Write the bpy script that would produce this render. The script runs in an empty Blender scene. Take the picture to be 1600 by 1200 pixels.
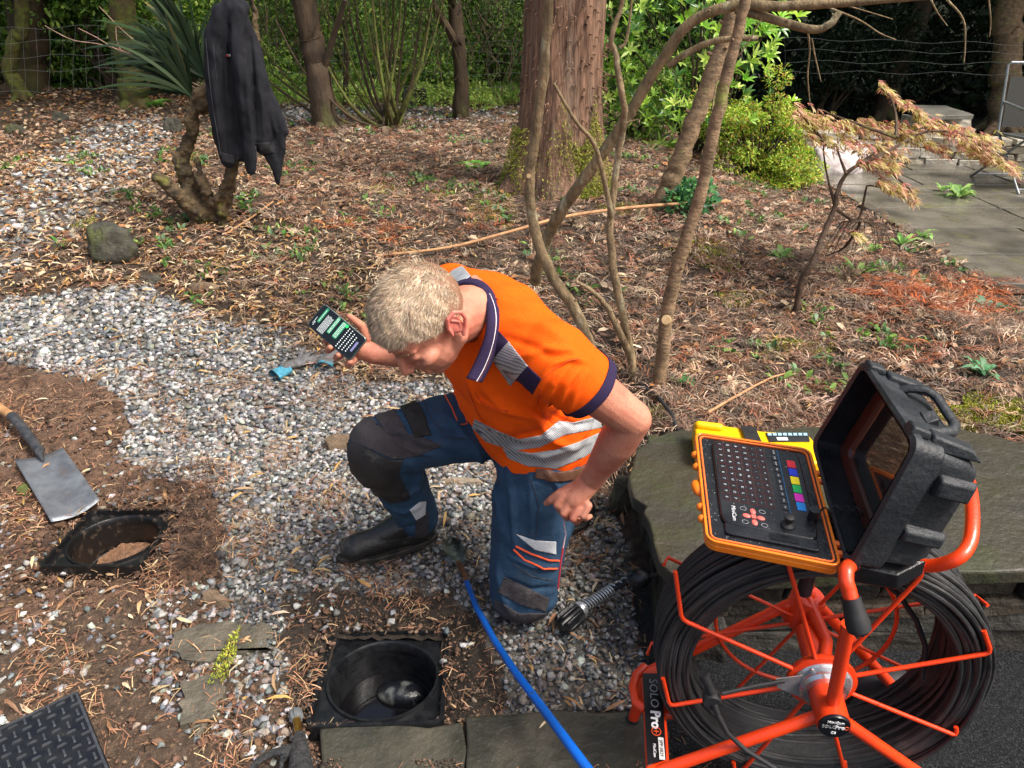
import bpy, bmesh, math, random
import numpy as np
from mathutils import Vector, Matrix, noise

# ---------------------------------------------------------------- camera, world, sun, exposure
PITCH, CAM_H, FOC = math.radians(28.0), 1.6, 1142.0
S = bpy.context.scene
COL = S.collection
cd = bpy.data.cameras.new('camera'); cam = bpy.data.objects.new('camera', cd); COL.objects.link(cam)
cam.location = (0, 0, CAM_H); cam.rotation_euler = (math.pi / 2 - PITCH, 0, 0)
cd.sensor_width = 36; cd.lens = 36 * FOC / 1600; cd.clip_start = 0.05; cd.clip_end = 400
S.camera = cam
W = bpy.data.worlds.new('World'); S.world = W; W.use_nodes = True
_nt = W.node_tree; _bg = _nt.nodes['Background']
_sky = _nt.nodes.new('ShaderNodeTexSky'); _sky.sky_type = 'NISHITA'; _sky.sun_disc = False
SUN_EL, SUN_AZ = math.radians(56), math.radians(115)      # azimuth clockwise from +Y
_sky.sun_elevation = SUN_EL; _sky.sun_rotation = SUN_AZ
_sky.air_density = 1.0; _sky.dust_density = 7.0; _sky.ozone_density = 0.3
_nt.links.new(_sky.outputs[0], _bg.inputs[0]); _bg.inputs[1].default_value = 0.135
ld = bpy.data.lights.new('sun', 'SUN'); ld.energy = 2.5; ld.angle = math.radians(20); ld.color = (1, .98, .94)
sun = bpy.data.objects.new('sun', ld); COL.objects.link(sun)
sd = Vector((math.sin(SUN_AZ) * math.cos(SUN_EL), math.cos(SUN_AZ) * math.cos(SUN_EL), math.sin(SUN_EL)))
sun.rotation_euler = sd.to_track_quat('Z', 'Y').to_euler(); sun.location = (6, -2, 9)
S.view_settings.view_transform = 'Standard'; S.view_settings.look = 'None'
S.view_settings.exposure = 0.68; S.view_settings.gamma = 1
S.render.engine = 'CYCLES'
try:
    S.cycles.use_denoising = True; S.cycles.max_bounces = 6; S.cycles.transparent_max_bounces = 4
    S.cycles.diffuse_bounces = 3; S.cycles.glossy_bounces = 3
except Exception: pass

rng = np.random.default_rng(7); random.seed(7)
cP, sP = math.cos(PITCH), math.sin(PITCH)
V = Vector
def to_px(x, y, z):
    d = y * cP + (CAM_H - z) * sP
    d = np.maximum(d, 1e-3)
    u = y * sP + (z - CAM_H) * cP
    return 800 + x / d * FOC, 600 - u / d * FOC, d
def at_d(px, py, d):
    a, v = (px - 800) / FOC, (600 - py) / FOC
    return V((a * d, d * (cP + v * sP), CAM_H + d * (-sP + v * cP)))
def at_z(px, py, z):
    v = (600 - py) / FOC
    return at_d(px, py, (CAM_H - z) / (sP - v * cP))
def at_y(px, py, Y):
    v = (600 - py) / FOC
    return at_d(px, py, Y / (cP + v * sP))
def sm(a, b, t):
    t = np.clip((np.asarray(t, float) - a) / (b - a), 0, 1)
    return t * t * (3 - 2 * t)
def height(x, y):
    x = np.asarray(x, float); y = np.asarray(y, float)
    r = sm(.9, 2.5, x)
    h = .42 * sm(2.3, 5.0, y) * (1 - r) + .12 * r * sm(1.6, 3.0, y)
    h = h + .20 * sm(.28, .6, x) * sm(1.7, 2.1, y) * (1 - sm(2.6, 4.6, y)) * (1 - sm(1.9, 2.7, x))
    h = h + .035 * np.maximum(y - 8.5, 0) * (1 - .6 * r)
    bump = .02 * np.sin(x * 3.1 + 1) * np.sin(y * 2.7) + .012 * np.sin(x * 7.3 + y * 2) * np.sin(y * 6.1 + 2)
    bump = bump * sm(1.8, 3.2, y) * (1 - sm(2.3, 2.7, x))
    # soil heap at the left edge
    h = h + .05 * np.exp(-((x + 1.75) ** 2 / .05 + (y - 2.6) ** 2 / .09))
    h = h + .06 * np.exp(-((x + 1.01) ** 2 / .014 + (y - 2.02) ** 2 / .04)) + .045 * np.exp(-((x + 1.30) ** 2 / .06 + (y - 2.26) ** 2 / .012)) + .03 * np.exp(-((x + .98) ** 2 / .02 + (y - 1.80) ** 2 / .006))
    return h + bump
def G(px, py, dz=0):
    d = .8
    while d < 60:
        p = at_d(px, py, d)
        if p.z <= float(height(p.x, p.y)) + dz: return p
        d += .01 if d < 4 else .03
    return p

# ---------------------------------------------------------------- materials
def sr(*c):
    o = [(x / 255 / 12.92 if x / 255 <= .04045 else ((x / 255 + .055) / 1.055) ** 2.4) for x in c]
    return (o[0], o[1], o[2], 1)
MATS = {}
def mat(name, c1, c2=None, c3=None, scale=8, detail=6, rough=.6, rough2=None, metal=0, coat=0, bump=0, bscale=60,
        stretch=(1, 1, 1), attr=False, emit=0, spec=.5, sss=0, dist=0, wave=None, trans=0, contrast=(.35, .65), mix3=(.55, .7), sscale=3.):
    if name in MATS: return MATS[name]
    m = bpy.data.materials.new(name); m.use_nodes = True; nt = m.node_tree; N = nt.nodes; Lk = nt.links
    b = N['Principled BSDF']
    b.inputs['Roughness'].default_value = rough; b.inputs['Metallic'].default_value = metal
    b.inputs['Specular IOR Level'].default_value = spec; b.inputs['Coat Weight'].default_value = coat
    b.inputs['Coat Roughness'].default_value = .12
    b.inputs['Base Color'].default_value = c1
    if sss:
        b.inputs['Subsurface Weight'].default_value = sss; b.inputs['Subsurface Radius'].default_value = (.012, .004, .002)
        b.inputs['Subsurface Scale'].default_value = 1
    tc = N.new('ShaderNodeTexCoord'); mp = N.new('ShaderNodeMapping'); mp.inputs['Scale'].default_value = stretch
    Lk.new(tc.outputs['Object'], mp.inputs['Vector'])
    col = None
    if c2 is not None:
        n = N.new('ShaderNodeTexNoise'); n.inputs['Scale'].default_value = scale; n.inputs['Detail'].default_value = detail
        n.inputs['Distortion'].default_value = dist; Lk.new(mp.outputs[0], n.inputs['Vector'])
        mr = N.new('ShaderNodeMapRange'); mr.inputs[1].default_value = contrast[0]; mr.inputs[2].default_value = contrast[1]
        Lk.new(n.outputs['Fac'], mr.inputs[0])
        mx = N.new('ShaderNodeMix'); mx.data_type = 'RGBA'; mx.inputs[6].default_value = c1; mx.inputs[7].default_value = c2
        Lk.new(mr.outputs[0], mx.inputs[0]); col = mx.outputs[2]
        if rough2 is not None:
            rr = N.new('ShaderNodeMapRange'); rr.inputs[3].default_value = rough; rr.inputs[4].default_value = rough2
            Lk.new(mr.outputs[0], rr.inputs[0]); Lk.new(rr.outputs[0], b.inputs['Roughness'])
        if c3 is not None:
            n3 = N.new('ShaderNodeTexNoise'); n3.inputs['Scale'].default_value = sscale; n3.inputs['Detail'].default_value = 8
            n3.inputs['Roughness'].default_value = .65
            Lk.new(mp.outputs[0], n3.inputs['Vector'])
            m3 = N.new('ShaderNodeMapRange'); m3.inputs[1].default_value = mix3[0]; m3.inputs[2].default_value = mix3[1]
            Lk.new(n3.outputs['Fac'], m3.inputs[0])
            x3 = N.new('ShaderNodeMix'); x3.data_type = 'RGBA'; Lk.new(col, x3.inputs[6]); x3.inputs[7].default_value = c3
            Lk.new(m3.outputs[0], x3.inputs[0]); col = x3.outputs[2]
    if attr:
        a = N.new('ShaderNodeAttribute'); a.attribute_name = 'Col'
        if col is not None:
            mu = N.new('ShaderNodeMix'); mu.data_type = 'RGBA'; mu.blend_type = 'MULTIPLY'; mu.inputs[0].default_value = 1
            Lk.new(a.outputs['Color'], mu.inputs[6]); Lk.new(col, mu.inputs[7]); col = mu.outputs[2]
        else: col = a.outputs['Color']
    if wave:   # (scale, direction 'X'/'Y'/'Z', colour, threshold)
        w = N.new('ShaderNodeTexWave'); w.bands_direction = wave[1]; w.inputs['Scale'].default_value = wave[0]
        w.inputs['Distortion'].default_value = wave[4] if len(wave) > 4 else .5; w.inputs['Detail Scale'].default_value = .6
        Lk.new(mp.outputs[0], w.inputs['Vector'])
        mr = N.new('ShaderNodeMapRange'); mr.inputs[1].default_value = wave[3] - .08; mr.inputs[2].default_value = wave[3] + .08
        Lk.new(w.outputs['Fac'], mr.inputs[0])
        mw = N.new('ShaderNodeMix'); mw.data_type = 'RGBA'
        if col is not None: Lk.new(col, mw.inputs[6])
        else: mw.inputs[6].default_value = c1
        mw.inputs[7].default_value = wave[2]; Lk.new(mr.outputs[0], mw.inputs[0]); col = mw.outputs[2]
    if col is not None: Lk.new(col, b.inputs['Base Color'])
    if emit:
        b.inputs['Emission Strength'].default_value = emit; b.inputs['Emission Color'].default_value = c1
    if bump:
        bn = N.new('ShaderNodeTexNoise'); bn.inputs['Scale'].default_value = bscale; bn.inputs['Detail'].default_value = 6
        bn.inputs['Roughness'].default_value = .6
        Lk.new(mp.outputs[0], bn.inputs['Vector'])
        bb = N.new('ShaderNodeBump'); bb.inputs['Strength'].default_value = min(1, bump); bb.inputs['Distance'].default_value = .01 if bump <= 1 else .01 * bump
        Lk.new(bn.outputs['Fac'], bb.inputs['Height']); Lk.new(bb.outputs[0], b.inputs['Normal'])
    if trans:   # thin leaf: light passes through
        t = N.new('ShaderNodeBsdfTranslucent'); ms = N.new('ShaderNodeMixShader'); ms.inputs[0].default_value = trans
        if col is not None: Lk.new(col, t.inputs[0])
        else: t.inputs[0].default_value = c1
        Lk.new(b.outputs[0], ms.inputs[1]); Lk.new(t.outputs[0], ms.inputs[2]); Lk.new(ms.outputs[0], N['Material Output'].inputs[0])
    MATS[name] = m
    return m

# ---------------------------------------------------------------- objects and meshes
def tag(o, label=None, cat=None, group=None, kind=None, category=None):
    cat = cat or category
    if label: o['label'] = label
    if cat: o['category'] = cat
    if group: o['group'] = group
    if kind: o['kind'] = kind
    return o
def empty(name, loc, label, cat, group=None):
    o = bpy.data.objects.new(name, None); COL.objects.link(o); o.location = loc; o.empty_display_size = .1
    return tag(o, label, cat, group)
def link(name, me, m, parent=None, smooth=True):
    o = bpy.data.objects.new(name, me); COL.objects.link(o)
    if m is not None: me.materials.append(m)
    if smooth and len(me.polygons):
        me.polygons.foreach_set('use_smooth', [True] * len(me.polygons))
    if parent is not None:
        o.parent = parent
        off = V((0, 0, 0)); p = parent
        while p is not None: off += p.location; p = p.parent
        me.transform(Matrix.Translation(-off))
    return o
def np_mesh(name, verts, faces, m, cols=None, parent=None, smooth=False, **kw):
    """faces (N,3|4); cols one per vertex"""
    me = bpy.data.meshes.new(name)
    verts = np.ascontiguousarray(verts, np.float32); faces = np.ascontiguousarray(faces, np.int32)
    me.vertices.add(len(verts)); me.vertices.foreach_set('co', verts.ravel())
    k = faces.shape[1]; n = len(faces)
    me.loops.add(n * k); me.loops.foreach_set('vertex_index', faces.ravel())
    me.polygons.add(n); me.polygons.foreach_set('loop_start', np.arange(0, n * k, k, dtype=np.int32))
    me.polygons.foreach_set('loop_total', np.full(n, k, np.int32))
    if cols is not None:
        a = me.color_attributes.new('Col', 'FLOAT_COLOR', 'POINT')
        c = np.ones((len(verts), 4), np.float32); c[:, :3] = cols[:, :3]; a.data.foreach_set('color', c.ravel())
    me.update(); me.validate()
    o = link(name, me, m, parent, smooth)
    return tag(o, **kw)
def basis(d, up=V((0, 0, 1))):
    d = V(d).normalized(); x = up.cross(d)
    if x.length < 1e-4: x = V((1, 0, 0)).cross(d)
    x.normalize(); y = d.cross(x).normalized()
    return x, y, d
class MB:
    def __init__(s): s.v = []; s.f = []
    def add(s, vs, fs):
        o = len(s.v); s.v += [tuple(p) for p in vs]; s.f += [tuple(i + o for i in f) for f in fs]; return s
    def box(s, c, size, M=None, taper=None):
        hx, hy, hz = [k / 2 for k in size]; vs = []
        for z in (-hz, hz):
            t = 1 if (taper is None or z < 0) else taper
            for x, y in ((-hx, -hy), (hx, -hy), (hx, hy), (-hx, hy)): vs.append(V((x * t, y * t, z)))
        if M is not None: vs = [M @ p for p in vs]
        vs = [p + V(c) for p in vs]
        return s.add(vs, [(3, 2, 1, 0), (4, 5, 6, 7), (0, 1, 5, 4), (1, 2, 6, 5), (2, 3, 7, 6), (3, 0, 4, 7)])
    def hexa(s, p8):   # bottom 4 then top 4
        return s.add(p8, [(3, 2, 1, 0), (4, 5, 6, 7), (0, 1, 5, 4), (1, 2, 6, 5), (2, 3, 7, 6), (3, 0, 4, 7)])
    def tube(s, pts, rad, n=10, caps=True, flat=1, closed=False):
        pts = [V(p) for p in pts]; m = len(pts)
        if not hasattr(rad, '__len__'): rad = [rad] * m
        vs = []; fs = []; x = None
        for i, p in enumerate(pts):
            if closed: t = pts[(i + 1) % m] - pts[i - 1]
            else: t = pts[min(i + 1, m - 1)] - pts[max(i - 1, 0)]
            t = t.normalized() if t.length > 1e-9 else V((0, 0, 1))
            if x is None: x, y, _ = basis(t)
            else:
                x = (x - t * x.dot(t)); x = x.normalized() if x.length > 1e-6 else basis(t)[0]; y = t.cross(x)
            for k in range(n):
                a = 2 * math.pi * k / n; vs.append(p + (x * math.cos(a) + y * math.sin(a) * flat) * rad[i])
        for i in range(m - 1 + (1 if closed else 0)):
            j = (i + 1) % m
            for k in range(n):
                fs.append((i * n + k, i * n + (k + 1) % n, j * n + (k + 1) % n, j * n + k))
        if caps and not closed:
            fs.append(tuple(reversed(range(n)))); fs.append(tuple((m - 1) * n + k for k in range(n)))
        return s.add(vs, fs)
    def capsule(s, p0, p1, r0, r1, n=16):
        p0, p1 = V(p0), V(p1); d = (p1 - p0).normalized(); pts = []; rs = []
        for k in range(5): a = math.pi / 2 * k / 5; pts.append(p0 - d * r0 * math.cos(a)); rs.append(max(r0 * math.sin(a), r0 * .05))
        for k in range(0, 6): t = k / 5; pts.append(p0.lerp(p1, t)); rs.append(r0 + (r1 - r0) * t)
        for k in range(1, 6): a = math.pi / 2 * k / 5; pts.append(p1 + d * r1 * math.sin(a)); rs.append(max(r1 * math.cos(a), r1 * .05))
        return s.tube(pts, rs, n)
    def chain(s, pts, rs, n=16):
        for i in range(len(pts) - 1): s.capsule(pts[i], pts[i + 1], rs[i], rs[i + 1], n)
        return s
    def ell(s, c, r, M=None, nu=20, nv=12):
        vs = [V((0, 0, -1))]
        for j in range(1, nv):
            b = -math.pi / 2 + math.pi * j / nv
            for i in range(nu):
                a = 2 * math.pi * i / nu; vs.append(V((math.cos(a) * math.cos(b), math.sin(a) * math.cos(b), math.sin(b))))
        vs.append(V((0, 0, 1))); top = len(vs) - 1; fs = []
        for i in range(nu): fs.append((0, 1 + (i + 1) % nu, 1 + i))
        for j in range(nv - 2):
            for i in range(nu):
                a = 1 + j * nu + i; b = 1 + j * nu + (i + 1) % nu; fs.append((a, b, b + nu, a + nu))
        o = 1 + (nv - 2) * nu
        for i in range(nu): fs.append((o + i, o + (i + 1) % nu, top))
        out = []
        for p in vs:
            q = V((p.x * r[0], p.y * r[1], p.z * r[2]))
            if M is not None: q = M @ q
            out.append(q + V(c))
        return s.add(out, fs)
    def lathe(s, prof, c, axis=(0, 0, 1), n=32, closed=False, cap=True):   # prof [(r, h)]
        x, y, d = basis(V(axis)); vs = []; fs = []; c = V(c)
        for r, h in prof:
            for k in range(n):
                a = 2 * math.pi * k / n; vs.append(c + d * h + (x * math.cos(a) + y * math.sin(a)) * r)
        m = len(prof)
        for i in range(m - 1 + (1 if closed else 0)):
            j = (i + 1) % m
            for k in range(n): fs.append((i * n + k, i * n + (k + 1) % n, j * n + (k + 1) % n, j * n + k))
        if not closed:
            if cap and prof[0][0] > 1e-5: fs.append(tuple(reversed(range(n))))
            if cap and prof[-1][0] > 1e-5: fs.append(tuple((m - 1) * n + k for k in range(n)))
        return s.add(vs, fs)
    def prism(s, poly, h0, h1, M=None, o=(0, 0, 0)):   # poly 2D list CCW, extruded local z
        n = len(poly); vs = [V((x, y, h0)) for x, y in poly] + [V((x, y, h1)) for x, y in poly]
        if M is not None: vs = [M @ p for p in vs]
        vs = [p + V(o) for p in vs]
        fs = [tuple(reversed(range(n))), tuple(range(n, 2 * n))] + [(i, (i + 1) % n, n + (i + 1) % n, n + i) for i in range(n)]
        return s.add(vs, fs)
    def mesh(s, name='m'):
        me = bpy.data.meshes.new(name); me.from_pydata(s.v, [], s.f); me.update(); return me
    def build(s, name, m, parent=None, smooth=True, bevel=0, auto=None, seg=2, **kw):
        me = s.mesh(name)
        bm = bmesh.new(); bm.from_mesh(me); bmesh.ops.recalc_face_normals(bm, faces=bm.faces); bm.to_mesh(me); bm.free()
        o = link(name, me, m, parent, smooth)
        if bevel:
            bv = o.modifiers.new('bevel', 'BEVEL'); bv.width = bevel; bv.segments = seg; bv.limit_method = 'ANGLE'; bv.angle_limit = math.radians(35)
        if smooth and auto is not False:
            me.set_sharp_from_angle(angle=math.radians(auto or 38))
        return tag(o, **kw)
def fuse(mb, voxel, smooth=3, fac=.5):
    """union of overlapping closed shapes as one continuous surface"""
    me = mb.mesh('tmp'); o = bpy.data.objects.new('tmp', me); COL.objects.link(o)
    r = o.modifiers.new('r', 'REMESH'); r.mode = 'VOXEL'; r.voxel_size = voxel
    if smooth: q = o.modifiers.new('s', 'SMOOTH'); q.iterations = smooth; q.factor = fac
    dg = bpy.context.evaluated_depsgraph_get(); dg.update()
    out = bpy.data.meshes.new_from_object(o.evaluated_get(dg)); bpy.data.objects.remove(o); bpy.data.meshes.remove(me)
    return out
def get_co(me):
    a = np.empty(len(me.vertices) * 3, np.float32); me.vertices.foreach_get('co', a); return a.reshape(-1, 3)
def get_no(me):
    a = np.empty(len(me.vertices) * 3, np.float32); me.vertices.foreach_get('normal', a); return a.reshape(-1, 3)
def set_co(me, c): me.vertices.foreach_set('co', np.ascontiguousarray(c, np.float32).ravel()); me.update()
def inpoly(px, py, poly):
    px = np.asarray(px, float); py = np.asarray(py, float); r = np.zeros(px.shape, bool); n = len(poly)
    for i in range(n):
        x1, y1 = poly[i]; x2, y2 = poly[(i + 1) % n]
        if y1 == y2: continue
        c = ((y1 > py) != (y2 > py)) & (px < (x2 - x1) * (py - y1) / (y2 - y1) + x1); r ^= c
    return r
def folds(me, lines, front=True):
    """press soft creases into cloth; each line ([(px,py)..], width_m, height_m)"""
    c = get_co(me).astype(float); no = get_no(me).astype(float)
    px, py, d = to_px(c[:, 0], c[:, 1], c[:, 2]); disp = np.zeros(len(c))
    vd = c - np.array([0, 0, CAM_H]); facing = (no * vd).sum(1) < 0
    for pts, w, h in lines:
        best = np.full(len(c), 1e9); tt = np.zeros(len(c)); L = len(pts) - 1
        for i in range(L):
            a = np.array(pts[i], float); b = np.array(pts[i + 1], float); ab = b - a
            t = np.clip(((px - a[0]) * ab[0] + (py - a[1]) * ab[1]) / (ab @ ab), 0, 1)
            q = np.hypot(px - a[0] - t * ab[0], py - a[1] - t * ab[1]); m = q < best
            best[m] = q[m]; tt[m] = ((i + t) / L)[m]
        dm = best * d / FOC
        disp += h * np.exp(-(dm / w) ** 2) * np.sin(np.pi * np.clip(tt * .9 + .05, 0, 1)) ** .6 * facing
    set_co(me, c + no * disp[:, None])
def noise_disp(me, amp, scale, stretch=(1, 1, 1), seed=0.):
    c = get_co(me); no = get_no(me); out = c.copy()
    for i in range(len(c)):
        p = V((c[i, 0] * scale * stretch[0] + seed, c[i, 1] * scale * stretch[1], c[i, 2] * scale * stretch[2]))
        out[i] += no[i] * (noise.noise(p) + .4 * noise.noise(p * 2.3)) * amp
    set_co(me, out)
def keep_largest(bm):
    seen = set(); best = []          # keep the one connected piece
    for f in bm.faces:
        if f in seen: continue
        st = [f]; seen.add(f); isl = []
        while st:
            g = st.pop(); isl.append(g)
            for e in g.edges:
                for h in e.link_faces:
                    if h not in seen: seen.add(h); st.append(h)
        if sum(q.calc_area() for q in isl) > sum(q.calc_area() for q in best): best = isl
    bs = set(best); bmesh.ops.delete(bm, geom=[f for f in bm.faces if f not in bs], context='FACES')
def patch(src, polys, off, thick, m, name, parent, depth=None, smooth=True, **kw):
    """cut a piece of cloth out of a surface, as seen through a polygon, and lay it proud of that surface"""
    bm = bmesh.new(); bm.from_mesh(src)
    cp = V((0, 0, CAM_H))
    def inside(p, poly):
        a, b, d = to_px(p.x, p.y, p.z)
        return inpoly(np.array([a]), np.array([b]), poly)[0]
    xs = [q[0] for poly in polys for q in poly]; ys = [q[1] for poly in polys for q in poly]
    kill = []
    for f in bm.faces:
        c = f.calc_center_median(); a, b, d = to_px(c.x, c.y, c.z)
        if f.normal.dot(c - cp) > -.02 or a < min(xs) - 12 or a > max(xs) + 12 or b < min(ys) - 12 or b > max(ys) + 12 or (depth and not depth[0] < d < depth[1]): kill.append(f)
    bmesh.ops.delete(bm, geom=kill, context='FACES')
    for poly in polys:
        for i in range(len(poly)):
            r1 = at_d(*poly[i], 1) - cp; r2 = at_d(*poly[(i + 1) % len(poly)], 1) - cp
            n = r1.cross(r2)
            if n.length < 1e-9: continue
            # only cut the faces near this edge
            bmesh.ops.bisect_plane(bm, geom=bm.verts[:] + bm.edges[:] + bm.faces[:], plane_co=cp, plane_no=n.normalized(), dist=1e-7)
    kill = [f for f in bm.faces if not any(inside(f.calc_center_median(), poly) for poly in polys)]
    bmesh.ops.delete(bm, geom=kill, context='FACES')
    keep_largest(bm)
    bm.normal_update()
    for v in bm.verts: v.co += v.normal * off
    me = bpy.data.meshes.new(name); bm.to_mesh(me); bm.free()
    o = link(name, me, m, parent, smooth)
    sl = o.modifiers.new('s', 'SOLIDIFY'); sl.thickness = thick; sl.offset = -1
    return tag(o, **kw)
def text(body, size, origin, ux, uy, m, name, parent, depth=.0006, align='CENTER', bold=0, sx=1):
    cu = bpy.data.curves.new('t', 'FONT'); cu.body = body; cu.size = size; cu.align_x = align; cu.align_y = 'CENTER'; cu.extrude = depth; cu.offset = bold
    cu.resolution_u = 2
    o = bpy.data.objects.new('t', cu); COL.objects.link(o)
    dg = bpy.context.evaluated_depsgraph_get(); me = bpy.data.meshes.new_from_object(o.evaluated_get(dg)); bpy.data.objects.remove(o)
    ux, uy = V(ux).normalized(), V(uy).normalized(); uz = ux.cross(uy)
    M = Matrix((ux * sx, uy, uz)).transposed().to_4x4(); M.translation = V(origin)
    me.transform(M); me.name = name
    me.materials.clear()
    return link(name, me, m, parent, False)

# ------------- scattered bits, all vectorised
def norm(a): return a / np.maximum(np.linalg.norm(a, axis=-1, keepdims=True), 1e-9)
def leaf_mesh(P, D, Nn, L, Wd, curl=.15, fold=.25):
    """pointed folded leaves: 7 vertices, 6 faces each"""
    P = np.asarray(P, float); D = norm(D); Sd = norm(np.cross(D, Nn)); Nn = norm(np.cross(Sd, D)); L = np.broadcast_to(L, len(P))[:, None]; Wd = np.broadcast_to(Wd, len(P))[:, None]
    curl = np.broadcast_to(curl, len(P))[:, None]
    v = [P, P + D * L * .35 + Sd * Wd * .5 + Nn * L * curl * .6, P + D * L * .35 + Nn * (L * curl * .6 - Wd * fold), P + D * L * .35 - Sd * Wd * .5 + Nn * L * curl * .6,
         P + D * L * .7 + Sd * Wd * .36 + Nn * L * curl * .7, P + D * L * .7 - Sd * Wd * .36 + Nn * L * curl * .7, P + D * L * (1 - np.abs(curl) * .3) - Nn * L * curl * .1]
    vs = np.stack(v, 1).reshape(-1, 3)
    f = np.array([[0, 1, 2], [0, 2, 3], [1, 4, 2], [2, 5, 3], [2, 4, 5], [4, 6, 5]])
    fs = (f[None] + (np.arange(len(P)) * 7)[:, None, None]).reshape(-1, 3)
    return vs, fs, 7
def ribbon_mesh(C, Wd, side):
    """C (N,K,3) centre lines, Wd (N,K) half widths, side (N,3)"""
    N, K, _ = C.shape; side = norm(side)[:, None, :]
    a = C + side * Wd[..., None]; b = C - side * Wd[..., None]
    vs = np.stack([a, b], 2).reshape(-1, 3)
    base = (np.arange(N) * K * 2)[:, None, None]; k = np.arange(K - 1)[:, None]
    f = np.concatenate([2 * k, 2 * k + 1, 2 * k + 3, 2 * k + 2], 1)[None]
    return vs, (base + f).reshape(-1, 4), 2 * K
def rand_dirs(n, flat=1.):
    a = rng.uniform(0, 2 * np.pi, n); z = rng.uniform(-1, 1, n) * flat; r = np.sqrt(np.maximum(0, 1 - z * z))
    return np.stack([np.cos(a) * r, np.sin(a) * r, z], 1)
def palette(cols, n, jit=.15, p=None):
    c = np.array([k[:3] for k in cols]); i = rng.choice(len(c), n, p=p)
    return np.clip(c[i] * (1 + rng.normal(0, jit, (n, 1))) * (1 + rng.normal(0, jit * .3, (n, 3))), .002, .95)
# ================================================================ GROUND
SOIL = [(-400, 560), (0, 563), (70, 578), (165, 598), (205, 650), (188, 705), (235, 748), (335, 768), (352, 830), (338, 905), (230, 935), (110, 950), (0, 990), (-500, 1100)]
GRAV = [(-400, 480), (0, 470), (150, 452), (235, 448), (330, 500), (440, 512), (560, 600), (760, 590), (950, 790), (1045, 985), (1020, 1110), (720, 1122), (700, 985), (690, 958), (500, 955), (455, 1000), (440, 1060), (385, 1040), (350, 960), (338, 905), (352, 830), (335, 768), (235, 748), (188, 705), (205, 650), (165, 598), (70, 578), (0, 563), (-400, 560)]
GPATH = [(-300, 330), (0, 300), (60, 250), (150, 195), (255, 178), (270, 225), (205, 285), (140, 350), (60, 385), (0, 440), (-300, 470)]
FPATH = [(430, 172), (620, 165), (820, 172), (820, 182), (620, 190), (430, 195)]
DAMP = [(440, 925), (700, 925), (770, 975), (800, 1125), (470, 1145), (440, 1050)]
LOWER = [(-500, 1090), (0, 985), (110, 948), (230, 932), (340, 903), (385, 1040), (440, 1060), (500, 1140), (480, 1500), (-700, 1500)]
TARM = [(1045, 985), (1100, 900), (2600, 800), (3000, 1700), (940, 1700), (990, 1160), (1020, 1110)]
def regions(x, y, jit=0.):
    z = height(x, y); px, py, d = to_px(x, y, z)
    if jit:
        n1 = np.sin(x * 31 + y * 17) * np.sin(y * 37 - x * 11); n2 = np.sin(x * 23 - y * 29 + 1) * np.sin(y * 19 + x * 41)
        px = px + jit * n1; py = py + jit * n2 * .6
    R_ = np.zeros(px.shape, int)                       # 0 mulch
    R_[inpoly(px, py, GPATH)] = 5; R_[inpoly(px, py, FPATH)] = 5
    R_[inpoly(px, py, LOWER)] = 3; R_[inpoly(px, py, GRAV)] = 1; R_[inpoly(px, py, SOIL)] = 2
    R_[inpoly(px, py, DAMP)] = 4
    R_[(x > .36) & (y < 1.75)] = 6; R_[(y < 1.1) & (x > -.6) & (x <= .4)] = 6
    R_[(y < 1.1) & (x <= -.6)] = 3
    R_[(x > 2.78)] = 7
    return R_
CH = [(-.344, 1.35, 0.03), (-1.322, 1.905, .02)]
def sp(a, b, s): return np.arange(a, b, s)
gx = np.concatenate([[-40, -25, -15, -10, -7], sp(-5.5, -2.4, .12), sp(-2.4, 1.3, .02), sp(1.3, 3.4, .06), sp(3.4, 6, .2), [7, 9, 12, 16, 25, 40]])
gy = np.concatenate([[-12, -7, -4, -2, -1, -.4, 0, .3], sp(.5, 2.9, .02), sp(2.9, 6, .05), sp(6, 12, .15), [13, 14.5, 16, 18, 21, 25, 32, 45]])
XX, YY = np.meshgrid(gx, gy); x = XX.ravel(); y = YY.ravel(); z = height(x, y)
reg = regions(x, y, 14)
ctab = np.array([sr(84, 70, 56)[:3], sr(120, 116, 108)[:3], sr(122, 94, 74)[:3], sr(98, 80, 64)[:3], sr(66, 56, 46)[:3], sr(120, 112, 104)[:3], sr(50, 50, 50)[:3], sr(60, 58, 52)[:3]])
gc = ctab[reg] * (1 + rng.normal(0, .12, (len(x), 1)))
z = z + rng.normal(0, 1, len(x)) * np.where(np.isin(reg, [2, 3, 4]), .0045, np.where(reg == 6, .0, .002))
for cx, cy, _ in CH:
    dd = np.maximum(np.abs(x - cx), np.abs(y - cy)); z = z - .022 * np.clip((.24 - dd) / .06, 0, 1)
z[(reg == 6)] = 0; z[reg == 7] = .05
nx, ny = len(gx), len(gy)
i, j = np.meshgrid(np.arange(nx - 1), np.arange(ny - 1)); a = (j * nx + i).ravel()
fc = np.stack([a, a + 1, a + 1 + nx, a + nx], 1)
ccx = (x[fc[:, 0]] + x[fc[:, 2]]) / 2; ccy = (y[fc[:, 0]] + y[fc[:, 2]]) / 2
keep = np.ones(len(fc), bool)
for cx, cy, _ in CH: keep &= ~((np.abs(ccx - cx) < .15) & (np.abs(ccy - cy) < .145))
m_ground = mat('ground_earth', (.9, .9, .9, 1), (.45, .42, .4, 1), scale=45, detail=8, rough=.9, attr=True, bump=1.5, bscale=90)
np_mesh('ground', np.stack([x, y, z], 1), fc[keep], m_ground, gc, kind='structure', smooth=True)

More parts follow.
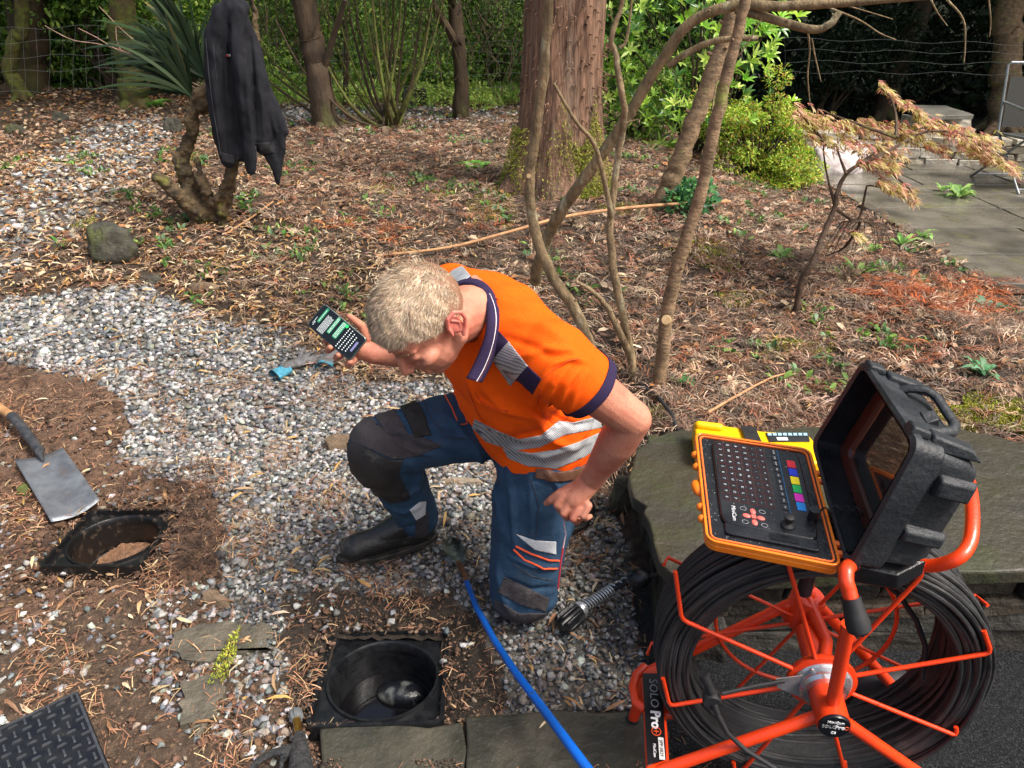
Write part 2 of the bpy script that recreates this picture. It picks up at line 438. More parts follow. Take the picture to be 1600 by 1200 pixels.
# asphalt / tarmac strip and paving slabs
m_asph = mat('wet_asphalt', sr(24, 26, 28), sr(78, 82, 86), scale=300, detail=2, rough=.22, rough2=.5, bump=1.3, contrast=(.5, .75), bscale=260)
MB().add([(.36, -6, .012), (6.5, -6, .012), (6.5, 1.43, .012), (.36, 1.43, .012)], [(0, 1, 2, 3)]).build('tarmac', m_asph, kind='structure')
m_slab = mat('wet_slate_paving', sr(52, 52, 44), sr(74, 70, 58), sr(40, 42, 32), scale=7, detail=9, rough=.33, rough2=.6, bump=.8, bscale=25, mix3=(.5, .62))
def rough_slab(name, poly, z0, z1, m, seed=0, parent=None, cuts=4, amp=.006, **kw):
    bm = bmesh.new(); n = len(poly); pts = []
    r = random.Random(seed)
    for k in range(n):
        a, b = V((*poly[k], 0)), V((*poly[(k + 1) % n], 0))
        for t in range(cuts):
            p = a.lerp(b, t / cuts)
            if t: p += V((r.uniform(-1, 1), r.uniform(-1, 1), 0)) * amp * 2
            pts.append(p)
    lo = [bm.verts.new((p.x, p.y, z0)) for p in pts]; hi = [bm.verts.new((p.x, p.y, z1)) for p in pts]
    bm.faces.new(hi); bm.faces.new(list(reversed(lo)))
    for k in range(len(pts)): bm.faces.new((lo[k], lo[(k + 1) % len(pts)], hi[(k + 1) % len(pts)], hi[k]))
    bmesh.ops.recalc_face_normals(bm, faces=bm.faces)
    me = bpy.data.meshes.new(name); bm.to_mesh(me); bm.free()
    o = link(name, me, m, parent, False)
    bv = o.modifiers.new('b', 'BEVEL'); bv.width = .006; bv.segments = 2; bv.limit_method = 'ANGLE'; bv.angle_limit = .6
    return tag(o, **kw)
def gp(px, py, z=0): p = at_z(px, py, z); return (p.x, p.y)
rough_slab('paving_slab', [gp(496, 1330), gp(735, 1330), gp(722, 1134), gp(500, 1146)], -.05, .018, m_slab, 1, kind='structure')
rough_slab('paving_slab', [gp(742, 1330), gp(1075, 1330), gp(1000, 1118), gp(728, 1127)], -.05, .021, m_slab, 2, kind='structure')
m_fl = mat('mossy_flagstone', sr(105, 98, 84), sr(76, 72, 62), sr(78, 86, 36), scale=14, detail=9, rough=.6, bump=1.5, bscale=30, mix3=(.56, .64))

# patio of large wet flagstones, upper right
m_pat = mat('wet_patio_stone', sr(120, 115, 104), sr(70, 67, 60), sr(110, 108, 66), scale=3.5, detail=9, rough=.14, rough2=.4, bump=.3, bscale=18, mix3=(.56, .68), sscale=5)
r = random.Random(3); yv = 4.0; k = 0
while yv < 7.5:
    w = r.choice([.55, .8, .62]); xv = 2.78 + (0 if k == 0 else 0)
    while xv < 7.2:
        l = r.choice([.6, .85, 1.05]); g = .010
        rough_slab('patio_flagstone', [(xv + g, yv + g), (xv + l - g, yv + g), (xv + l - g, yv + w - g), (xv + g, yv + w - g)], .06, .125 + r.uniform(-.003, .004), m_pat, k, cuts=3, amp=.004, kind='structure')
        xv += l; k += 1
    yv += w

# ---- gravel: every stone an angular lump
ico = np.array([(0, 0, 1), (.89, 0, .45), (.28, .85, .45), (-.72, .53, .45), (-.72, -.53, .45), (.28, -.85, .45), (.72, .53, -.45), (-.28, .85, -.45), (-.89, 0, -.45), (-.28, -.85, -.45), (.72, -.53, -.45), (0, 0, -1)])
icf = np.array([(0, 1, 2), (0, 2, 3), (0, 3, 4), (0, 4, 5), (0, 5, 1), (1, 6, 2), (2, 7, 3), (3, 8, 4), (4, 9, 5), (5, 10, 1), (6, 7, 2), (7, 8, 3), (8, 9, 4), (9, 10, 5), (10, 6, 1), (11, 7, 6), (11, 8, 7), (11, 9, 8), (11, 10, 9), (11, 6, 10)])
def stones(P, s, cols, name, m, **kw):
    n = len(P); v = ico[None] * rng.uniform(.55, 1.35, (n, 12, 1)) + rng.normal(0, .17, (n, 12, 3))
    v = v * (s[:, None, None] * np.stack([rng.uniform(.8, 1.35, n), rng.uniform(.65, 1.05, n), rng.uniform(.4, .75, n)], 1)[:, None, :])
    a = rng.uniform(0, 6.28, n); b = rng.normal(0, .45, n); ca, sa, cb, sb = np.cos(a), np.sin(a), np.cos(b), np.sin(b)
    X = v[..., 0]; Y = v[..., 1] * cb[:, None] - v[..., 2] * sb[:, None]; Z = v[..., 1] * sb[:, None] + v[..., 2] * cb[:, None]
    v = np.stack([X * ca[:, None] - Y * sa[:, None], X * sa[:, None] + Y * ca[:, None], Z], 2) + P[:, None, :]
    f = (icf[None] + (np.arange(n) * 12)[:, None, None]).reshape(-1, 3)
    return np_mesh(name, v.reshape(-1, 3), f, m, np.repeat(cols, 12, 0), **kw)
def scatter(n, x0, x1, y0, y1, want, jit=14):
    x = rng.uniform(x0, x1, n); y = rng.uniform(y0, y1, n); rg = regions(x, y, jit); k = np.isin(rg, want)
    for cx, cy, _ in CH: k &= ~((np.abs(x - cx) < .158) & (np.abs(y - cy) < .153))
    k &= ~((x > .38) & (y > 1.36) & (y < 2.1) & (x < 2))
    x, y = x[k], y[k]; return x, y, height(x, y)
gcols = [sr(184, 184, 182), sr(156, 158, 160), sr(126, 130, 132), sr(208, 206, 202), sr(158, 152, 142), sr(96, 98, 100), sr(166, 152, 134), sr(224, 222, 218), sr(116, 120, 124)]
m_stone = mat('gravel_stone', (1, 1, 1, 1), (.62, .62, .62, 1), scale=160, detail=4, rough=.55, attr=True, bump=.6, bscale=300)
def clump(x, y, f, th):   # natural patchiness
    return (np.sin(x * f + 1.3 * np.sin(y * f * .7)) * np.sin(y * f * 1.1 + 1.7 * np.sin(x * f * .6)) + .5 * np.sin(x * f * 2.7 + y * f * 1.9)) > th
xs, ys, zs = scatter(100000, -3.6, .75, 1.05, 4.2, [1], 8)
d = np.hypot(xs, ys); k = rng.random(len(xs)) < np.clip(3.2 / d ** 1.2, 0, 1); xs, ys, zs = xs[k], ys[k], zs[k]
P = np.stack([xs, ys, zs + rng.uniform(-.004, .012, len(xs))], 1)
s_ = rng.uniform(.0055, .0115, len(xs)) * (1 + .5 * (rng.random(len(xs)) < .08)) * (1 + .25 * (d[k] - 1.6)); 
wet = (1 - .18 * (1 - sm(1.6, 2.3, ys + .25 * np.sin(xs * 5))))[:, None]   # wetter, darker stones nearer the drain
stones(P, s_, palette(gcols, len(xs), .12) * wet * .92, 'gravel', m_stone, kind='stuff', label='loose grey and pale angular gravel covering the path')
xs, ys, zs = scatter(22000, -2.4, .6, 1.0, 2.6, [2, 3, 4], 8)
k = clump(xs, ys, 5, .35) | (rng.random(len(xs)) < .14) | ((regions(xs, ys) == 3) & clump(xs, ys, 3.3, -.15)); k &= ~((regions(xs, ys) == 2) & (rng.random(len(xs)) < .75)); k &= ~((regions(xs, ys) == 4) & (rng.random(len(xs)) < .75))
xs, ys, zs = xs[k], ys[k], zs[k]
stones(np.stack([xs, ys, zs + .004], 1), rng.uniform(.004, .014, len(xs)), palette(gcols + [sr(120, 90, 70)] * 3, len(xs), .15), 'scattered_gravel', m_stone, kind='stuff', label='scattered gravel stones half sunk in brown soil')
xs, ys, zs = scatter(34000, -6, 1.5, 3.2, 10.5, [5], 26)
k = rng.random(len(xs)) < .7; xs, ys, zs = xs[k], ys[k], zs[k]
stones(np.stack([xs, ys, zs + .006], 1), rng.uniform(.012, .028, len(xs)), palette(gcols, len(xs), .12), 'far_gravel', m_stone, kind='stuff', label='pale gravel of the farther path between leaves')
# soil crumbs
xs, ys, zs = scatter(45000, -2.5, .5, 1.0, 2.9, [2, 3, 4], 10)
stones(np.stack([xs, ys, zs], 1), rng.uniform(.0015, .006, len(xs)) * (1 + .8 * (rng.random(len(xs)) < .05)), palette([sr(124, 96, 76), sr(104, 80, 62), sr(82, 64, 52), sr(142, 114, 92)], len(xs), .15), 'soil_crumbs', mat('soil_crumb', (1, 1, 1, 1), (.6, .6, .6, 1), scale=100, rough=.95, attr=True), kind='stuff', label='crumbly brown dug soil')

# clods of dug spoil heaped beside the spade and the left chamber
xs, ys, zs = scatter(5200, -2.6, -.85, 1.5, 2.75, [2], 10)
k = (clump(xs, ys, 4.5, .1) | (rng.random(len(xs)) < .2)) & ~((np.abs(xs + 1.47) < .17) & (np.abs(ys - 2.2) < .2)); xs, ys, zs = xs[k], ys[k], zs[k]
stones(np.stack([xs, ys, zs + .002], 1), rng.uniform(.006, .013, len(xs)) * (1 + 1.3 * (rng.random(len(xs)) < .06)), palette([sr(122, 92, 70), sr(100, 76, 58), sr(80, 62, 48)], len(xs), .14), 'soil_clods', mat('soil_clod', (1, 1, 1, 1), (.6, .58, .56, 1), scale=70, detail=8, rough=.95, attr=True, bump=1.5, bscale=120), kind='stuff', label='loose clods of dug brown soil round the spade')
# ---- litter
m_leaf = mat('dry_leaf', (1, 1, 1, 1), (.8, .76, .7, 1), scale=90, rough=.6, attr=True, trans=.15)
m_needle = mat('dry_conifer_litter', (1, 1, 1, 1), rough=.8, attr=True)
def near_pick(n, x0, x1, y0, y1, want, power=2., jit=20, dmin=2.2):
    x, y, z = scatter(n, x0, x1, y0, y1, want, jit); d = np.hypot(x, y)
    k = rng.random(len(x)) < np.clip((dmin / d) ** power, 0, 1); return x[k], y[k], z[k], d[k]
def lay_leaves(name, xs, ys, zs, L, Wd, cols, tilt, label, m=m_leaf, curl=(.05, .35), fold=.25, lift=.012):
    n = len(xs); D = rand_dirs(n, .28 * tilt); Nn = np.stack([rng.normal(0, .35 * tilt, n), rng.normal(0, .35 * tilt, n), np.ones(n)], 1)
    v, f, k = leaf_mesh(np.stack([xs, ys, zs + lift * rng.uniform(.3, 1.6, n)], 1), D, Nn, L, Wd, rng.uniform(*curl, n), fold)
    np_mesh(name, v, f, m, np.repeat(cols, k, 0), kind='stuff', label=label)
straw = [sr(216, 194, 156), sr(196, 166, 124), sr(230, 214, 182), sr(170, 130, 94), sr(204, 164, 100), sr(146, 108, 80)]
# narrow straw-coloured leaves, thick in the band above the gravel
xs, ys, zs, d = near_pick(90000, -4.5, 1.6, 1.2, 6.5, [0, 1, 2, 3, 5], 1.0)
px, py, _ = to_px(xs, ys, zs); rg = regions(xs, ys)
pr = np.where(rg == 0, np.where(px < 800, (.75 * sm(760, 500, px) + .08) * np.where(py < 340, .55, 1), .06), np.where(rg == 5, .75, .035 + .55 * (rg == 1) * sm(575, 500, py) * (px > 300) + .10 * (rg == 1) * sm(640, 520, py)))
pr = pr * np.where((py > 350), 1, .6)
k = rng.random(len(xs)) < pr
xs, ys, zs, d = xs[k], ys[k], zs[k], d[k]; n = len(xs)
lay_leaves('straw_leaf_litter', xs, ys, zs, rng.uniform(.03, .085, n), rng.uniform(.006, .013, n), palette(straw, n, .12), 1, 'straw coloured narrow dead leaves scattered over mulch and gravel')
# broad brown leaves
xs, ys, zs, d = near_pick(120000, -9, 3.0, 1.3, 11, [0, 5], .9)
px, py, _ = to_px(xs, ys, zs); pr = np.where(px < 420, .9, np.where(px > 1050, .6, .4)) * np.where((py < 330) & (px < 300), 1, .55)
k = rng.random(len(xs)) < pr; xs, ys, zs, d = xs[k], ys[k], zs[k], d[k]; n = len(xs)
lay_leaves('brown_leaf_litter', xs, ys, zs, rng.uniform(.025, .055, n) * (1 + .06 * d), rng.uniform(.014, .030, n) * (1 + .05 * d),
           palette([sr(142, 108, 82), sr(170, 138, 110), sr(112, 80, 60), sr(206, 182, 154), sr(176, 128, 78), sr(90, 68, 54), sr(188, 160, 132)], n, .15), 1.3, 'curled broad brown fallen leaves')
# conifer sprays: fans of thin curved strands
def sprays(n, xs, ys, zs, size, cols, name, label, strands=10, wd=.0009, lift=.025, K=5):
    a0 = rng.uniform(0, 2 * np.pi, n); N = n * strands
    sid = np.repeat(np.arange(n), strands); t = np.tile(np.linspace(0, 1, strands), n)
    stem = np.stack([np.cos(a0), np.sin(a0), rng.normal(0, .12, n)], 1)
    side = np.sign(rng.uniform(-1, 1, N)); sz = size[sid]
    base = np.stack([xs, ys, zs + lift * rng.uniform(.1, 1, n)], 1)[sid] + stem[sid] * (t * sz * .8)[:, None]
    ang = a0[sid] + side * rng.uniform(.25, .8, N) * (1 - .4 * t); ll = sz * rng.uniform(.4, .8, N) * (1 - .45 * t)
    bend = rng.normal(0, .8, N) - side * .7; u = np.linspace(0, 1, K)[None, :]
    th = ang[:, None] + bend[:, None] * u
    cx = base[:, 0:1] + ll[:, None] * np.cumsum(np.cos(th), 1) / K; cy = base[:, 1:2] + ll[:, None] * np.cumsum(np.sin(th), 1) / K
    zr = rng.uniform(0, .35, N)[:, None] * ll[:, None] * np.sin(u * 2.6)
    cz = base[:, 2:3] + zr
    C = np.stack([cx, cy, cz], 2)
    wv = (wd * (1 - .5 * u)) * np.ones((N, 1)) * rng.uniform(.7, 1.5, (N, 1)); wv = wv * (1 + .22 * np.hypot(base[:, 0], base[:, 1])[:, None])
    sd_ = np.stack([-np.sin(ang), np.cos(ang), rng.normal(0, .5, N)], 1)
    v, f, k = ribbon_mesh(C, wv, sd_)
    np_mesh(name, v, f, m_needle, np.repeat(cols[sid] * rng.uniform(.75, 1.25, (N, 1)), k, 0), kind='stuff', label=label)
con = [sr(138, 108, 88), sr(166, 136, 112), sr(108, 84, 68), sr(198, 172, 146), sr(126, 112, 98), sr(152, 100, 72), sr(82, 66, 56)]
xs, ys, zs, d = near_pick(88000, -5, 3.0, 1.9, 9.5, [0], 1.25)
px, py, _ = to_px(xs, ys, zs); k = rng.random(len(xs)) < np.where(px < 420, .45, 1); xs, ys, zs, d = xs[k], ys[k], zs[k], d[k]
n = len(xs); print('sprays', n)
sprays(n, xs, ys, zs, rng.uniform(.07, .17, n), palette(con, n, .15), 'conifer_litter', 'brown dead conifer sprays thick over the bank')
# orange-red fresh-fallen sprays
for (a, b, c_, e, n) in [(1375, 440, 1560, 500, 120), (505, 345, 560, 362, 8), (600, 355, 640, 372, 8), (730, 352, 775, 372, 6), (1065, 548, 1110, 562, 4), (1440, 552, 1500, 566, 5)]:
    P = [G(rng.uniform(a, c_), rng.uniform(b, e)) for _ in range(n)]
    sprays(n, np.array([p.x for p in P]), np.array([p.y for p in P]), np.array([p.z for p in P]) + .015, rng.uniform(.1, .2, n), palette([sr(168, 86, 42), sr(186, 106, 58), sr(132, 64, 34), sr(150, 92, 60)], n, .14),
           'orange_conifer_spray', 'fresh orange red conifer spray lying on the mulch', strands=18, lift=.03)
# crumbs of needles on soil, slabs and gravel
xs, ys, zs = scatter(52000, -2.4, 1.0, .95, 3.0, [1, 2, 3, 4, 6], 10)
k = (clump(xs, ys, 6.5, .6) & (rng.random(len(xs)) < .85)) | (rng.random(len(xs)) < .12); k &= ~((xs > .5) & (ys < 1.4)); xs, ys, zs = xs[k], ys[k], zs[k]; n = len(xs)
a = rng.uniform(0, 6.28, n); Lh = rng.uniform(.006, .022, n)
dv = np.stack([np.cos(a), np.sin(a), rng.normal(0, .25, n)], 1); c0 = np.stack([xs, ys, zs + rng.uniform(.012, .022, n)], 1)
C = np.stack([c0 - dv * Lh[:, None], c0 + np.stack([0 * a, 0 * a, Lh * .2], 1), c0 + dv * Lh[:, None]], 1)
v, f, k = ribbon_mesh(C, np.full((n, 3), .0007) * rng.uniform(.6, 1.8, (n, 1)), np.stack([-np.sin(a), np.cos(a), rng.normal(0, .3, n)], 1))
np_mesh('needle_litter', v, f, m_needle, np.repeat(palette([sr(146, 100, 72), sr(170, 122, 90), sr(106, 76, 56), sr(196, 164, 124)], n, .15), k, 0), kind='stuff', label='short brown conifer needles strewn on gravel and soil')
# bark-brown twigs strewn about
mb = MB()
for q in range(150):
    px = rng.uniform(250, 1590); py = rng.uniform(230, 640); p = G(px, py)
    if p.x > 2.7: continue
    a = rng.uniform(0, 6.28); L = rng.uniform(.06, .3); pts = []
    for t in range(4):
        pts.append(V((p.x + math.cos(a + t * rng.normal(0, .15)) * L * t / 3, p.y + math.sin(a) * L * t / 3, 0)))
    pts = [V((q_.x, q_.y, float(height(q_.x, q_.y)) + .014 + rng.uniform(0, .012))) for q_ in pts]
    mb.tube(pts, [.003, .0026, .002, .001], 5)
mb.build('twig_litter', mat('twig', sr(112, 88, 70), sr(160, 136, 112), scale=20, rough=.85), kind='stuff', label='thin dead twigs lying over the mulch')
P = [G(rng.uniform(190, 345), rng.uniform(735, 800)) for _ in range(150)] + [G(rng.uniform(262, 345), rng.uniform(800, 905)) for _ in range(150)] + [G(rng.uniform(0, 60), rng.uniform(560, 600)) for _ in range(50)]
n = len(P); sprays(n, np.array([p.x for p in P]), np.array([p.y for p in P]), np.array([p.z for p in P]) + .004, rng.uniform(.03, .07, n), palette([sr(70, 52, 42), sr(92, 70, 56), sr(56, 42, 36), sr(116, 88, 68)], n, .15), 'root_mat', 'dark fibrous root soil heaped round the drain chamber', strands=12, wd=.0006, lift=.04)
xs, ys, zs = scatter(9000, -.6, .5, .95, 1.3, [4, 6], 4); k = clump(xs, ys, 9, .1); xs, ys, zs = xs[k], ys[k], zs[k]
stones(np.stack([xs, ys, zs + .021], 1), rng.uniform(.001, .004, len(xs)), palette([sr(92, 74, 60), sr(70, 58, 48), sr(120, 100, 82)], len(xs), .15), 'slab_dirt', MATS['soil_crumb'], kind='stuff', label='dirt crumbs spread over the dark paving slabs')
# moss, small green weeds
m_moss = mat('moss', (1, 1, 1, 1), rough=.95, attr=True)
def moss(px, py, rx, ry, n, label, z=None):
    a = rng.uniform(0, 6.28, n); r_ = np.sqrt(rng.random(n)) * (1 + .25 * np.sin(a * 3 + px) + .15 * np.sin(a * 5)); P = []
    c0 = at_z(px, py, z) if z is not None else G(px, py); c1 = at_z(px + rx, py, z) if z is not None else G(px + rx, py); c2 = at_z(px, py - ry, z) if z is not None else G(px, py - ry)
    X = c0.x + r_ * np.cos(a) * (c1 - c0).length; Y = c0.y + r_ * np.sin(a) * abs(c2.y - c0.y)
    Z = (height(X, Y) if z is None else np.full(n, z)) + rng.uniform(.0, .022, n) * (1 - r_ * .5)
    D = rand_dirs(n); D[:, 2] = np.abs(D[:, 2]) + .3
    v, f, k = leaf_mesh(np.stack([X, Y, Z], 1), D, rand_dirs(n), rng.uniform(.006, .016, n), rng.uniform(.002, .005, n), .2)
    np_mesh('moss_patch', v, f, m_moss, np.repeat(palette([sr(160, 170, 54), sr(190, 192, 76), sr(116, 130, 42), sr(160, 144, 70)], n, .15), k, 0), kind='stuff', label=label)
moss(770, 320, 38, 26, 2600, 'moss mound beside the red barked trunk'); moss(1105, 395, 42, 22, 2000, 'yellow green moss between the bare stems')
moss(1550, 652, 90, 30, 12000, 'yellow green moss behind the stone slab'); moss(355, 1030, 12, 38, 500, 'green moss on the broken flagstone', z=.03)
moss(135, 350, 14, 8, 300, 'small moss cushion left of the dark rock')
moss(1150, 470, 40, 14, 900, 'thin moss film on the bank left of the maple'); moss(700, 300, 30, 10, 700, 'thin moss patch left of the fern'); moss(1010, 655, 26, 10, 500, 'moss at the far left corner of the slate slab'); moss(1240, 545, 60, 14, 1500, 'green moss film on the bank above the camera case'); moss(980, 330, 40, 12, 1100, 'moss film on the bank behind the forked stem'); moss(600, 300, 36, 10, 900, 'moss film on the mulch left of the red trunk'); moss(300, 250, 30, 14, 900, 'moss and grass below the jacket stump, path side'); moss(820, 180, 40, 12, 800, 'bright moss mound behind the red trunk, left side')
m_green = mat('weed_leaf', (1, 1, 1, 1), rough=.5, attr=True, trans=.4)
xs, ys, zs, d = near_pick(8000, -4.0, 2.75, 1.9, 9, [0, 5], .8)
px, py, _ = to_px(xs, ys, zs); k = clump(xs, ys, 3.3, .5) & (rng.random(len(xs)) < .75); xs, ys, zs = xs[k], ys[k], zs[k]
sid = np.repeat(np.arange(len(xs)), 6); n = len(sid); D = rand_dirs(n); D[:, 2] = np.abs(D[:, 2]) * .7 + .15
P = np.stack([xs[sid], ys[sid], zs[sid] + .02], 1) + rng.normal(0, .018, (n, 3)) * [1, 1, .2]
v, f, k = leaf_mesh(P, D, np.array([[0, 0, 1.]]) + rng.normal(0, .2, (n, 3)), rng.uniform(.025, .06, n), rng.uniform(.012, .025, n), .2)
np_mesh('weeds', v, f, m_green, np.repeat(palette([sr(96, 140, 60), sr(130, 165, 80), sr(76, 116, 60), sr(120, 150, 110)], n, .15), k, 0), kind='stuff', label='low green weeds dotted over the mulch bank')
# ================================================================ THE KNEELING MAN
skin = mat('skin', sr(190, 122, 98), sr(206, 140, 114), sr(182, 98, 78), scale=14, detail=8, rough=.58, bump=.3, bscale=320, sss=.06, mix3=(.48, .75), sscale=16)
m_orange = mat('hi_vis_orange_fabric', sr(255, 100, 8), sr(250, 86, 4), scale=300, detail=2, rough=.85, bump=.15, bscale=900, spec=.2)
m_navy = mat('navy_knit', sr(44, 34, 62), sr(54, 44, 74), scale=400, rough=.9, bump=.2, bscale=900, spec=.2)
m_refl = mat('silver_reflective_tape', sr(186, 190, 192), sr(170, 172, 176), scale=40, rough=.45, wave=(85, 'DIAGONAL', sr(92, 102, 110), .80, .6), metal=.15)
m_trou = mat('steel_blue_work_fabric', sr(52, 80, 106), sr(42, 66, 92), sr(66, 78, 88), scale=22, detail=8, rough=.8, bump=.35, bscale=120, spec=.25, mix3=(.6, .75), sscale=7)
m_trodk = mat('charcoal_panel_fabric', sr(60, 57, 60), sr(70, 66, 68), sr(108, 98, 90), scale=60, detail=8, rough=.75, bump=.4, bscale=150, spec=.3, mix3=(.6, .72), sscale=9)
m_pad = mat('black_knee_rubber', sr(34, 34, 36), sr(46, 45, 46), sr(84, 78, 72), scale=20, detail=8, rough=.55, bump=.3, bscale=90, mix3=(.6, .72), sscale=11)
m_pip = mat('orange_piping', sr(226, 92, 50), rough=.6)
m_boot = mat('black_muddy_rubber', sr(30, 31, 32), sr(36, 36, 36), sr(92, 84, 74), scale=30, detail=8, rough=.28, rough2=.45, bump=.3, bscale=80, mix3=(.58, .72), sscale=14)
pel = V((.05, 1.74, .55)); C7 = V((-.06, 1.535, .985)); shL = V((.085, 1.375, .925)); shR = V((-.145, 1.70, .95))
hipL, hipR = V((.075, 1.635, .51)), V((.02, 1.83, .53))
knL, knR = V((.032, 1.575, .10)), V((-.362, 1.705, .50)); anL, anR = V((.15, 1.93, .10)), V((-.303, 1.875, .12))
elL = at_d(988, 655, 1.63); wrL = at_d(922, 752, 1.80)
elR = V((-.185, 1.85, .71)); wrR = at_d(583, 553, 1.945)
person = empty('person', (.0, 1.75, 0), 'man in an orange polo shirt and blue trousers kneeling on one knee, holding a phone', 'person')
# head frame (r, u, t) -> world
Rv, Uv, Tv = V((1, 0, 0)), V((0, sP, cP)), V((0, -cP, sP))
def rut(r, u, t): return Rv * r + Uv * u + Tv * t
hU = rut(-.58, .40, .70).normalized(); hF = rut(-.52, -.85, .05); hF = (hF - hU * hF.dot(hU)).normalized(); hL = hU.cross(hF)
HC = at_d(662, 500, 1.50)
HM = Matrix((hF, hL, hU)).transposed()
def hp(f, l, u): return HC + hF * f + hL * l + hU * u       # forward, left, up in metres
# --- continuous body: head, neck, trunk, arms, hands, legs
b = MB()
b.ell(hp(-.012, 0, .022), (.094, .073, .092), HM, 28, 18)                    # cranium
b.ell(hp(.03, 0, -.03), (.062, .060, .085), HM)                              # face mass
b.ell(hp(.045, 0, .03), (.048, .058, .05), HM)                               # forehead
b.ell(hp(.052, 0, -.088), (.03, .030, .024), HM)                             # chin
b.capsule(hp(.05, .012, -.092), hp(-.012, .052, -.058), .018, .02); b.capsule(hp(.05, -.012, -.092), hp(-.012, -.052, -.058), .018, .02)   # jaw
b.capsule(hp(.088, 0, .008), hp(.109, 0, -.030), .0085, .0100)               # nose
b.ell(hp(.102, 0, -.036), (.011, .0155, .0075), HM)
for s in (1, -1):
    b.capsule(hp(.082, s * .012, .014), hp(.066, s * .045, .016), .0105, .009)   # brow
    b.ell(hp(.055, s * .045, -.026), (.026, .02, .018), HM)                       # cheek
    b.ell(hp(.070, s * .030, -.003), (.013, .015, .010), HM)                       # closed lid
b.capsule(hp(.083, .017, -.062), hp(.083, -.017, -.062), .008, .008); b.capsule(hp(.082, .014, -.071), hp(.082, -.014, -.071), .008, .008)  # lips
nk0 = hp(-.03, 0, -.055)
b.chain([nk0, C7.lerp(nk0, .5) + rut(0, 0, .0), C7 + rut(.0, -.035, -.03)], [.06, .060, .060], 20)
a = (C7 - pel).normalized(); sh = (shL - shR).normalized(); fw = sh.cross(a).normalized(); sh2 = a.cross(fw).normalized()
TM = Matrix((sh2, fw, a)).transposed(); TL = (C7 - pel).length
def tp(s, f, u): return pel + sh2 * s + fw * f + a * (u * TL)
b.ell(tp(0, 0, .0), (.16, .115, .13), TM); b.ell(tp(0, .01, .33), (.145, .115, .18), TM); b.ell(tp(0, -.0, .68), (.165, .115, .17), TM)
b.chain([shL, C7.lerp(shL, .3) , C7.lerp(shR, .3), shR], [.055, .065, .065, .055])
b.chain([shL, shL.lerp(elL, .5), elL], [.06, .052, .043], 20); b.chain([shR, elR], [.056, .043])
mL = elL.lerp(wrL, .35)
b.chain([elL, mL, elL.lerp(wrL, .8), wrL], [.043, .046, .032, .029], 20); b.chain([elR, elR.lerp(wrR, .4), wrR], [.041, .043, .028], 20)
b.ell(elL + rut(.012, 0, -.005), (.03, .03, .03))
b.chain([hipL, knL], [.085, .06]); b.chain([knL, anL], [.058, .04]); b.chain([hipR, knR], [.085, .06]); b.chain([knR, anR], [.055, .04])
# left hand on the hip: knuckles down, thumb to the left
def hnd(px, py, d): return at_d(px, py, d)
kc = [(872, 792), (879, 803), (890, 812), (903, 811)]
b.ell(hnd(893, 782, 1.80), (.034, .037, .024), Matrix((rut(.9, -.4, 0).normalized(), rut(.4, .9, 0).normalized(), rut(0, 0, 1))).transposed())
b.capsule(wrL, hnd(896, 778, 1.80), .029, .032, 20)
for i, (kx, ky) in enumerate([(868, 789), (878, 802), (893, 810), (909, 806)]):
    k0 = hnd(kx + 10, ky - 16, 1.785); k1 = hnd(kx + 2, ky, 1.785); k2 = hnd(kx + 9 - i, ky + 10 - i * 2, 1.825); k3 = hnd(kx + 19 - i * 2, ky + 1, 1.855)
    b.chain([k0, k1, k2, k3], [.0110, .0098, .0082, .0072], 12)
b.chain([hnd(893, 764, 1.795), hnd(874, 772, 1.79), hnd(861, 781, 1.80), hnd(854, 786, 1.815)], [.016, .0125, .0105, .0085], 12)
# right hand behind the phone
PD = 1.90
b.capsule(wrR, hnd(566, 545, 1.945), .027, .03, 18)
b.ell(hnd(557, 538, 1.94), (.036, .040, .020), Matrix((rut(.8, .6, 0), rut(-.6, .8, 0), rut(0, 0, 1))).transposed())
b.chain([hnd(572, 528, 1.93), hnd(566, 510, 1.915), hnd(552, 499, 1.895), hnd(546, 494, 1.888)], [.014, .012, .0095, .008], 12)   # thumb, upper right
for i, (fx, fy) in enumerate([(515, 543), (528, 555), (546, 566)]):
    k0 = hnd(548 + i * 4, 528 + i * 8, 1.945); k1 = hnd(fx + 12, fy - 8, 1.945); k2 = hnd(fx - 2, fy + 4, 1.920); k3 = hnd(fx + 1, fy + 0, 1.886)
    b.chain([k0, k1, k2, k3], [.0125, .0115, .0105, .0085], 12)
b.chain([hnd(545, 522, 1.945), hnd(515, 528, 1.947), hnd(508, 533, 1.93)], [.012, .0105, .008], 12)
bme = fuse(b, .0028, 4, .5)
# skin detail: ear, eye crease, lip line pressed with folds
folds(bme, [([(640, 572), (650, 567), (662, 566)], .004, -.0045), ([(650, 585), (660, 583), (668, 581)], .003, -.004), ([(640, 566), (652, 560), (664, 558)], .004, .002)])
body = link('body', bme, skin, person)
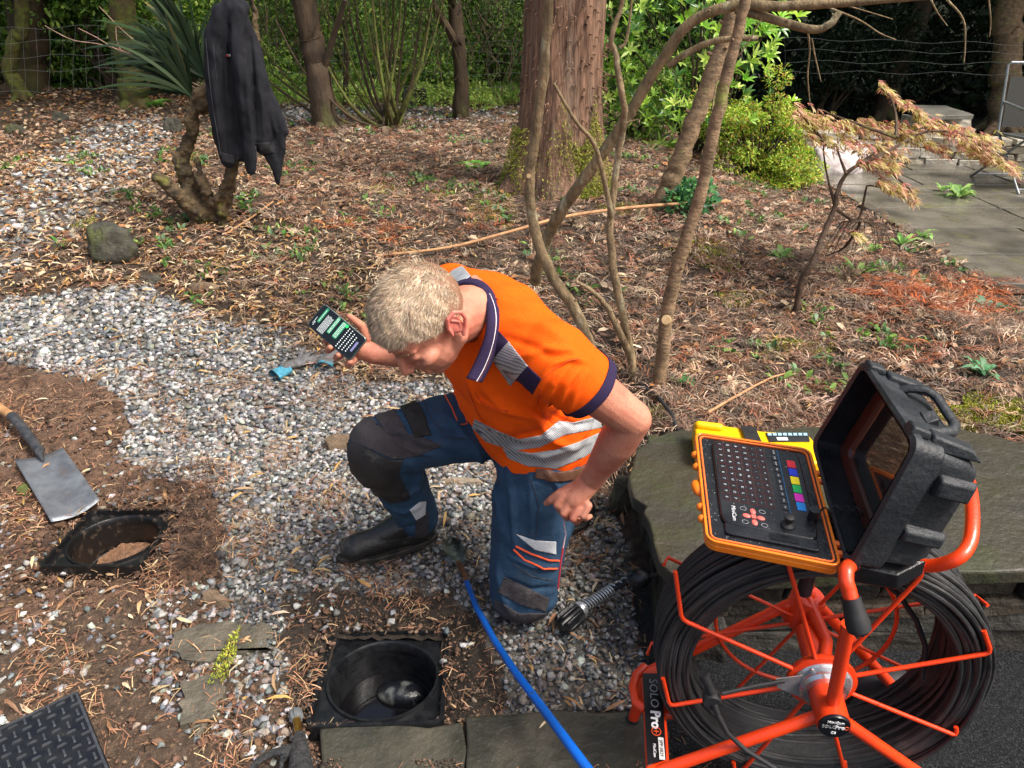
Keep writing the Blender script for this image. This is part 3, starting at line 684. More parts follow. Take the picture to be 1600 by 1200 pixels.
# ears
for s in (1, -1):
    e = MB(); ec = hp(-.012, s * .074, -.012); o1 = (hL * s * .8 - hF * .45).normalized()
    def ep(f, u, o=0): return ec + hF * f + hU * u + o1 * o
    rim = [ep(.012, -.012, .004), ep(.010, .012, .010), ep(-.002, .028, .015), ep(-.018, .027, .018), ep(-.026, .012, .019), ep(-.024, -.006, .016), ep(-.014, -.02, .011), ep(-.002, -.031, .007)]
    e.chain(rim, [.003, .0036, .004, .0044, .0044, .0042, .0044, .0052], 10)
    e.ell(ep(-.008, 0, .003), (.016, .007, .026), HM); e.chain([ep(-.006, .016, .012), ep(-.013, .0, .012), ep(-.008, -.012, .009)], [.003, .0035, .003], 8)
    link('ear', fuse(e, .0016, 3), mat('ear_skin', sr(214, 128, 112), sr(198, 108, 94), scale=60, rough=.5, sss=.2), body)
for s in (1, -1): MB().capsule(hp(.0935, s * .014, .019), hp(.078, s * .046, .020), .0022, .0016, 8).build('eyebrow', mat('blond_brow', sr(150, 116, 84), rough=.8), body)
# --- hair: short blond strands over a scalp cap
cap = MB(); cap.ell(hp(-.013, 0, .024), (.0965, .0755, .0945), HM, 40, 28); cme = cap.mesh('hair')
bm = bmesh.new(); bm.from_mesh(cme)
def hairline(p, jit=0):
    q = p - HC; f, l, u = q.dot(hF), abs(q.dot(hL)), q.dot(hU)
    if f > .055: lim = .052 - l * .25
    elif f > .02: lim = .012 + (f - .02) * 1.1
    elif f > -.03: lim = .008 - (.02 - f) * .1
    else: lim = .000 - (-.03 - f) * 1.25
    return u > lim + jit
bmesh.ops.delete(bm, geom=[f for f in bm.faces if not hairline(f.calc_center_median())], context='FACES'); bm.to_mesh(cme); bm.free()
m_hair = mat('blond_hair', (1, 1, 1, 1), rough=.6, attr=True, spec=.4)
n = 80000; dirs = rand_dirs(n); q = dirs * np.array([.096, .075, .0942]); nn = norm(dirs / np.array([.096, .075, .0942]))
HMn = np.array(HM); 
roots = q @ HMn.T + np.array(hp(-.013, 0, .024)); nw = nn @ HMn.T
keep = np.array([hairline(V(p), random.gauss(0, .0035)) for p in roots]); roots, nw, ql = roots[keep], nw[keep], q[keep]; n = len(roots)
fade = np.clip((ql[:, 2] + .01) / .055, 0, 1)                     # short sides, longer on top
Lh = (.0065 + .0125 * fade ** 1.1) * rng.uniform(.6, 1.25, n)
grow = np.array(hF)[None] * (.9 + .15 * rng.normal(0, 1, (n, 1))) - np.array(hU)[None] * .10 + nw * (.22 + .25 * fade[:, None]) + rng.normal(0, .16, (n, 3))
swirl = np.cross(nw, np.array(hU)[None]) * .25 * np.sin(ql[:, :1] * 90 + ql[:, 1:2] * 60)
cl = np.stack([np.sin(ql[:, 0] * 150 + 5 * np.sin(ql[:, 1] * 70)), np.sin(ql[:, 1] * 170 + 4 * np.sin(ql[:, 0] * 80)), np.sin(ql[:, 2] * 160 + ql[:, 0] * 90)], 1) @ HMn.T
grow = norm(grow + swirl + .24 * cl)
C = np.stack([roots - nw * .001, roots + grow * Lh[:, None] * .5 + nw * Lh[:, None] * .12, roots + grow * Lh[:, None] + nw * Lh[:, None] * .02 + rng.normal(0, .001, (n, 3))], 1)
hw = np.stack([np.full(n, .00034), np.full(n, .0003), np.full(n, .0001)], 1)
cols = palette([sr(206, 180, 150), sr(186, 158, 128), sr(230, 212, 186), sr(146, 120, 94), sr(176, 160, 140)], n, .14)
v, f, k = ribbon_mesh(C, hw, np.cross(grow, nw) + rng.normal(0, .15, (n, 3)))
cc = get_co(cme); ca = cme.color_attributes.new('Col', 'FLOAT_COLOR', 'POINT'); 
base = np.tile(np.array(sr(136, 102, 80)), (len(cc), 1)).astype(np.float32); ca.data.foreach_set('color', base.ravel())  # darker cap colour stands in for shade between the strands
hair = np_mesh('hair', v, f, m_hair, np.repeat(cols, k, 0), body)
link('shaded_scalp_cap', cme, m_hair, hair)

# --- trousers
t = MB()
t.ell(tp(0, .0, .0), (.165, .125, .12), TM)
t.chain([hipR, hipR.lerp(knR, .5), knR], [.118, .100, .086], 24); t.chain([knR, knR.lerp(anR, .45), anR + V((0, 0, .005))], [.084, .078, .070], 24)
t.chain([hipL + V((0, 0, -.035)), hipL.lerp(knL, .5), knL + V((0, 0, .012))], [.114, .110, .098], 24); t.chain([knL + V((.01, .01, 0)), anL], [.088, .066], 24)
t.ell(hipL + V((.03, .02, -.03)), (.115, .11, .11)); t.ell(pel + V((.03, .0, -.07)), (.145, .14, .11))
t.ell(knR + rut(-.012, -.02, .0), (.082, .075, .1)); t.ell(knL + rut(0, -.01, .01), (.1, .085, .07))
tme = fuse(t, .0055, 8, .6)
c = get_co(tme); c[:, 2] = np.where(c[:, 2] < .012, .012 + (c[:, 2] - .012) * .2, c[:, 2]); set_co(tme, c)
# cut the right hem, leave the waist open under the shirt
noise_disp(tme, .006, 9, (1, 1, .6)); noise_disp(tme, .0034, 24, (1, 1, .6), 5)
F2 = [([(612, 665), (660, 690), (720, 700)], .010, .006), ([(620, 690), (650, 706), (690, 712)], .007, .006), ([(630, 640), (690, 676), (760, 690)], .009, .005),
            ([(742, 610), (765, 680), (790, 760)], .010, .007), ([(700, 650), (745, 700), (770, 760), (785, 830)], .009, .007), ([(790, 700), (800, 780), (805, 860)], .008, .006),
            ([(828, 735), (830, 800), (828, 850)], .007, .004), ([(775, 880), (785, 930), (800, 960)], .008, .006), ([(640, 720), (655, 740), (650, 775)], .007, .006),
            ([(600, 790), (630, 800), (655, 790)], .006, .006), ([(596, 815), (625, 828), (655, 820)], .006, -.005), ([(610, 770), (640, 772), (660, 757)], .006, .005),
            ([(795, 868), (830, 884), (870, 886)], .006, .005), ([(790, 905), (830, 922), (868, 918)], .007, -.006), ([(852, 735), (870, 760), (880, 790)], .006, .005), ([(560, 660), (600, 668), (640, 700)], .006, -.005)]
folds(tme, [(a_, b_, c_ * 1.5) for a_, b_, c_ in F2])
trousers = link('trousers', tme, m_trou, person)
PL = lambda *a, **k: patch(tme0, *a, **k)
tme0 = tme.copy()
# undo the parent shift for cutting
tme0.transform(Matrix.Translation(person.location))
def tpatch(polys, name, m, off=.0022, th=.003, depth=None): return patch(tme0, polys, off, th, m, name, trousers, depth)
tpatch([[(545, 676), (560, 650), (574, 646), (590, 662), (610, 678), (650, 680), (690, 696), (655, 712), (632, 716), (612, 716), (580, 702), (550, 690)]], 'knee_panel', m_trodk, .003, .005)
tpatch([[(545, 692), (552, 690), (580, 704), (610, 718), (630, 718), (622, 740), (640, 778), (612, 784), (578, 766), (550, 735)]], 'knee_pad', m_pad, .007, .008)
tpatch([[(578, 640), (608, 628), (625, 655), (638, 680), (605, 678), (592, 660)]], 'thigh_panel', m_trodk, .0035)
tpatch([[(620, 627), (642, 618), (660, 640), (674, 680), (648, 684), (636, 655)]], 'velcro_strap', mat('black_webbing', sr(30, 28, 28), sr(40, 38, 36), scale=80, rough=.8), .006, .006)
tpatch([[(788, 902), (800, 906), (858, 935), (852, 955), (815, 945), (778, 925)]], 'shin_panel', m_trodk, .003)
tpatch([[(774, 936), (810, 958), (858, 958), (856, 985), (800, 1000), (772, 975)]], 'knee_pad', m_trodk, .003, .005)
tpatch([[(806, 834), (835, 844), (868, 846), (868, 866), (835, 858)]], 'reflective_patch', mat('white_reflective', sr(222, 226, 228), sr(196, 200, 204), scale=300, rough=.4), .003, .002)
tpatch([[(640, 796), (655, 784), (665, 783), (664, 803), (650, 812)]], 'reflective_patch', MATS['white_reflective'], .003, .002)
tpatch([[(650, 812), (668, 800), (670, 850), (648, 850)]], 'cuff_panel', m_trodk, .003)
def piping(pts, w=.0016, src=None, off=.004, par=None, nm='piping', m=None, step=6):
    """a cord laid along the cloth: rays through the drawn line meet the surface"""
    src = src or tme0
    from mathutils.bvhtree import BVHTree
    key = id(src)
    if key not in _bvh:
        bm = bmesh.new(); bm.from_mesh(src); _bvh[key] = BVHTree.FromBMesh(bm); bm.free()
    tr = _bvh[key]; cp = V((0, 0, CAM_H)); out = []
    for i in range(len(pts) - 1):
        for q in range(step):
            s_ = q / step; px = pts[i][0] * (1 - s_) + pts[i + 1][0] * s_; py = pts[i][1] * (1 - s_) + pts[i + 1][1] * s_
            dr = (at_d(px, py, 1) - cp).normalized(); h = tr.ray_cast(cp, dr)
            if h[0] is not None: out.append(h[0] + h[1] * off)
    if len(out) < 3: print('piping miss', nm, pts[0]); return None
    return MB().tube(out, w, 6).build(nm, m or m_pip, par or trousers)
_bvh = {}
piping([(806, 853), (830, 865), (858, 875), (876, 876)], .0028, off=.002); piping([(803, 858), (820, 875), (848, 888), (874, 888)], .0028, off=.002)
piping([(690, 609), (705, 635), (716, 662)], .0022, off=.002); piping([(700, 606), (722, 630), (730, 662), (718, 664)], .0018, off=.002)
piping([(800, 740), (830, 752), (842, 790), (838, 838), (800, 832)], .0009, nm='seam', m=m_trodk, off=.001)
piping([(800, 880), (830, 900), (870, 908)], .0012, nm='seam', m=m_trodk, off=.001)
piping([(660, 620), (672, 650), (695, 682), (760, 690)], .0012, nm='seam', m=m_trodk, off=.001)
piping([(782, 640), (764, 680), (770, 690)], .001, nm='seam', m=m_trodk, off=.001)
# knife cord by the pocket
MB().tube([hnd(881, 814, 1.84), hnd(884, 835, 1.86), hnd(881, 850, 1.86), hnd(880, 856, 1.86)], .0018, 6).build('pocket_cord', mat('pink_white_cord', sr(214, 120, 120), sr(220, 220, 220), scale=400, rough=.7), trousers)
MB().tube([hnd(880, 856, 1.858), hnd(876, 880, 1.862), hnd(872, 920, 1.875)], .0022, 6).build('zip', mat('red_zip', sr(190, 50, 56), rough=.6), trousers)
# --- boots
def boot(an, toe, up=V((0, 0, 1)), par=person):
    toe = V(toe); d = (toe - V((an.x, an.y, toe.z))).normalized(); side = up.cross(d).normalized(); B = MB(); M = Matrix((d, side, up)).transposed()
    he = V((an.x, an.y, toe.z)) - d * .045; L = (toe - he).length
    def q(f, s, z): return he + d * f * L + side * s + up * z
    B.chain([q(.1, 0, .048), q(.45, 0, .05), q(.82, 0, .042)], [.041, .043, .044], 20); B.ell(q(.84, 0, .038), (.050, .047, .042), M)
    B.chain([q(.16, 0, .07), q(.17, 0, .17)], [.042, .05], 20); B.chain([q(.3, 0, .09), q(.62, 0, .058)], [.044, .036], 20)
    me = fuse(B, .004, 5); o = link('boot', me, m_boot, par)
    pl = []
    for i in range(24):
        th = 2 * math.pi * i / 24; fx = .5 + .56 * math.cos(th); w = .047 * (1 - .22 * math.cos(2 * th - .2)) * (1.05 if fx > .5 else .9)
        pl.append((he + d * fx * L + side * math.sin(th) * w))
    so = MB(); lo = [p + up * -.002 for p in pl]; hi = [p + up * .020 for p in pl]; n_ = 24
    so.add(lo + hi, [tuple(reversed(range(n_))), tuple(range(n_, 2 * n_))] + [(i, (i + 1) % n_, n_ + (i + 1) % n_, n_ + i) for i in range(n_)])
    so.build('sole', mat('black_sole', sr(22, 22, 23), sr(60, 54, 48), scale=30, rough=.7, bump=.5), o, bevel=.004)
    return o
boot(anR, at_z(534, 876, .016))
bl = boot(anL, (anL.x + .11, anL.y + .08, .02))
# --- shirt
s_ = MB()
s_.ell(tp(-.0, .0, .06), (.184, .150, .17), TM); s_.ell(tp(.03, -.01, .2), (.175, .15, .15), TM); s_.ell(tp(.02, -.05, .05), (.166, .130, .17), TM); s_.ell(tp(.075, -.005, .05), (.135, .160, .125), TM); s_.ell(tp(0, .012, .38), (.168, .142, .18), TM); s_.ell(tp(0, .01, .68), (.190, .138, .19), TM); s_.ell(tp(0, -.035, .82), (.165, .085, .12), TM)
s_.chain([shL + rut(0, -.005, 0), C7.lerp(shL, .35) + a * -.02, C7.lerp(shR, .35) + a * -.02, shR], [.074, .086, .086, .070], 24)
s_.chain([shL, shL.lerp(elL, .42)], [.082, .074], 24); s_.chain([shR, shR.lerp(elR, .5)], [.074, .072], 24)
s_.ell(tp(.09, .03, .60), (.10, .11, .13), TM)
sme = fuse(s_, .0052, 10, .6); sme_full = sme.copy()
# open the neck, hem and sleeves: cut away with planes
bm = bmesh.new(); bm.from_mesh(sme)
def cut(co, no, lim=None):
    g = [f for f in bm.faces if lim is None or (f.calc_center_median() - V(co)).length < lim]
    es = {e for f in g for e in f.edges}; vs = {v for f in g for v in f.verts}
    bmesh.ops.bisect_plane(bm, geom=list(vs) + list(es) + g, plane_co=co, plane_no=no, clear_outer=False)
    bm.faces.ensure_lookup_table()
    kill = [f for f in bm.faces if (f.calc_center_median() - V(co)).dot(V(no)) > 0 and (lim is None or (f.calc_center_median() - V(co)).length < lim * .99)]
    bmesh.ops.delete(bm, geom=kill, context='FACES')
cut(tp(0, 0, -.10), (-a + sh2 * .12 + fw * .15).normalized())
dL = (elL - shL).normalized(); cuffL = shL.lerp(elL, .42) + dL * .012; cut(cuffL, dL, .15)
dR = (elR - shR).normalized(); cuffR = shR.lerp(elR, .5) + dR * .012; cut(cuffR, dR, .14)
nd = (nk0 - C7).normalized(); neckc = C7 + nd * .044; cut(neckc, nd, .074)
bm.to_mesh(sme); bm.free()
noise_disp(sme, .003, 8); noise_disp(sme, .0012, 24, (1, 1, 1), 9)
F1 = [([(905, 560), (890, 548), (850, 545), (800, 565)], .008, .006), ([(912, 566), (890, 560), (862, 568), (845, 590)], .006, .006), ([(800, 500), (850, 510), (890, 535)], .011, .005), ([(775, 470), (840, 480), (895, 520)], .012, .005),
      ([(765, 450), (820, 452), (870, 480)], .010, .004), ([(905, 575), (885, 600), (870, 640)], .007, .006), ([(915, 580), (900, 610), (885, 650)], .007, .005), ([(890, 570), (865, 600), (845, 640)], .007, .006), ([(868, 575), (845, 600), (830, 640)], .008, .005),
      ([(750, 600), (790, 640), (850, 655)], .009, .007), ([(730, 600), (760, 660), (820, 685), (870, 680)], .009, .006), ([(720, 560), (735, 600), (760, 630)], .008, .005), ([(840, 660), (865, 690), (900, 700)], .008, .006),
      ([(800, 700), (850, 712), (920, 690)], .007, .005), ([(860, 648), (900, 665), (925, 660)], .007, -.006), ([(780, 525), (830, 540), (870, 560)], .009, -.004), ([(860, 440), (890, 480), (915, 530)], .010, .004),
      ([(820, 630), (850, 655), (880, 665)], .008, -.006), ([(742, 610), (752, 625), (775, 637), (793, 640)], .0045, .006)]
folds(sme, [(a_, b_, c_ * 1.6) for a_, b_, c_ in F1])
shirt = link('shirt', sme, m_orange, person)
so = shirt.modifiers.new('thick', 'SOLIDIFY'); so.thickness = .002; so.offset = -1
sme0 = sme.copy(); sme0.transform(Matrix.Translation(person.location))
def spatch(polys, name, m, off=.0015, th=.002, depth=None): return patch(sme0, polys, off, th, m, name, shirt, depth)
spatch([[(772, 510), (795, 534), (770, 562), (757, 545)]], 'shoulder_panel', m_navy); spatch([[(795, 534), (825, 572), (797, 603), (770, 562)]], 'reflective_band', m_refl, .002)
spatch([[(825, 572), (846, 592), (826, 627), (797, 603)]], 'shoulder_panel', m_navy)
spatch([[(705, 424), (722, 416), (736, 432), (718, 444), (700, 440)]], 'reflective_band', m_refl, .002); spatch([[(736, 432), (740, 444), (716, 452), (718, 444)]], 'shoulder_panel', m_navy)
def ring_patch(me0, co, no, w, name, m, off=.0022, par=None, lim=None, back=False):
    """a band round the garment between two parallel planes"""
    bm = bmesh.new(); bm.from_mesh(me0); no = V(no).normalized()
    if lim: bmesh.ops.delete(bm, geom=[f for f in bm.faces if (f.calc_center_median() - V(co)).length > lim], context='FACES')
    bmesh.ops.bisect_plane(bm, geom=bm.verts[:] + bm.edges[:] + bm.faces[:], plane_co=V(co) + no * w / 2, plane_no=no, clear_outer=True)
    bmesh.ops.bisect_plane(bm, geom=bm.verts[:] + bm.edges[:] + bm.faces[:], plane_co=V(co) - no * w / 2, plane_no=-no, clear_outer=True)
    keep_largest(bm); bm.normal_update()
    for v in bm.verts: v.co += v.normal * off
    me = bpy.data.meshes.new(name); bm.to_mesh(me); bm.free(); o = link(name, me, m, par or shirt)
    q = o.modifiers.new('s', 'SOLIDIFY'); q.thickness = .0025; q.offset = -1; return o
spatch([[(742, 655), (775, 672), (810, 686), (845, 680), (872, 658), (896, 660), (935, 650), (940, 668), (880, 680), (845, 698), (805, 704), (760, 690), (738, 668)]], 'reflective_band', m_refl, .002)
spatch([[(786, 700), (830, 708), (870, 702), (905, 690), (945, 672), (945, 692), (912, 714), (870, 732), (825, 728), (795, 716)]], 'reflective_band', m_refl, .002)
ring_patch(sme0, cuffL - dL * .011, dL, .030, 'cuff', m_navy, .003, lim=.14); ring_patch(sme0, cuffR - dR * .011, dR, .026, 'cuff', m_navy, .003, lim=.12)
# collar: a stand-up folded band round the neck, open at the front
from mathutils.bvhtree import BVHTree
bm = bmesh.new(); bm.from_mesh(sme_full); st_bvh = BVHTree.FromBMesh(bm); bm.free()
st_o = [(700, 446), (716, 441), (733, 437), (750, 440), (765, 452), (776, 474), (780, 500), (777, 528), (770, 556), (760, 580), (750, 597)]
st_i = [(694, 452), (711, 447), (727, 444), (743, 448), (755, 462), (762, 482), (763, 504), (759, 530), (750, 554), (741, 574), (731, 592)]
st_dp = [1.68, 1.66, 1.64, 1.60, 1.58, 1.56, 1.54, 1.52, 1.51, 1.50, 1.50]
cp = V((0, 0, CAM_H)); rows = []
for (ox, oy), (ix, iy), dd_ in zip(st_o, st_i, st_dp):
    h = st_bvh.ray_cast(cp, (at_d(ox, oy, 1) - cp).normalized()); do = to_px(*h[0])[2] if h[0] is not None else dd_
    do = min(do, dd_ + .05); rows.append([ox, oy, ix, iy, do])
for k in range(2):
    ds = [r_[4] for r_ in rows]
    for i in range(1, len(rows) - 1): rows[i][4] = (ds[i - 1] + 2 * ds[i] + ds[i + 1]) / 4
def crow(t, lift):
    P = [at_d(r_[0] + (r_[2] - r_[0]) * t, r_[1] + (r_[3] - r_[1]) * t, r_[4] - lift) for r_ in rows]; return smooth_path(P, 4)
def smooth_path(pts, n):
    pts = [V(p) for p in pts]; out = []
    for i in range(len(pts) - 1):
        p0, p1, p2, p3 = pts[max(i - 1, 0)], pts[i], pts[i + 1], pts[min(i + 2, len(pts) - 1)]
        for k in range(n):
            t = k / n; out.append(.5 * ((2 * p1) + (p2 - p0) * t + (2 * p0 - 5 * p1 + 4 * p2 - p3) * t * t + (3 * p1 - p0 - 3 * p2 + p3) * t ** 3))
    out.append(pts[-1]); return out
crs = [crow(-.05, .004), crow(.0, .008), crow(.5, .018), crow(.92, .020), crow(1.06, .014), crow(1.06, .0), crow(.95, -.03)]
vs = [p for r_ in crs for p in r_]; m_c = len(crs[0]); fs = [(j * m_c + i, j * m_c + i + 1, (j + 1) * m_c + i + 1, (j + 1) * m_c + i) for j in range(len(crs) - 1) for i in range(m_c - 1)]
cme_ = bpy.data.meshes.new('collar'); cme_.from_pydata(vs, [], fs)
collar = link('collar', cme_, m_navy, shirt); q = collar.modifiers.new('s', 'SOLIDIFY'); q.thickness = .003
for t_, m_s in ((.16, mat('coral_stripe', sr(240, 120, 84), rough=.7)), (.40, MATS['coral_stripe']), (.28, mat('white_stripe', sr(230, 220, 220), rough=.7))):
    MB().tube(crow(t_, .0135 if t_ < .2 else .017), .0011, 6).build('collar_stripe', m_s, collar)
m_seam = mat('orange_seam', sr(214, 74, 6), rough=.8)
for ln_ in ([(846, 594), (866, 576), (888, 563), (908, 560)], [(845, 606), (840, 628), (850, 650), (868, 662)], [(742, 612), (752, 628), (775, 639), (797, 643)], [(742, 614), (754, 631), (776, 642), (797, 645)], [(728, 596), (738, 625), (752, 655), (775, 690)], [(905, 640), (880, 655), (858, 662)], [(790, 742), (830, 750), (870, 752), (905, 746)]):
    piping(ln_, .0009, src=sme0, off=.0012, par=shirt, nm='seam', m=m_seam)
# dark undershirt at the throat
u_ = MB(); u_.ell(C7 + fw * .05 - nd * .02, (.06, .03, .045), TM); u_.build('undershirt', mat('dark_undershirt', sr(26, 26, 32), rough=.9), shirt)
# belt
tpatch([[(838, 730), (870, 738), (905, 732), (930, 715), (936, 730), (905, 748), (868, 753), (836, 746)]], 'belt', mat('brown_leather_belt', sr(92, 60, 42), rough=.5), .005, .006)

# ---------------------------------------------------------------- phone in the right hand
ax = rut((548 - 480), -(563 - 507), 0).normalized(); ax = (ax + rut(0, 0, .12)).normalized()     # top of phone -> bottom
ay = rut(26, 32, 0); ay = (ay - ax * ay.dot(ax)).normalized(); az = ax.cross(ay); az = az if az.dot(Tv) > 0 else -az
pc = at_d(527, 519, 1.888)
phone = empty('phone', pc, 'black smartphone showing a green chat and keyboard, held in his right hand', 'phone')
PM = Matrix((ax, ay, az)).transposed()
def rrect(w, h, r, n=6):
    o = []
    for cx, cy, a0 in ((w / 2 - r, h / 2 - r, 0), (-w / 2 + r, h / 2 - r, 90), (-w / 2 + r, -h / 2 + r, 180), (w / 2 - r, -h / 2 + r, 270)):
        for k in range(n + 1): t_ = math.radians(a0 + 90 * k / n); o.append((cx + r * math.cos(t_), cy + r * math.sin(t_)))
    return o
MB().prism(rrect(.150, .073, .010), -.005, .0035, PM, pc).build('frame', mat('phone_frame', sr(120, 132, 128), rough=.25, metal=.8), phone, bevel=.0015)
m_scr = mat('phone_screen', sr(10, 14, 16), rough=.08, emit=.6)
scr = MB().prism(rrect(.146, .069, .009), .0036, .0042, PM, pc).build('screen', m_scr, phone)
def pbox(cx, cy, w, h, m, nm, z=.0045, r_=0):
    return MB().prism(rrect(w, h, min(w, h) * .3, 3), z - .0003, z, PM, pc + PM @ V((cx, cy, 0))).build(nm, m, scr)
m_gr = mat('chat_green', sr(20, 110, 74), emit=.55); m_wh = mat('screen_white', sr(200, 205, 205), emit=.7); m_dk = mat('chat_dark', sr(30, 40, 44), emit=.5)
pbox(-.056, .010, .008, .044, m_gr, 'chat_bubble'); pbox(-.036, -.006, .022, .05, m_dk, 'chat_bubble'); pbox(-.017, .008, .010, .05, m_gr, 'chat_bubble'); pbox(.003, .008, .014, .05, m_gr, 'chat_bubble')
tl = MB()
def tline(cx, cy, w, hgt=.0010):
    y_ = cy - w / 2
    while y_ < cy + w / 2:
        l = random.uniform(.0025, .006); tl.prism(rrect(.0011, l, .0002, 1), .0046, .0048, PM, pc + PM @ V((cx, y_ + l / 2, 0))); y_ += l + .0012
for k in range(6): tline(-.0445 + k * .0034, -.006, .046)
for k in range(2): tline(-.0185 + k * .0034, .008, .045)
for k in range(3): tline(-.001 + k * .0036, .008, .044)
tline(-.0655, -.012, .02); tline(-.062, -.02, .012); tline(-.056, .01, .036)
tl.build('text_lines', m_wh, scr, smooth=False)
kb = MB()
for r_ in range(4):
    nk_ = (10, 10, 9, 8)[r_]
    for k in range(nk_): kb.prism(rrect(.0028, .0026, .0008, 2), .0046, .0048, PM, pc + PM @ V((.022 + r_ * .0095, -.0295 + .0295 * (10 - nk_) / 10 + k * .0062 + .001, 0)))
kb.build('keyboard_keys', m_wh, scr, smooth=False)
pbox(.061, .0, .006, .03, mat('key_grey', sr(110, 110, 150), emit=.3), 'space_bar')
MB().lathe([(0, .0004), (.0042, .0004), (.0042, 0), (0, 0)], pc + PM @ V((.012, .028, .0046)), az, 16).build('send_button', mat('send_green', sr(30, 200, 90), emit=.8), scr)
# ================================================================ INSPECTION CHAMBERS
m_pl = mat('wet_black_plastic', sr(20, 21, 24), sr(30, 31, 33), sr(66, 60, 54), scale=30, detail=8, rough=.2, rough2=.4, bump=.12, bscale=60, mix3=(.66, .74), sscale=22)
m_tread = mat('catchlight_tread_plastic', sr(50, 53, 58), sr(66, 68, 72), scale=60, rough=.35)  # lighter grey stands in for light catching the raised bars
m_pld = mat('muddy_black_plastic', sr(22, 22, 23), sr(60, 50, 40), scale=40, detail=8, rough=.3, rough2=.7, bump=.2, bscale=80, contrast=(.55, .70))
def chamber(cx, cy, cz, tilt, r, hw, m, label, water, yaw=0):
    e = empty('inspection_chamber', (cx, cy, cz), label, 'drain')
    M = Matrix.Rotation(yaw, 3, 'Z') @ Matrix.Rotation(-tilt, 3, 'X'); o = V((cx, cy, cz))
    n = 64; vs = []; fs = []
    def sq(a, h): c_, s_ = math.cos(a), math.sin(a); k = h / max(abs(c_), abs(s_)); return c_ * k, s_ * k
    # flange: from the round opening out to the square, then a raised lip
    prof = [('c', r * .97, -.03), ('c', r * .97, -.004), ('c', r, .002), ('c', r + .006, .002), ('c', r + .008, -.006), ('s', hw - .012, -.006), ('s', hw - .010, .012), ('s', hw, .012), ('s', hw + .003, -.05)]
    for kd, q, h in prof:
        for k in range(n):
            a = 2 * math.pi * (k + .5) / n
            x, y = (q * math.cos(a), q * math.sin(a)) if kd == 'c' else sq(a, q)
            vs.append(o + M @ V((x, y, h)))
    for j in range(len(prof) - 1):
        for k in range(n): fs.append((j * n + k, j * n + (k + 1) % n, (j + 1) * n + (k + 1) % n, (j + 1) * n + k))
    MB().add(vs, fs).build('frame', m, e)
    dpt = .36 if water else .22
    prof = [(r * .97, -.028), (r * .955, -.06), (r * .955, -dpt * .6), (r * .93, -dpt * .62), (r * .93, -dpt), (0, -dpt)]
    sb = MB(); sb.lathe(prof, o, (0, 0, 1), 48, cap=False); sh_ = sb.build('shaft', m, e); 
    return e, sh_, M
e1, sh1, M1 = chamber(-.344, 1.355, -.010, math.radians(7), .142, .170, m_pl, 'open square black drain chamber with dark water, below the kneeling man', True, math.radians(2))
wz = -.145
MB().lathe([(0, wz + .001), (.134, wz + .001), (.134, wz), (0, wz)], (-.344, 1.355, 0), (0, 0, 1), 40).build('water', mat('dark_water', (.004, .004, .005, 1), rough=.03, bump=.05, bscale=12), e1)
ch_ = MB(); ch_.ell(at_z(628, 1084, wz + .008), (.074, .040, .030), Matrix.Rotation(-.1, 3, 'Z')); 
ch_.build('channel_hump', mat('wet_scummy_plastic', sr(22, 24, 28), sr(120, 124, 120), scale=16, detail=8, rough=.15, rough2=.6, contrast=(.55, .75), bump=.3), e1)
e2, sh2_, M2 = chamber(-1.322, 1.905, .003, math.radians(5), .138, .162, m_pld, 'open black drain chamber half buried in brown soil beside the spade', False)
bm = bmesh.new(); bmesh.ops.create_grid(bm, x_segments=30, y_segments=30, size=.135)
for v in list(bm.verts):
    if v.co.length > .133: bm.verts.remove(v); continue
for v in bm.verts:
    v.co.z = .03 * math.sin(v.co.x * 18 + 1) * math.cos(v.co.y * 14) + .05 * (v.co.y < 0) * abs(v.co.y) / .13 + noise.noise(v.co * 60) * .006
    v.co += V((-1.322, 1.905, -.115))
me = bpy.data.meshes.new('silt'); bm.to_mesh(me); bm.free(); link('silt', me, mat('sandy_silt', sr(150, 112, 84), sr(112, 80, 58), scale=60, rough=.95, bump=1, bscale=120), e2)

# ================================================================ TREAD PLATE COVER
cc0 = at_z(122, 1078, .035); aa = V((math.cos(math.radians(219)), math.sin(math.radians(219)), 0)); bb = V((math.cos(math.radians(311)), math.sin(math.radians(311)), 0))
cov = empty('drain_cover', (cc0.x, cc0.y, 0), 'square black plastic tread plate drain cover at the bottom left corner', 'drain cover')
M = Matrix((aa, bb, aa.cross(bb))).transposed(); Lc = .42
if M.determinant() < 0: pass
pl = MB(); z0 = .034
def cp_(a_, b_, z): return V((cc0.x, cc0.y, 0)) + aa * a_ + bb * b_ + V((0, 0, z + .03 * 0))
pl.hexa([cp_(0, 0, .004), cp_(Lc, 0, .004), cp_(Lc, Lc, .004), cp_(0, Lc, .004), cp_(0, 0, z0), cp_(Lc, 0, z0), cp_(Lc, Lc, z0), cp_(0, Lc, z0)])
plate = pl.build('plate', m_pl, cov, bevel=.004)
tr_ = MB(); st = .026
for i in range(15):
    for j in range(15):
        a_, b_ = .018 + i * st, .018 + j * st
        if (i + j) % 2: tr_.hexa([cp_(a_ + x, b_ + y, z0 + h) for h, k in ((-.001, 1), (.0034, .75)) for x, y in ((-.0115 * k, -.0030 * k), (.0115 * k, -.0030 * k), (.0115 * k, .0030 * k), (-.0115 * k, .0030 * k))])
        else: tr_.hexa([cp_(a_ + x, b_ + y, z0 + h) for h, k in ((-.001, 1), (.0034, .75)) for x, y in ((-.0030 * k, -.0115 * k), (.0030 * k, -.0115 * k), (.0030 * k, .0115 * k), (-.0030 * k, .0115 * k))])
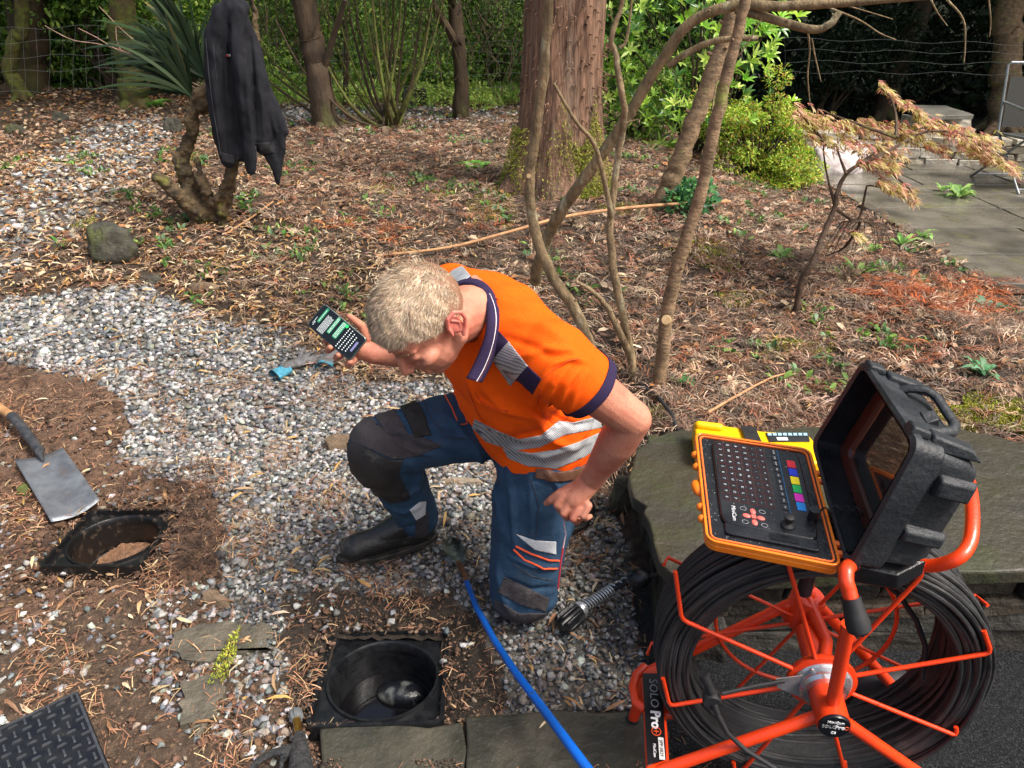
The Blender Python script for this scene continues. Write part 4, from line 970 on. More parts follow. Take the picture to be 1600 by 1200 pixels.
for q in (.006, Lc - .006):
    tr_.hexa([cp_(x, y, z) for z in (z0 - .001, z0 + .003) for x, y in ((.003, q - .003), (Lc - .003, q - .003), (Lc - .003, q + .003), (.003, q + .003))])
    tr_.hexa([cp_(x, y, z) for z in (z0 - .001, z0 + .0028) for x, y in ((q - .003, .01), (q + .003, .01), (q + .003, Lc - .01), (q - .003, Lc - .01))])
tr_.build('tread_bars', m_tread, plate, smooth=False)

# ================================================================ SPADE
spd = empty('spade', at_z(90, 770, 0), 'steel digging spade with a wooden shaft lying on the brown soil', 'spade')
m_steel = mat('worn_spade_steel', sr(150, 154, 160), sr(104, 108, 114), sr(130, 100, 78), scale=16, detail=9, rough=.35, rough2=.6, metal=.6, bump=.2, bscale=90, mix3=(.6, .75), sscale=20)
co = [at_z(22, 718, .055), at_z(98, 699, .06), at_z(156, 781, .03), at_z(80, 815, .03)]
bm = bmesh.new(); nu = 14; g = []
for j in range(nu + 1):
    row = []
    for i in range(nu + 1):
        u, w_ = i / nu, j / nu; p = (co[0].lerp(co[1], u)).lerp(co[3].lerp(co[2], u), w_)
        edge = .010 * math.sin(math.pi * u) * w_ ** 3
        p = p + (co[3] - co[0]).normalized() * edge + V((0, 0, -.012 * math.sin(math.pi * u) + .004 * math.sin(math.pi * w_)))
        row.append(bm.verts.new(p))
    g.append(row)
for j in range(nu):
    for i in range(nu): bm.faces.new((g[j][i], g[j][i + 1], g[j + 1][i + 1], g[j + 1][i]))
bmesh.ops.recalc_face_normals(bm, faces=bm.faces)
me = bpy.data.meshes.new('blade'); bm.to_mesh(me); bm.free(); bl_ = link('blade', me, m_steel, spd); q = bl_.modifiers.new('s', 'SOLIDIFY'); q.thickness = .003
mid = co[0].lerp(co[1], .5)
s0 = mid + (co[3] - co[0]) * .12 + V((0, 0, -.002)); s1 = at_z(62, 705, .068); s2_ = at_z(30, 662, .085); s3 = at_z(18, 650, .095)
MB().tube([s0, mid + V((0, 0, .004)), s1.lerp(mid, .4), s1, s2_, s3], [.006, .012, .016, .0185, .0195, .020], 16).build('socket', mat('dark_socket_steel', sr(40, 44, 50), sr(70, 70, 72), scale=30, rough=.45, bump=.3), spd)
s4 = s3 + (s3 - s2_).normalized() * .62 + V((0, 0, .0)); s4.z = .06
MB().tube([s3.lerp(s2_, .1), s3.lerp(s4, .5), s4], [.0175, .0175, .017], 16).build('shaft', mat('worn_wood', sr(196, 152, 104), sr(150, 108, 70), scale=12, stretch=(1, 1, 1), rough=.6, bump=.3), spd)
MB().tube([s4 + V((-.05, .04, 0)), s4 + V((.05, -.04, 0))], .016, 12).build('handle_grip', MATS['worn_wood'], spd)

# ================================================================ BLUE-SHAFTED SCOOP
sc_ = empty('drain_scoop', at_z(720, 880, 0), 'small muddy steel scoop on a long blue shaft, lying between his knees', 'scoop')
path = [at_z(728, 905, .030), at_z(745, 950, .045), at_z(772, 1000, .07), at_z(805, 1050, .10), at_z(843, 1100, .135), at_z(880, 1150, .17), at_z(917, 1200, .20), at_z(985, 1290, .16), at_z(1060, 1400, .02)]
MB().tube(path, [.0085, .009, .0095, .010, .0105, .0108, .011, .011, .011], 16).build('shaft', mat('glossy_blue_plastic', sr(12, 98, 200), sr(16, 84, 170), sr(60, 66, 60), scale=8, rough=.3, bump=.15, mix3=(.64, .7), sscale=24), sc_)
MB().tube([at_z(716, 878, .03), at_z(722, 890, .03), path[0], path[0].lerp(path[1], .1)], [.007, .0085, .009, .009], 12).build('ferrule', mat('rusty_ferrule', sr(140, 94, 60), sr(90, 60, 44), scale=40, rough=.6, metal=.4), sc_)
d_ = (at_z(700, 842, .02) - at_z(718, 882, .02)).normalized(); sd_ = V((0, 0, 1)).cross(d_)
bm = bmesh.new(); g = []; o_ = at_z(718, 884, .022)
for j in range(13):
    w_ = j / 12; row = []; L_ = .115 * w_; hwid = .034 * (math.sin(math.pi * min(1, .18 + w_ * .62)) ** .7) * (1 if w_ < .85 else 1 - (w_ - .85) * 2.2)
    for i in range(11):
        u = i / 5 - 1; row.append(bm.verts.new(o_ + d_ * L_ + sd_ * u * hwid + V((0, 0, .022 * u * u + .004 - .006 * w_))))
    g.append(row)
for j in range(12):
    for i in range(10): bm.faces.new((g[j][i], g[j][i + 1], g[j + 1][i + 1], g[j + 1][i]))
me = bpy.data.meshes.new('scoop_head'); bm.to_mesh(me); bm.free(); hd_ = link('scoop_head', me, mat('wet_muddy_steel', sr(124, 136, 128), sr(46, 44, 38), scale=22, detail=8, rough=.2, rough2=.7, metal=.5, contrast=(.42, .58), bump=.5), sc_)
q = hd_.modifiers.new('s', 'SOLIDIFY'); q.thickness = .003

# ================================================================ CAMERA HEAD ON ITS SPRING
ich = empty('pipe_camera_head', at_z(905, 960, 0), 'black finned pipe camera head with steel spring lying on the gravel', 'pipe camera')
A_ = at_z(884, 972, .045); B_ = at_z(918, 943, .055); C_ = at_z(968, 914, .12); D_ = at_z(988, 905, .17); E_ = at_z(1026, 898, .22); F_ = at_z(1066, 884, .30)
ax_ = (B_ - A_).normalized(); x_, y_, _ = basis(ax_)
MB().lathe([(0, -.002), (.018, 0), (.020, .01), (.020, .075), (.017, .08), (0, .08)], A_ - ax_ * .022, ax_, 24).build('barrel', m_pl, ich)
fin = MB()
for k in range(8):
    a = 2 * math.pi * k / 8; r_ = x_ * math.cos(a) + y_ * math.sin(a); t_ = ax_.cross(r_)
    for s in (-1, 1): pass
    q0 = A_ - ax_ * .02
    fin.hexa([q0 + r_ * .017 - t_ * .005, q0 + r_ * .017 + t_ * .005, q0 + ax_ * .074 + r_ * .017 + t_ * .005, q0 + ax_ * .074 + r_ * .017 - t_ * .005,
              q0 + ax_ * .006 + r_ * .033 - t_ * .004, q0 + ax_ * .006 + r_ * .033 + t_ * .004, q0 + ax_ * .066 + r_ * .033 + t_ * .004, q0 + ax_ * .066 + r_ * .033 - t_ * .004])
fin.build('skid_fins', m_pl, ich, bevel=.002)
m_chr = mat('bright_steel', sr(206, 208, 210), sr(170, 174, 178), scale=40, rough=.25, metal=.7)
MB().lathe([(0, 0), (.024, 0), (.026, .006), (.024, .014), (.016, .018), (0, .018)], A_ + ax_ * .054, ax_, 24).build('collar', m_chr, ich)
S0 = A_ + ax_ * .072; ln = 15; pts = []; 
for k in range(ln * 12 + 1):
    t_ = k / (ln * 12); p = S0.lerp(C_, t_) if t_ < .8 else S0.lerp(C_, .8).lerp(D_, (t_ - .8) / .2); a = 2 * math.pi * ln * t_; pts.append(p + x_ * math.cos(a) * .0150 + y_ * math.sin(a) * .0150)
MB().tube(pts, .0027, 6).build('spring', m_chr, ich)
MB().tube([S0, S0.lerp(C_, .8), D_], .0095, 10).build('spring_core', m_pl, ich)
ax2 = (E_ - D_).normalized()
MB().lathe([(0, -.004), (.018, 0), (.029, .014), (.031, .030), (.027, .048), (.014, .064), (.007, .070), (0, .070)], D_ - ax2 * .006, ax2, 24).build('gland_boot', m_pl, ich)
MB().tube([D_ + ax2 * .060, E_ + ax2 * .02, F_, at_z(1085, 876, .38), at_z(1100, 880, .45)], .0065, 10).build('cable', m_pl, ich)

# ================================================================ JETTER GUN, bottom left of centre
gun = empty('jetting_gun', at_z(455, 1180, 0), 'black pressure washer gun with a brass neck and grey knob at the bottom edge', 'washer gun')
g0, g1, g2 = at_z(463, 1122, .03), at_z(465, 1140, .032), at_z(468, 1150, .035)
dg_ = (g0 - g2).normalized(); xg, yg, _ = basis(dg_)
kn = MB(); prof = []
vs = []; nk = 48
for h in (0, .003, .026, .029):
    for k in range(nk):
        a = 2 * math.pi * k / nk; rr = .0145 + .0022 * (math.cos(a * 8) > 0) - (.002 if h in (0, .029) else 0); vs.append(g0 - dg_ * .006 + dg_ * h + (xg * math.cos(a) + yg * math.sin(a)) * rr)
fs = [tuple(reversed(range(nk))), tuple(3 * nk + k for k in range(nk))] + [(j * nk + k, j * nk + (k + 1) % nk, (j + 1) * nk + (k + 1) % nk, (j + 1) * nk + k) for j in range(3) for k in range(nk)]
kn.add(vs, fs).build('coupling_knob', mat('grey_plastic', sr(112, 116, 116), sr(88, 92, 94), scale=30, rough=.5), gun)
MB().tube([g2 - dg_ * .006, g0], .0095, 16).build('brass_neck', mat('brass', sr(196, 150, 70), sr(150, 110, 50), scale=30, rough=.3, metal=.9), gun)
gb = MB(); q1, q2, q3, q4 = g2 - dg_ * .002, at_z(468, 1172, .04), at_z(470, 1200, .042), at_z(474, 1250, .042)
gb.chain([q1, q2, q3, q4], [.015, .022, .028, .030], 18)
gb.chain([at_z(452, 1170, .042), at_z(425, 1177, .042), at_z(404, 1188, .04), at_z(385, 1212, .035), at_z(375, 1260, .035)], [.011, .009, .0085, .0085, .009], 12)
gb.chain([at_z(446, 1180, .045), at_z(440, 1192, .045), at_z(436, 1215, .04)], [.006, .0055, .005], 10)
gb.chain([at_z(375, 1260, .035), at_z(430, 1330, .035), q4], [.009, .02, .024], 12)
gme = fuse(gb, .0028, 4); link('gun_body', gme, mat('stippled_black_plastic', sr(40, 42, 44), sr(70, 70, 70), scale=90, rough=.4, bump=1.2, bscale=160), gun)

# ================================================================ GLOVES
m_gt = mat('teal_knit', sr(64, 130, 152), sr(80, 160, 186), scale=60, rough=.85, bump=.4, bscale=300); m_gg = mat('worn_grey_palm', sr(120, 120, 124), sr(92, 88, 84), sr(84, 100, 120), scale=40, detail=8, rough=.8, bump=.4, bscale=200)
def glove(pts_palm, fingers, cuff, label, z=.028):
    e = empty('work_glove', G(*pts_palm[1]), label, 'glove', None)
    P = lambda a, dz=0: G(a[0], a[1]) + V((0, 0, z + dz))
    b_ = MB(); b_.chain([P(p) for p in pts_palm], [.026, .034, .034][:len(pts_palm)], 16)
    for f_ in fingers: b_.chain([P(q) for q in f_], [.013, .0125, .011][:len(f_)], 12)
    me = fuse(b_, .004, 5); c = get_co(me); zz = float(c[:, 2].min()); c[:, 2] = zz + .018 + (c[:, 2] - zz) * .62; set_co(me, c); noise_disp(me, .003, 40)
    o = link('palm', me, m_gg, e)
    c0, c1 = P(cuff[0]), P(cuff[1]); x, y, d_ = basis(c1 - c0); vs = []; n_ = 28; Lg = (c1 - c0).length
    for h, rr in ((0, .031), (.35, .032), (.7, .037), (1, .040), (1, .036), (.5, .030)):
        for k in range(n_):
            a = 2 * math.pi * k / n_; vs.append(c0 + d_ * (h * Lg) + x * math.cos(a) * rr * 1.05 + y * math.sin(a) * rr * .62 + V((0, 0, .003 * math.sin(a * 3 + h * 3))))
    fs = [(j * n_ + k, j * n_ + (k + 1) % n_, (j + 1) * n_ + (k + 1) % n_, (j + 1) * n_ + k) for j in range(5) for k in range(n_)]
    MB().add(vs, fs).build('cuff', m_gt, e); 
    rim_ = MB().tube([vs[3 * n_ + k] for k in range(n_)], .0025, 6, closed=True).build('cuff_rim', mat('dark_teal_rim', sr(20, 60, 70), rough=.8), e)
    return e
glove([(450, 583), (468, 576), (478, 572)], [[(475, 566), (488, 558), (496, 556)], [(480, 572), (494, 566), (503, 563)], [(482, 577), (496, 573), (504, 571)], [(470, 566), (472, 556), (477, 549)]], [(452, 584), (430, 596)], 'grey and blue work glove lying flat on the gravel, cuff towards the spade')
glove([(525, 560), (515, 570), (508, 574)], [[(512, 566), (506, 556)], [(526, 556), (536, 562), (544, 560)]], [(514, 568), (507, 582)], 'crumpled blue work glove just below the phone')

# ================================================================ ROCKS
m_rock = mat('dark_mossy_rock', sr(78, 76, 64), sr(50, 49, 42), sr(84, 92, 40), scale=18, detail=9, rough=.85, bump=2, bscale=22, mix3=(.52, .66))
m_rock2 = mat('brown_rock', sr(128, 108, 86), sr(98, 82, 64), sr(150, 140, 124), scale=14, detail=9, rough=.85, bump=1.5, bscale=26)
def rock(px, py, rx, ry, hz, m, label, seed, name='rock', amp=.35, yaw=0.):
    c0 = G(px, py); sc = FOC / to_px(c0.x, c0.y, c0.z)[2]; w = rx / sc; dy = ry / sc
    bm = bmesh.new(); bmesh.ops.create_icosphere(bm, subdivisions=4, radius=1)
    cy, sy = math.cos(yaw), math.sin(yaw)
    for v in bm.verts:
        p = v.co.normalized(); q = p.copy()
        for k, ax0 in enumerate([(1, .3, .2), (-.8, .5, .3), (.2, -1, .4), (-.3, -.6, .9), (.5, .9, .5), (.1, .2, 1), (-1, -.2, .1)]):
            an = V(ax0) + V((noise.noise(V((seed, k, 1))), noise.noise(V((seed, k, 5))), 0)) * .5; an.normalize(); lim = .72 + .12 * noise.noise(V((seed * 3, k, 2)))
            dt = q.dot(an)
            if dt > lim: q -= an * (dt - lim) * .9
        q *= 1 + noise.noise(p * 2.2 + V((seed, 0, 0))) * amp * .4 + noise.noise(p * 7 + V((seed, 9, 0))) * .04
        X, Y = q.x * w, q.y * dy; v.co = V((X * cy - Y * sy, X * sy + Y * cy, q.z * hz + hz * .45)) + c0
    me = bpy.data.meshes.new(name); bm.to_mesh(me); bm.free()
    return tag(link(name, me, m), label, 'rock')
rock(180, 400, 44, 34, .15, m_rock, 'large dark mossy rock below the jacket, left of centre', 1.3)
rock(236, 440, 22, 12, .03, m_rock, 'flat mossy stone just right of the big dark rock', 2.7); rock(318, 452, 30, 10, .03, m_rock2, 'low greyish stone among straw leaves above the gravel', 4.1)
rock(378, 448, 14, 8, .03, m_rock2, 'small pale stone left above the gravel path edge', 5.2); rock(96, 190, 15, 9, .08, m_rock, 'grey rock in leaves at the far left, nearer the middle', 6.6)
rock(25, 208, 18, 9, .07, m_rock, 'grey rock in leaves at the far left edge', 7.9); rock(533, 700, 34, 14, .05, m_rock2, 'brown wedge shaped rock beside his raised knee', 9.1, yaw=.3)
rock(722, 756, 42, 9, .02, m_rock2, 'thin pale slate lying under his thigh', 10.4, amp=.2); rock(905, 352, 16, 7, .04, m_rock2, 'pale round stone behind the bare stems', 11.7)
rock(158, 592, 20, 8, .02, m_rock2, 'flat brown stone at the soil edge above the spade', 13.0); rock(40, 770, 12, 12, .025, m_rock, 'dark lump of stone left of the spade blade', 14.3)
rock(338, 940, 34, 12, .025, m_rock2, 'tan flat stone at the right of the dug soil', 15.8, yaw=-.4); rock(602, 208, 9, 6, .05, m_rock2, 'pale stone at the foot of the thin stemmed shrub', 17.2)
rock(1300, 268, 50, 36, .24, mat('white_veined_boulder', sr(236, 232, 230), sr(176, 160, 158), scale=7, detail=8, rough=.7, bump=1, bscale=20), 'white veined boulder in front of the dry stone wall', 18.6, name='boulder')
rock(975, 790, 26, 26, .10, m_rock, 'dark rough rock against the left end of the slab bench', 19.5); rock(648, 165, 24, 22, .16, m_rock, 'mossy round stone behind the thin stemmed shrub', 20.5)
rock(272, 205, 18, 14, .10, m_rock, 'mossy stone at the foot of the jacket stump', 21.4)
# old flagstones breaking the dirt, bottom left
def flag(poly, z0, z1, label, seed): rough_slab('flagstone', [gp(*p) for p in poly], z0, z1, m_fl, seed, cuts=6, amp=.008, label=label, category='flagstone') if False else tag(rough_slab('flagstone', [gp(*p) for p in poly], z0, z1, m_fl, seed, cuts=6, amp=.008), label, 'flagstone')
flag([(292, 1068), (352, 1062), (345, 1100), (318, 1150), (284, 1142)], -.04, .022, 'long grey flagstone with moss along its right edge', 4)
flag([(272, 995), (360, 975), (425, 985), (425, 1020), (330, 1040), (262, 1020)], -.04, .016, 'broad worn flagstone between the two drain chambers', 5)

# ================================================================ STONE SLAB BENCH ON ITS RUBBLE WALL
bench = empty('stone_bench', (1.1, 1.75, 0), 'dark slate slab on a rubble stone wall, behind the cable reel', 'stone wall')
m_slate = mat('damp_slate_top', sr(62, 58, 46), sr(42, 41, 34), sr(56, 62, 32), scale=5, detail=10, rough=.4, rough2=.65, bump=1.3, bscale=16, mix3=(.5, .66), sscale=4)
top = [gp(1012, 678, .33), gp(1110, 672, .33), (1.47, 2.10), (1.72, 1.93), (1.95, 1.55), (1.92, 1.43), (1.2, 1.39), (.62, 1.37), gp(1046, 893, .33), gp(1005, 800, .33), gp(984, 738, .33)]
top = top[::-1]
rough_slab('slab_top', top, .285, .33, m_slate, 8, bench, cuts=5, amp=.008)
rw = random.Random(5); m_rub = [mat('rubble_stone_%s' % k, a_, b_, sr(70, 76, 44), scale=12, detail=9, rough=.7, bump=2, bscale=24, mix3=(.58, .7)) for k, a_, b_ in (('dark', sr(58, 54, 46), sr(38, 36, 32)), ('warm', sr(78, 68, 54), sr(50, 46, 38)), ('grey', sr(68, 66, 60), sr(44, 44, 40)))]
def stone_block(mb, c0, ux, L, Hh, D, r):
    uy = V((0, 0, 1)); un = ux.cross(uy); vs = []
    for dz in (-.5, .5):
        for dx, dn in ((-.5, -.5), (.5, -.5), (.5, .5), (-.5, .5)):
            vs.append(c0 + ux * (dx * L + r.uniform(-.09, .09) * L * .6) + un * (dn * D + r.uniform(-.012, .012)) + uy * (dz * Hh + r.uniform(-.12, .12) * Hh))
    mb.hexa(vs)
def rubble(a, b, z0, z1, D, parent, mats, hh=(.03, .07), ll=(.08, .26), name='stone'):
    ux = (V(b) - V(a)); Lw = ux.length; ux.normalize(); z = z0; one = MB(); mi = []
    while z < z1 - .01:
        h = min(rw.uniform(*hh), z1 - z); x = rw.uniform(-.05, .02)
        while x < Lw:
            l = rw.uniform(*ll)
            mi += [rw.randrange(len(mats))] * 6; stone_block(one, V(a) + ux * (x + l / 2) + V((0, 0, z + h / 2)), ux, l * .97, h * .94, D * rw.uniform(.85, 1.15), rw); x += l
        z += h
    o = one.build('stone_courses', mats[0], parent, smooth=False)
    for m in mats[1:]: o.data.materials.append(m)
    o.data.polygons.foreach_set('material_index', mi)
    bv = o.modifiers.new('b', 'BEVEL'); bv.width = .007; bv.segments = 2
    sb_ = o.modifiers.new('sub', 'SUBSURF'); sb_.subdivision_type = 'SIMPLE'; sb_.levels = sb_.render_levels = 2
    tx = bpy.data.textures.get('rubble') or bpy.data.textures.new('rubble', 'CLOUDS'); tx.noise_scale = .05
    dm = o.modifiers.new('d', 'DISPLACE'); dm.texture = tx; dm.strength = .016; dm.texture_coords = 'GLOBAL'
rubble((.50, 1.50, 0), (1.92, 1.52, 0), -.02, .283, .14, bench, m_rub, (.05, .12), (.1, .42)); rubble((.50, 1.98, 0), (.48, 1.50, 0), -.02, .283, .14, bench, m_rub, (.05, .12), (.1, .3))
MB().box((1.17, 1.78, .13), (1.3, .48, .28)).build('wall_core', m_rub[0], bench)

# dry stone wall and the farther bench behind the patio
wall = empty('dry_stone_wall', (3.9, 7.6, .12), 'low dry stone wall along the back of the patio', 'stone wall')
m_w = [mat('wall_stone_%s' % k, a_, b_, scale=9, detail=8, rough=.8, bump=1.5, bscale=20) for k, a_, b_ in (('pale', sr(206, 200, 186), sr(160, 152, 136)), ('buff', sr(180, 170, 150), sr(140, 132, 116)))]
rubble((2.85, 7.45, 0), (4.1, 7.5, 0), .10, .43, .2, wall, m_w, (.06, .11), (.15, .4)); rubble((4.1, 7.5, 0), (5.15, 7.35, 0), .10, .38, .2, wall, m_w, (.06, .11), (.15, .4))
bench2 = empty('stone_bench', (4.3, 8.2, .12), 'far stone bench with a thin grey slab top behind the dry stone wall', 'stone seat')
rough_slab('slab_top', [gp(1438, 181, .56), gp(1522, 179, .56), gp(1480, 165, .56), gp(1412, 163, .56)], .515, .56, mat('grey_slab', sr(120, 118, 110), sr(92, 90, 84), scale=6, rough=.5, bump=.6), 9, bench2)
rubble((gp(1450, 181, .56)[0], 7.95, 0), (gp(1512, 181, .56)[0], 7.93, 0), .10, .512, .25, bench2, m_w, (.08, .13), (.2, .4))

# ================================================================ PATIO CHAIR at the right edge
ch = empty('patio_chair', at_z(1600, 300, .125), 'grey metal garden chair with dark mesh seat at the right edge', 'garden chair')
m_cf = mat('grey_chair_frame', sr(150, 154, 156), sr(128, 132, 134), scale=30, rough=.35, metal=.5); m_cm = mat('dark_chair_mesh', sr(58, 58, 54), sr(46, 46, 44), scale=300, rough=.8)
cb = at_z(1519, 284, .125); cx0 = cb.x + .13; cyb = cb.y
def cq(dx, dy, z): return V((cx0 + dx, cyb - .05 + dy, .125 + z))
bk = [cq(0, .1, .42), cq(-.02, .2, .95), cq(.0, .2, .97), cq(.48, .2, .97), cq(.5, .2, .95), cq(.5, .1, .42)]
MB().tube(bk, .012, 10).build('back_frame', m_cf, ch)
MB().hexa([cq(.02, .105, .46), cq(.48, .105, .46), cq(.48, .185, .86), cq(.02, .185, .86), cq(.02, .112, .46), cq(.48, .112, .46), cq(.48, .192, .86), cq(.02, .192, .86)]).build('backrest', m_cm, ch, smooth=False)
MB().hexa([cq(-.0, -.35, .42), cq(.5, -.35, .42), cq(.5, .12, .40), cq(0, .12, .40), cq(0, -.35, .43), cq(.5, -.35, .43), cq(.5, .12, .41), cq(0, .12, .41)]).build('seat', m_cm, ch, smooth=False)
for dx in (0, .5):
    MB().tube([cq(dx, -.36, .43), cq(dx, .13, .41)], .012, 10).build('seat_rail', m_cf, ch)
    MB().tube([cq(dx, .1, .42), cq(dx, -.42, .0)], .011, 10).build('leg', m_cf, ch); MB().tube([cq(dx, -.3, .42), cq(dx, .3, .0)], .011, 10).build('leg', m_cf, ch)
    MB().tube([cq(dx, -.32, .42), cq(dx, -.3, .62), cq(dx, .15, .66)], .014, 10).build('armrest', m_cf, ch)
MB().tube([cq(0, -.38, .03), cq(.5, -.38, .03)], .010, 8).build('crossbar', m_cf, ch); MB().tube([cq(0, .28, .02), cq(.5, .28, .02)], .010, 8).build('crossbar', m_cf, ch)
# ================================================================ CABLE REEL
m_or = mat('orange_powder_coat', sr(240, 70, 22), sr(224, 58, 16), sr(96, 40, 26), scale=10, detail=6, rough=.28, rough2=.45, coat=.3, bump=.12, bscale=160, mix3=(.67, .72), sscale=34)
m_cab = mat('grey_black_cable', sr(36, 36, 37), sr(50, 50, 51), sr(78, 74, 70), scale=14, detail=8, rough=.45, rough2=.65, bump=.3, bscale=60, mix3=(.56, .72), sscale=8)
m_rub_ = mat('black_rubber', sr(30, 30, 32), sr(40, 40, 42), scale=60, rough=.6)
m_alu = mat('brushed_aluminium', sr(200, 202, 204), sr(170, 172, 176), scale=30, rough=.25, metal=.9)
fA = at_z(1297, 1112, .41); fB = at_z(1253, 958, .41)
axd = (fB - fA).normalized(); rx_ = axd.cross(V((0, 0, 1))).normalized(); rz_ = rx_.cross(axd).normalized()
# rx_ points to the right of the picture
if rx_.x < 0: rx_ = -rx_
rz_ = V((0, 0, 1))
def rl(t, a_deg, r): a = math.radians(a_deg); return fA + axd * t + (rx_ * math.cos(a) + rz_ * math.sin(a)) * r
reel = empty('cable_reel', (fA.x, 1.05, 0), 'orange tubular drain camera reel wound with black push cable', 'cable reel')
# cable pack: many turns side by side
rr_ = random.Random(11); N_ = 72
R_OUT, R_IN, T0, T1 = .308, .258, .085, .210
tur = MB()
for k in range(96):
    # outer and inner layers of turns, each a slightly wandering loop
    if k < 32: R0 = R_OUT + rr_.uniform(-.007, .004); t0 = T0 + (T1 - T0) * (k + .5) / 32
    elif k < 58: R0 = R_IN + rr_.uniform(-.006, .010); t0 = T0 + (T1 - T0) * (k - 32 + .5) / 26
    elif k < 77: R0 = R_IN + (R_OUT - R_IN) * (k - 58 + .5) / 19; t0 = T0 + rr_.uniform(-.003, .007)
    else: R0 = R_IN + (R_OUT - R_IN) * (k - 77 + .5) / 19; t0 = T1 + rr_.uniform(-.007, .003)
    ph = rr_.uniform(0, 6.28); w1 = rr_.uniform(.001, .008); w2 = rr_.uniform(.001, .006); pts = []
    for j in range(N_):
        a = 360 * j / N_; ar = math.radians(a)
        sag = .010 * max(0, -math.sin(ar)); pts.append(rl(t0 + w1 * math.sin(ar * 2 + ph), a, R0 + w2 * math.sin(ar * 3 + ph * 2) + sag))
    tur.tube(pts, .0046, 7, closed=True)
tur.build('cable_coil', m_cab, reel)
cr = MB(); prof = [(R_IN + .004, T0 + .006), (R_OUT - .006, T0 + .006), (R_OUT - .006, T1 - .006), (R_IN + .004, T1 - .006)]
cr.lathe(prof, fA, axd, 72, closed=True); cr.build('coil_core', m_cab, reel)
# hub
tf = .072
MB().lathe([(.0, tf + .01), (.062, tf + .01), (.066, tf + .004), (.066, tf - .006), (.056, tf - .008), (.0, tf - .008)], fA, axd, 48).build('hub_flange', m_or, reel)
MB().lathe([(.0, tf - .006), (.054, tf - .006), (.056, tf - .010), (.052, tf - .014), (0, tf - .014)], fA, axd, 48).build('steel_ring', m_chr, reel)
MB().lathe([(.018, tf - .012), (.046, tf - .012), (.046, tf - .024), (.040, tf - .030), (.020, tf - .030)], fA, axd, 48, closed=True).build('brake_disc', m_alu, reel)
bt = MB()
for k in range(4):
    p = rl(tf - .013, 35 + 90 * k, .049); bt.lathe([(0, -.005), (.0045, -.004), (.005, 0), (0, 0)], p, axd, 10)
bt.build('hub_bolts', m_chr, reel)
MB().lathe([(.024, tf + .008), (.024, .20)], fA, axd, 24).build('axle', m_or, reel)
bp = MB(); p0 = rl(tf - .016, 165, .045); bp.hexa([rl(tf - .017, 150, .05), rl(tf - .017, 175, .09), rl(tf - .017, 190, .085), rl(tf - .017, 215, .055), rl(tf - .014, 150, .05), rl(tf - .014, 175, .09), rl(tf - .014, 190, .085), rl(tf - .014, 215, .055)]).build('brake_lever', m_chr, reel)
# wheel spokes with turned-in cage ends
for k, (sx_, sy_, bx_, by_, blen) in enumerate([(1065, 968, 1055, 893, .13), (1046, 1103, 1036, 1060, .13), (1442, 898, 1436, 875, .12), (1549, 1020, 1537, 985, .06), (1495, 1150, 1494, 1136, .03), (1322, 1215, 1320, 1190, .10), (1150, 1215, 1146, 1190, .10), (1228, 868, 1226, 850, .10)]):
    # meet the plane of the front cage
    cp = V((0, 0, CAM_H)); dr = at_d(sx_, sy_, 1) - cp; pl_o = fA + axd * (tf - .002); s = (pl_o - cp).dot(axd) / dr.dot(axd); tip = cp + dr * s
    dirr = (tip - pl_o); Lr = dirr.length; dirr.normalize(); L2 = min(Lr, .36)
    L2 = min(Lr, .42); tip = pl_o + dirr * L2; st_ = pl_o + dirr * .055
    dr = at_d(bx_, by_, 1) - cp; s = (pl_o + axd * .004 - cp).dot(axd) / dr.dot(axd); en = cp + dr * s; bd_ = (en - tip).normalized()
    pts = [st_, tip - dirr * .012, tip - dirr * .003 + bd_ * .003, tip + bd_ * .012, en]
    MB().tube(pts, .0044, 12).build('spoke', m_or, reel)
# back cage ring and spokes
tb = T1 + .018; ring = [rl(tb, 360 * k / 60, .185) for k in range(60)]
MB().tube(ring, .0046, 10, closed=True).build('guide_ring', m_or, reel)
for a in (20, 65, 110, 155, 200, 245, 290, 335):
    MB().tube([rl(tb, a, .03), rl(tb, a, .335), rl(tb - .03, a, .345)], .0040, 10).build('spoke', m_or, reel)
# frame: front hub boss and its three tubes, back hub and its tubes
tB = (fB - fA).length
MB().lathe([(0, -.030), (.030, -.028), (.031, .035), (.024, .05)], fA, axd, 32).build('front_boss', m_or, reel)
FL = at_z(1008, 1212, .20); FR = at_z(1462, 1226, .12); FU = at_z(1325, 985, .60)
FUd = at_d(1327, 975, 1.20)
MB().tube([fA + axd * -.0, FL], .0120, 16).build('frame_tube', m_or, reel); MB().tube([fA, FR], .0120, 16).build('frame_tube', m_or, reel)
upt = at_d(1326, 975, 1.235); MB().tube([fA + V((0, 0, .02)), upt], [.0125, .0118], 16).build('frame_tube', m_or, reel)
# handle: runs under the control case, bends down in front to a black grip, loops up at the right
h0 = at_d(1338, 966, 1.175); h1 = at_d(1331, 940, 1.175); h2 = at_d(1322, 905, 1.18); h3 = at_d(1326, 885, 1.20); h3b = at_d(1350, 878, 1.30)
HPTS = ([h1.lerp(h0, -.05), h1.lerp(h2, .5), h2, h3, h3b, at_d(1400, 878, 1.33), at_d(1455, 884, 1.28), at_d(1496, 872, 1.25), at_d(1514, 850, 1.26), at_d(1519, 820, 1.28), at_d(1518, 782, 1.32), at_d(1512, 750, 1.37), at_d(1500, 742, 1.42)])
MB().tube(smooth_path(HPTS, 5), .0120, 18).build('carry_handle', m_or, reel)
dh = (h0 - h1).normalized(); MB().lathe([(0, -.022), (.0150, -.030), (.0160, -.010), (.0175, .0), (.0195, .014), (.0185, .026), (.011, .032), (0, .033)], h0 - dh * .006, dh, 24).build('handle_grip', m_rub_, reel)
kn_ = MB()
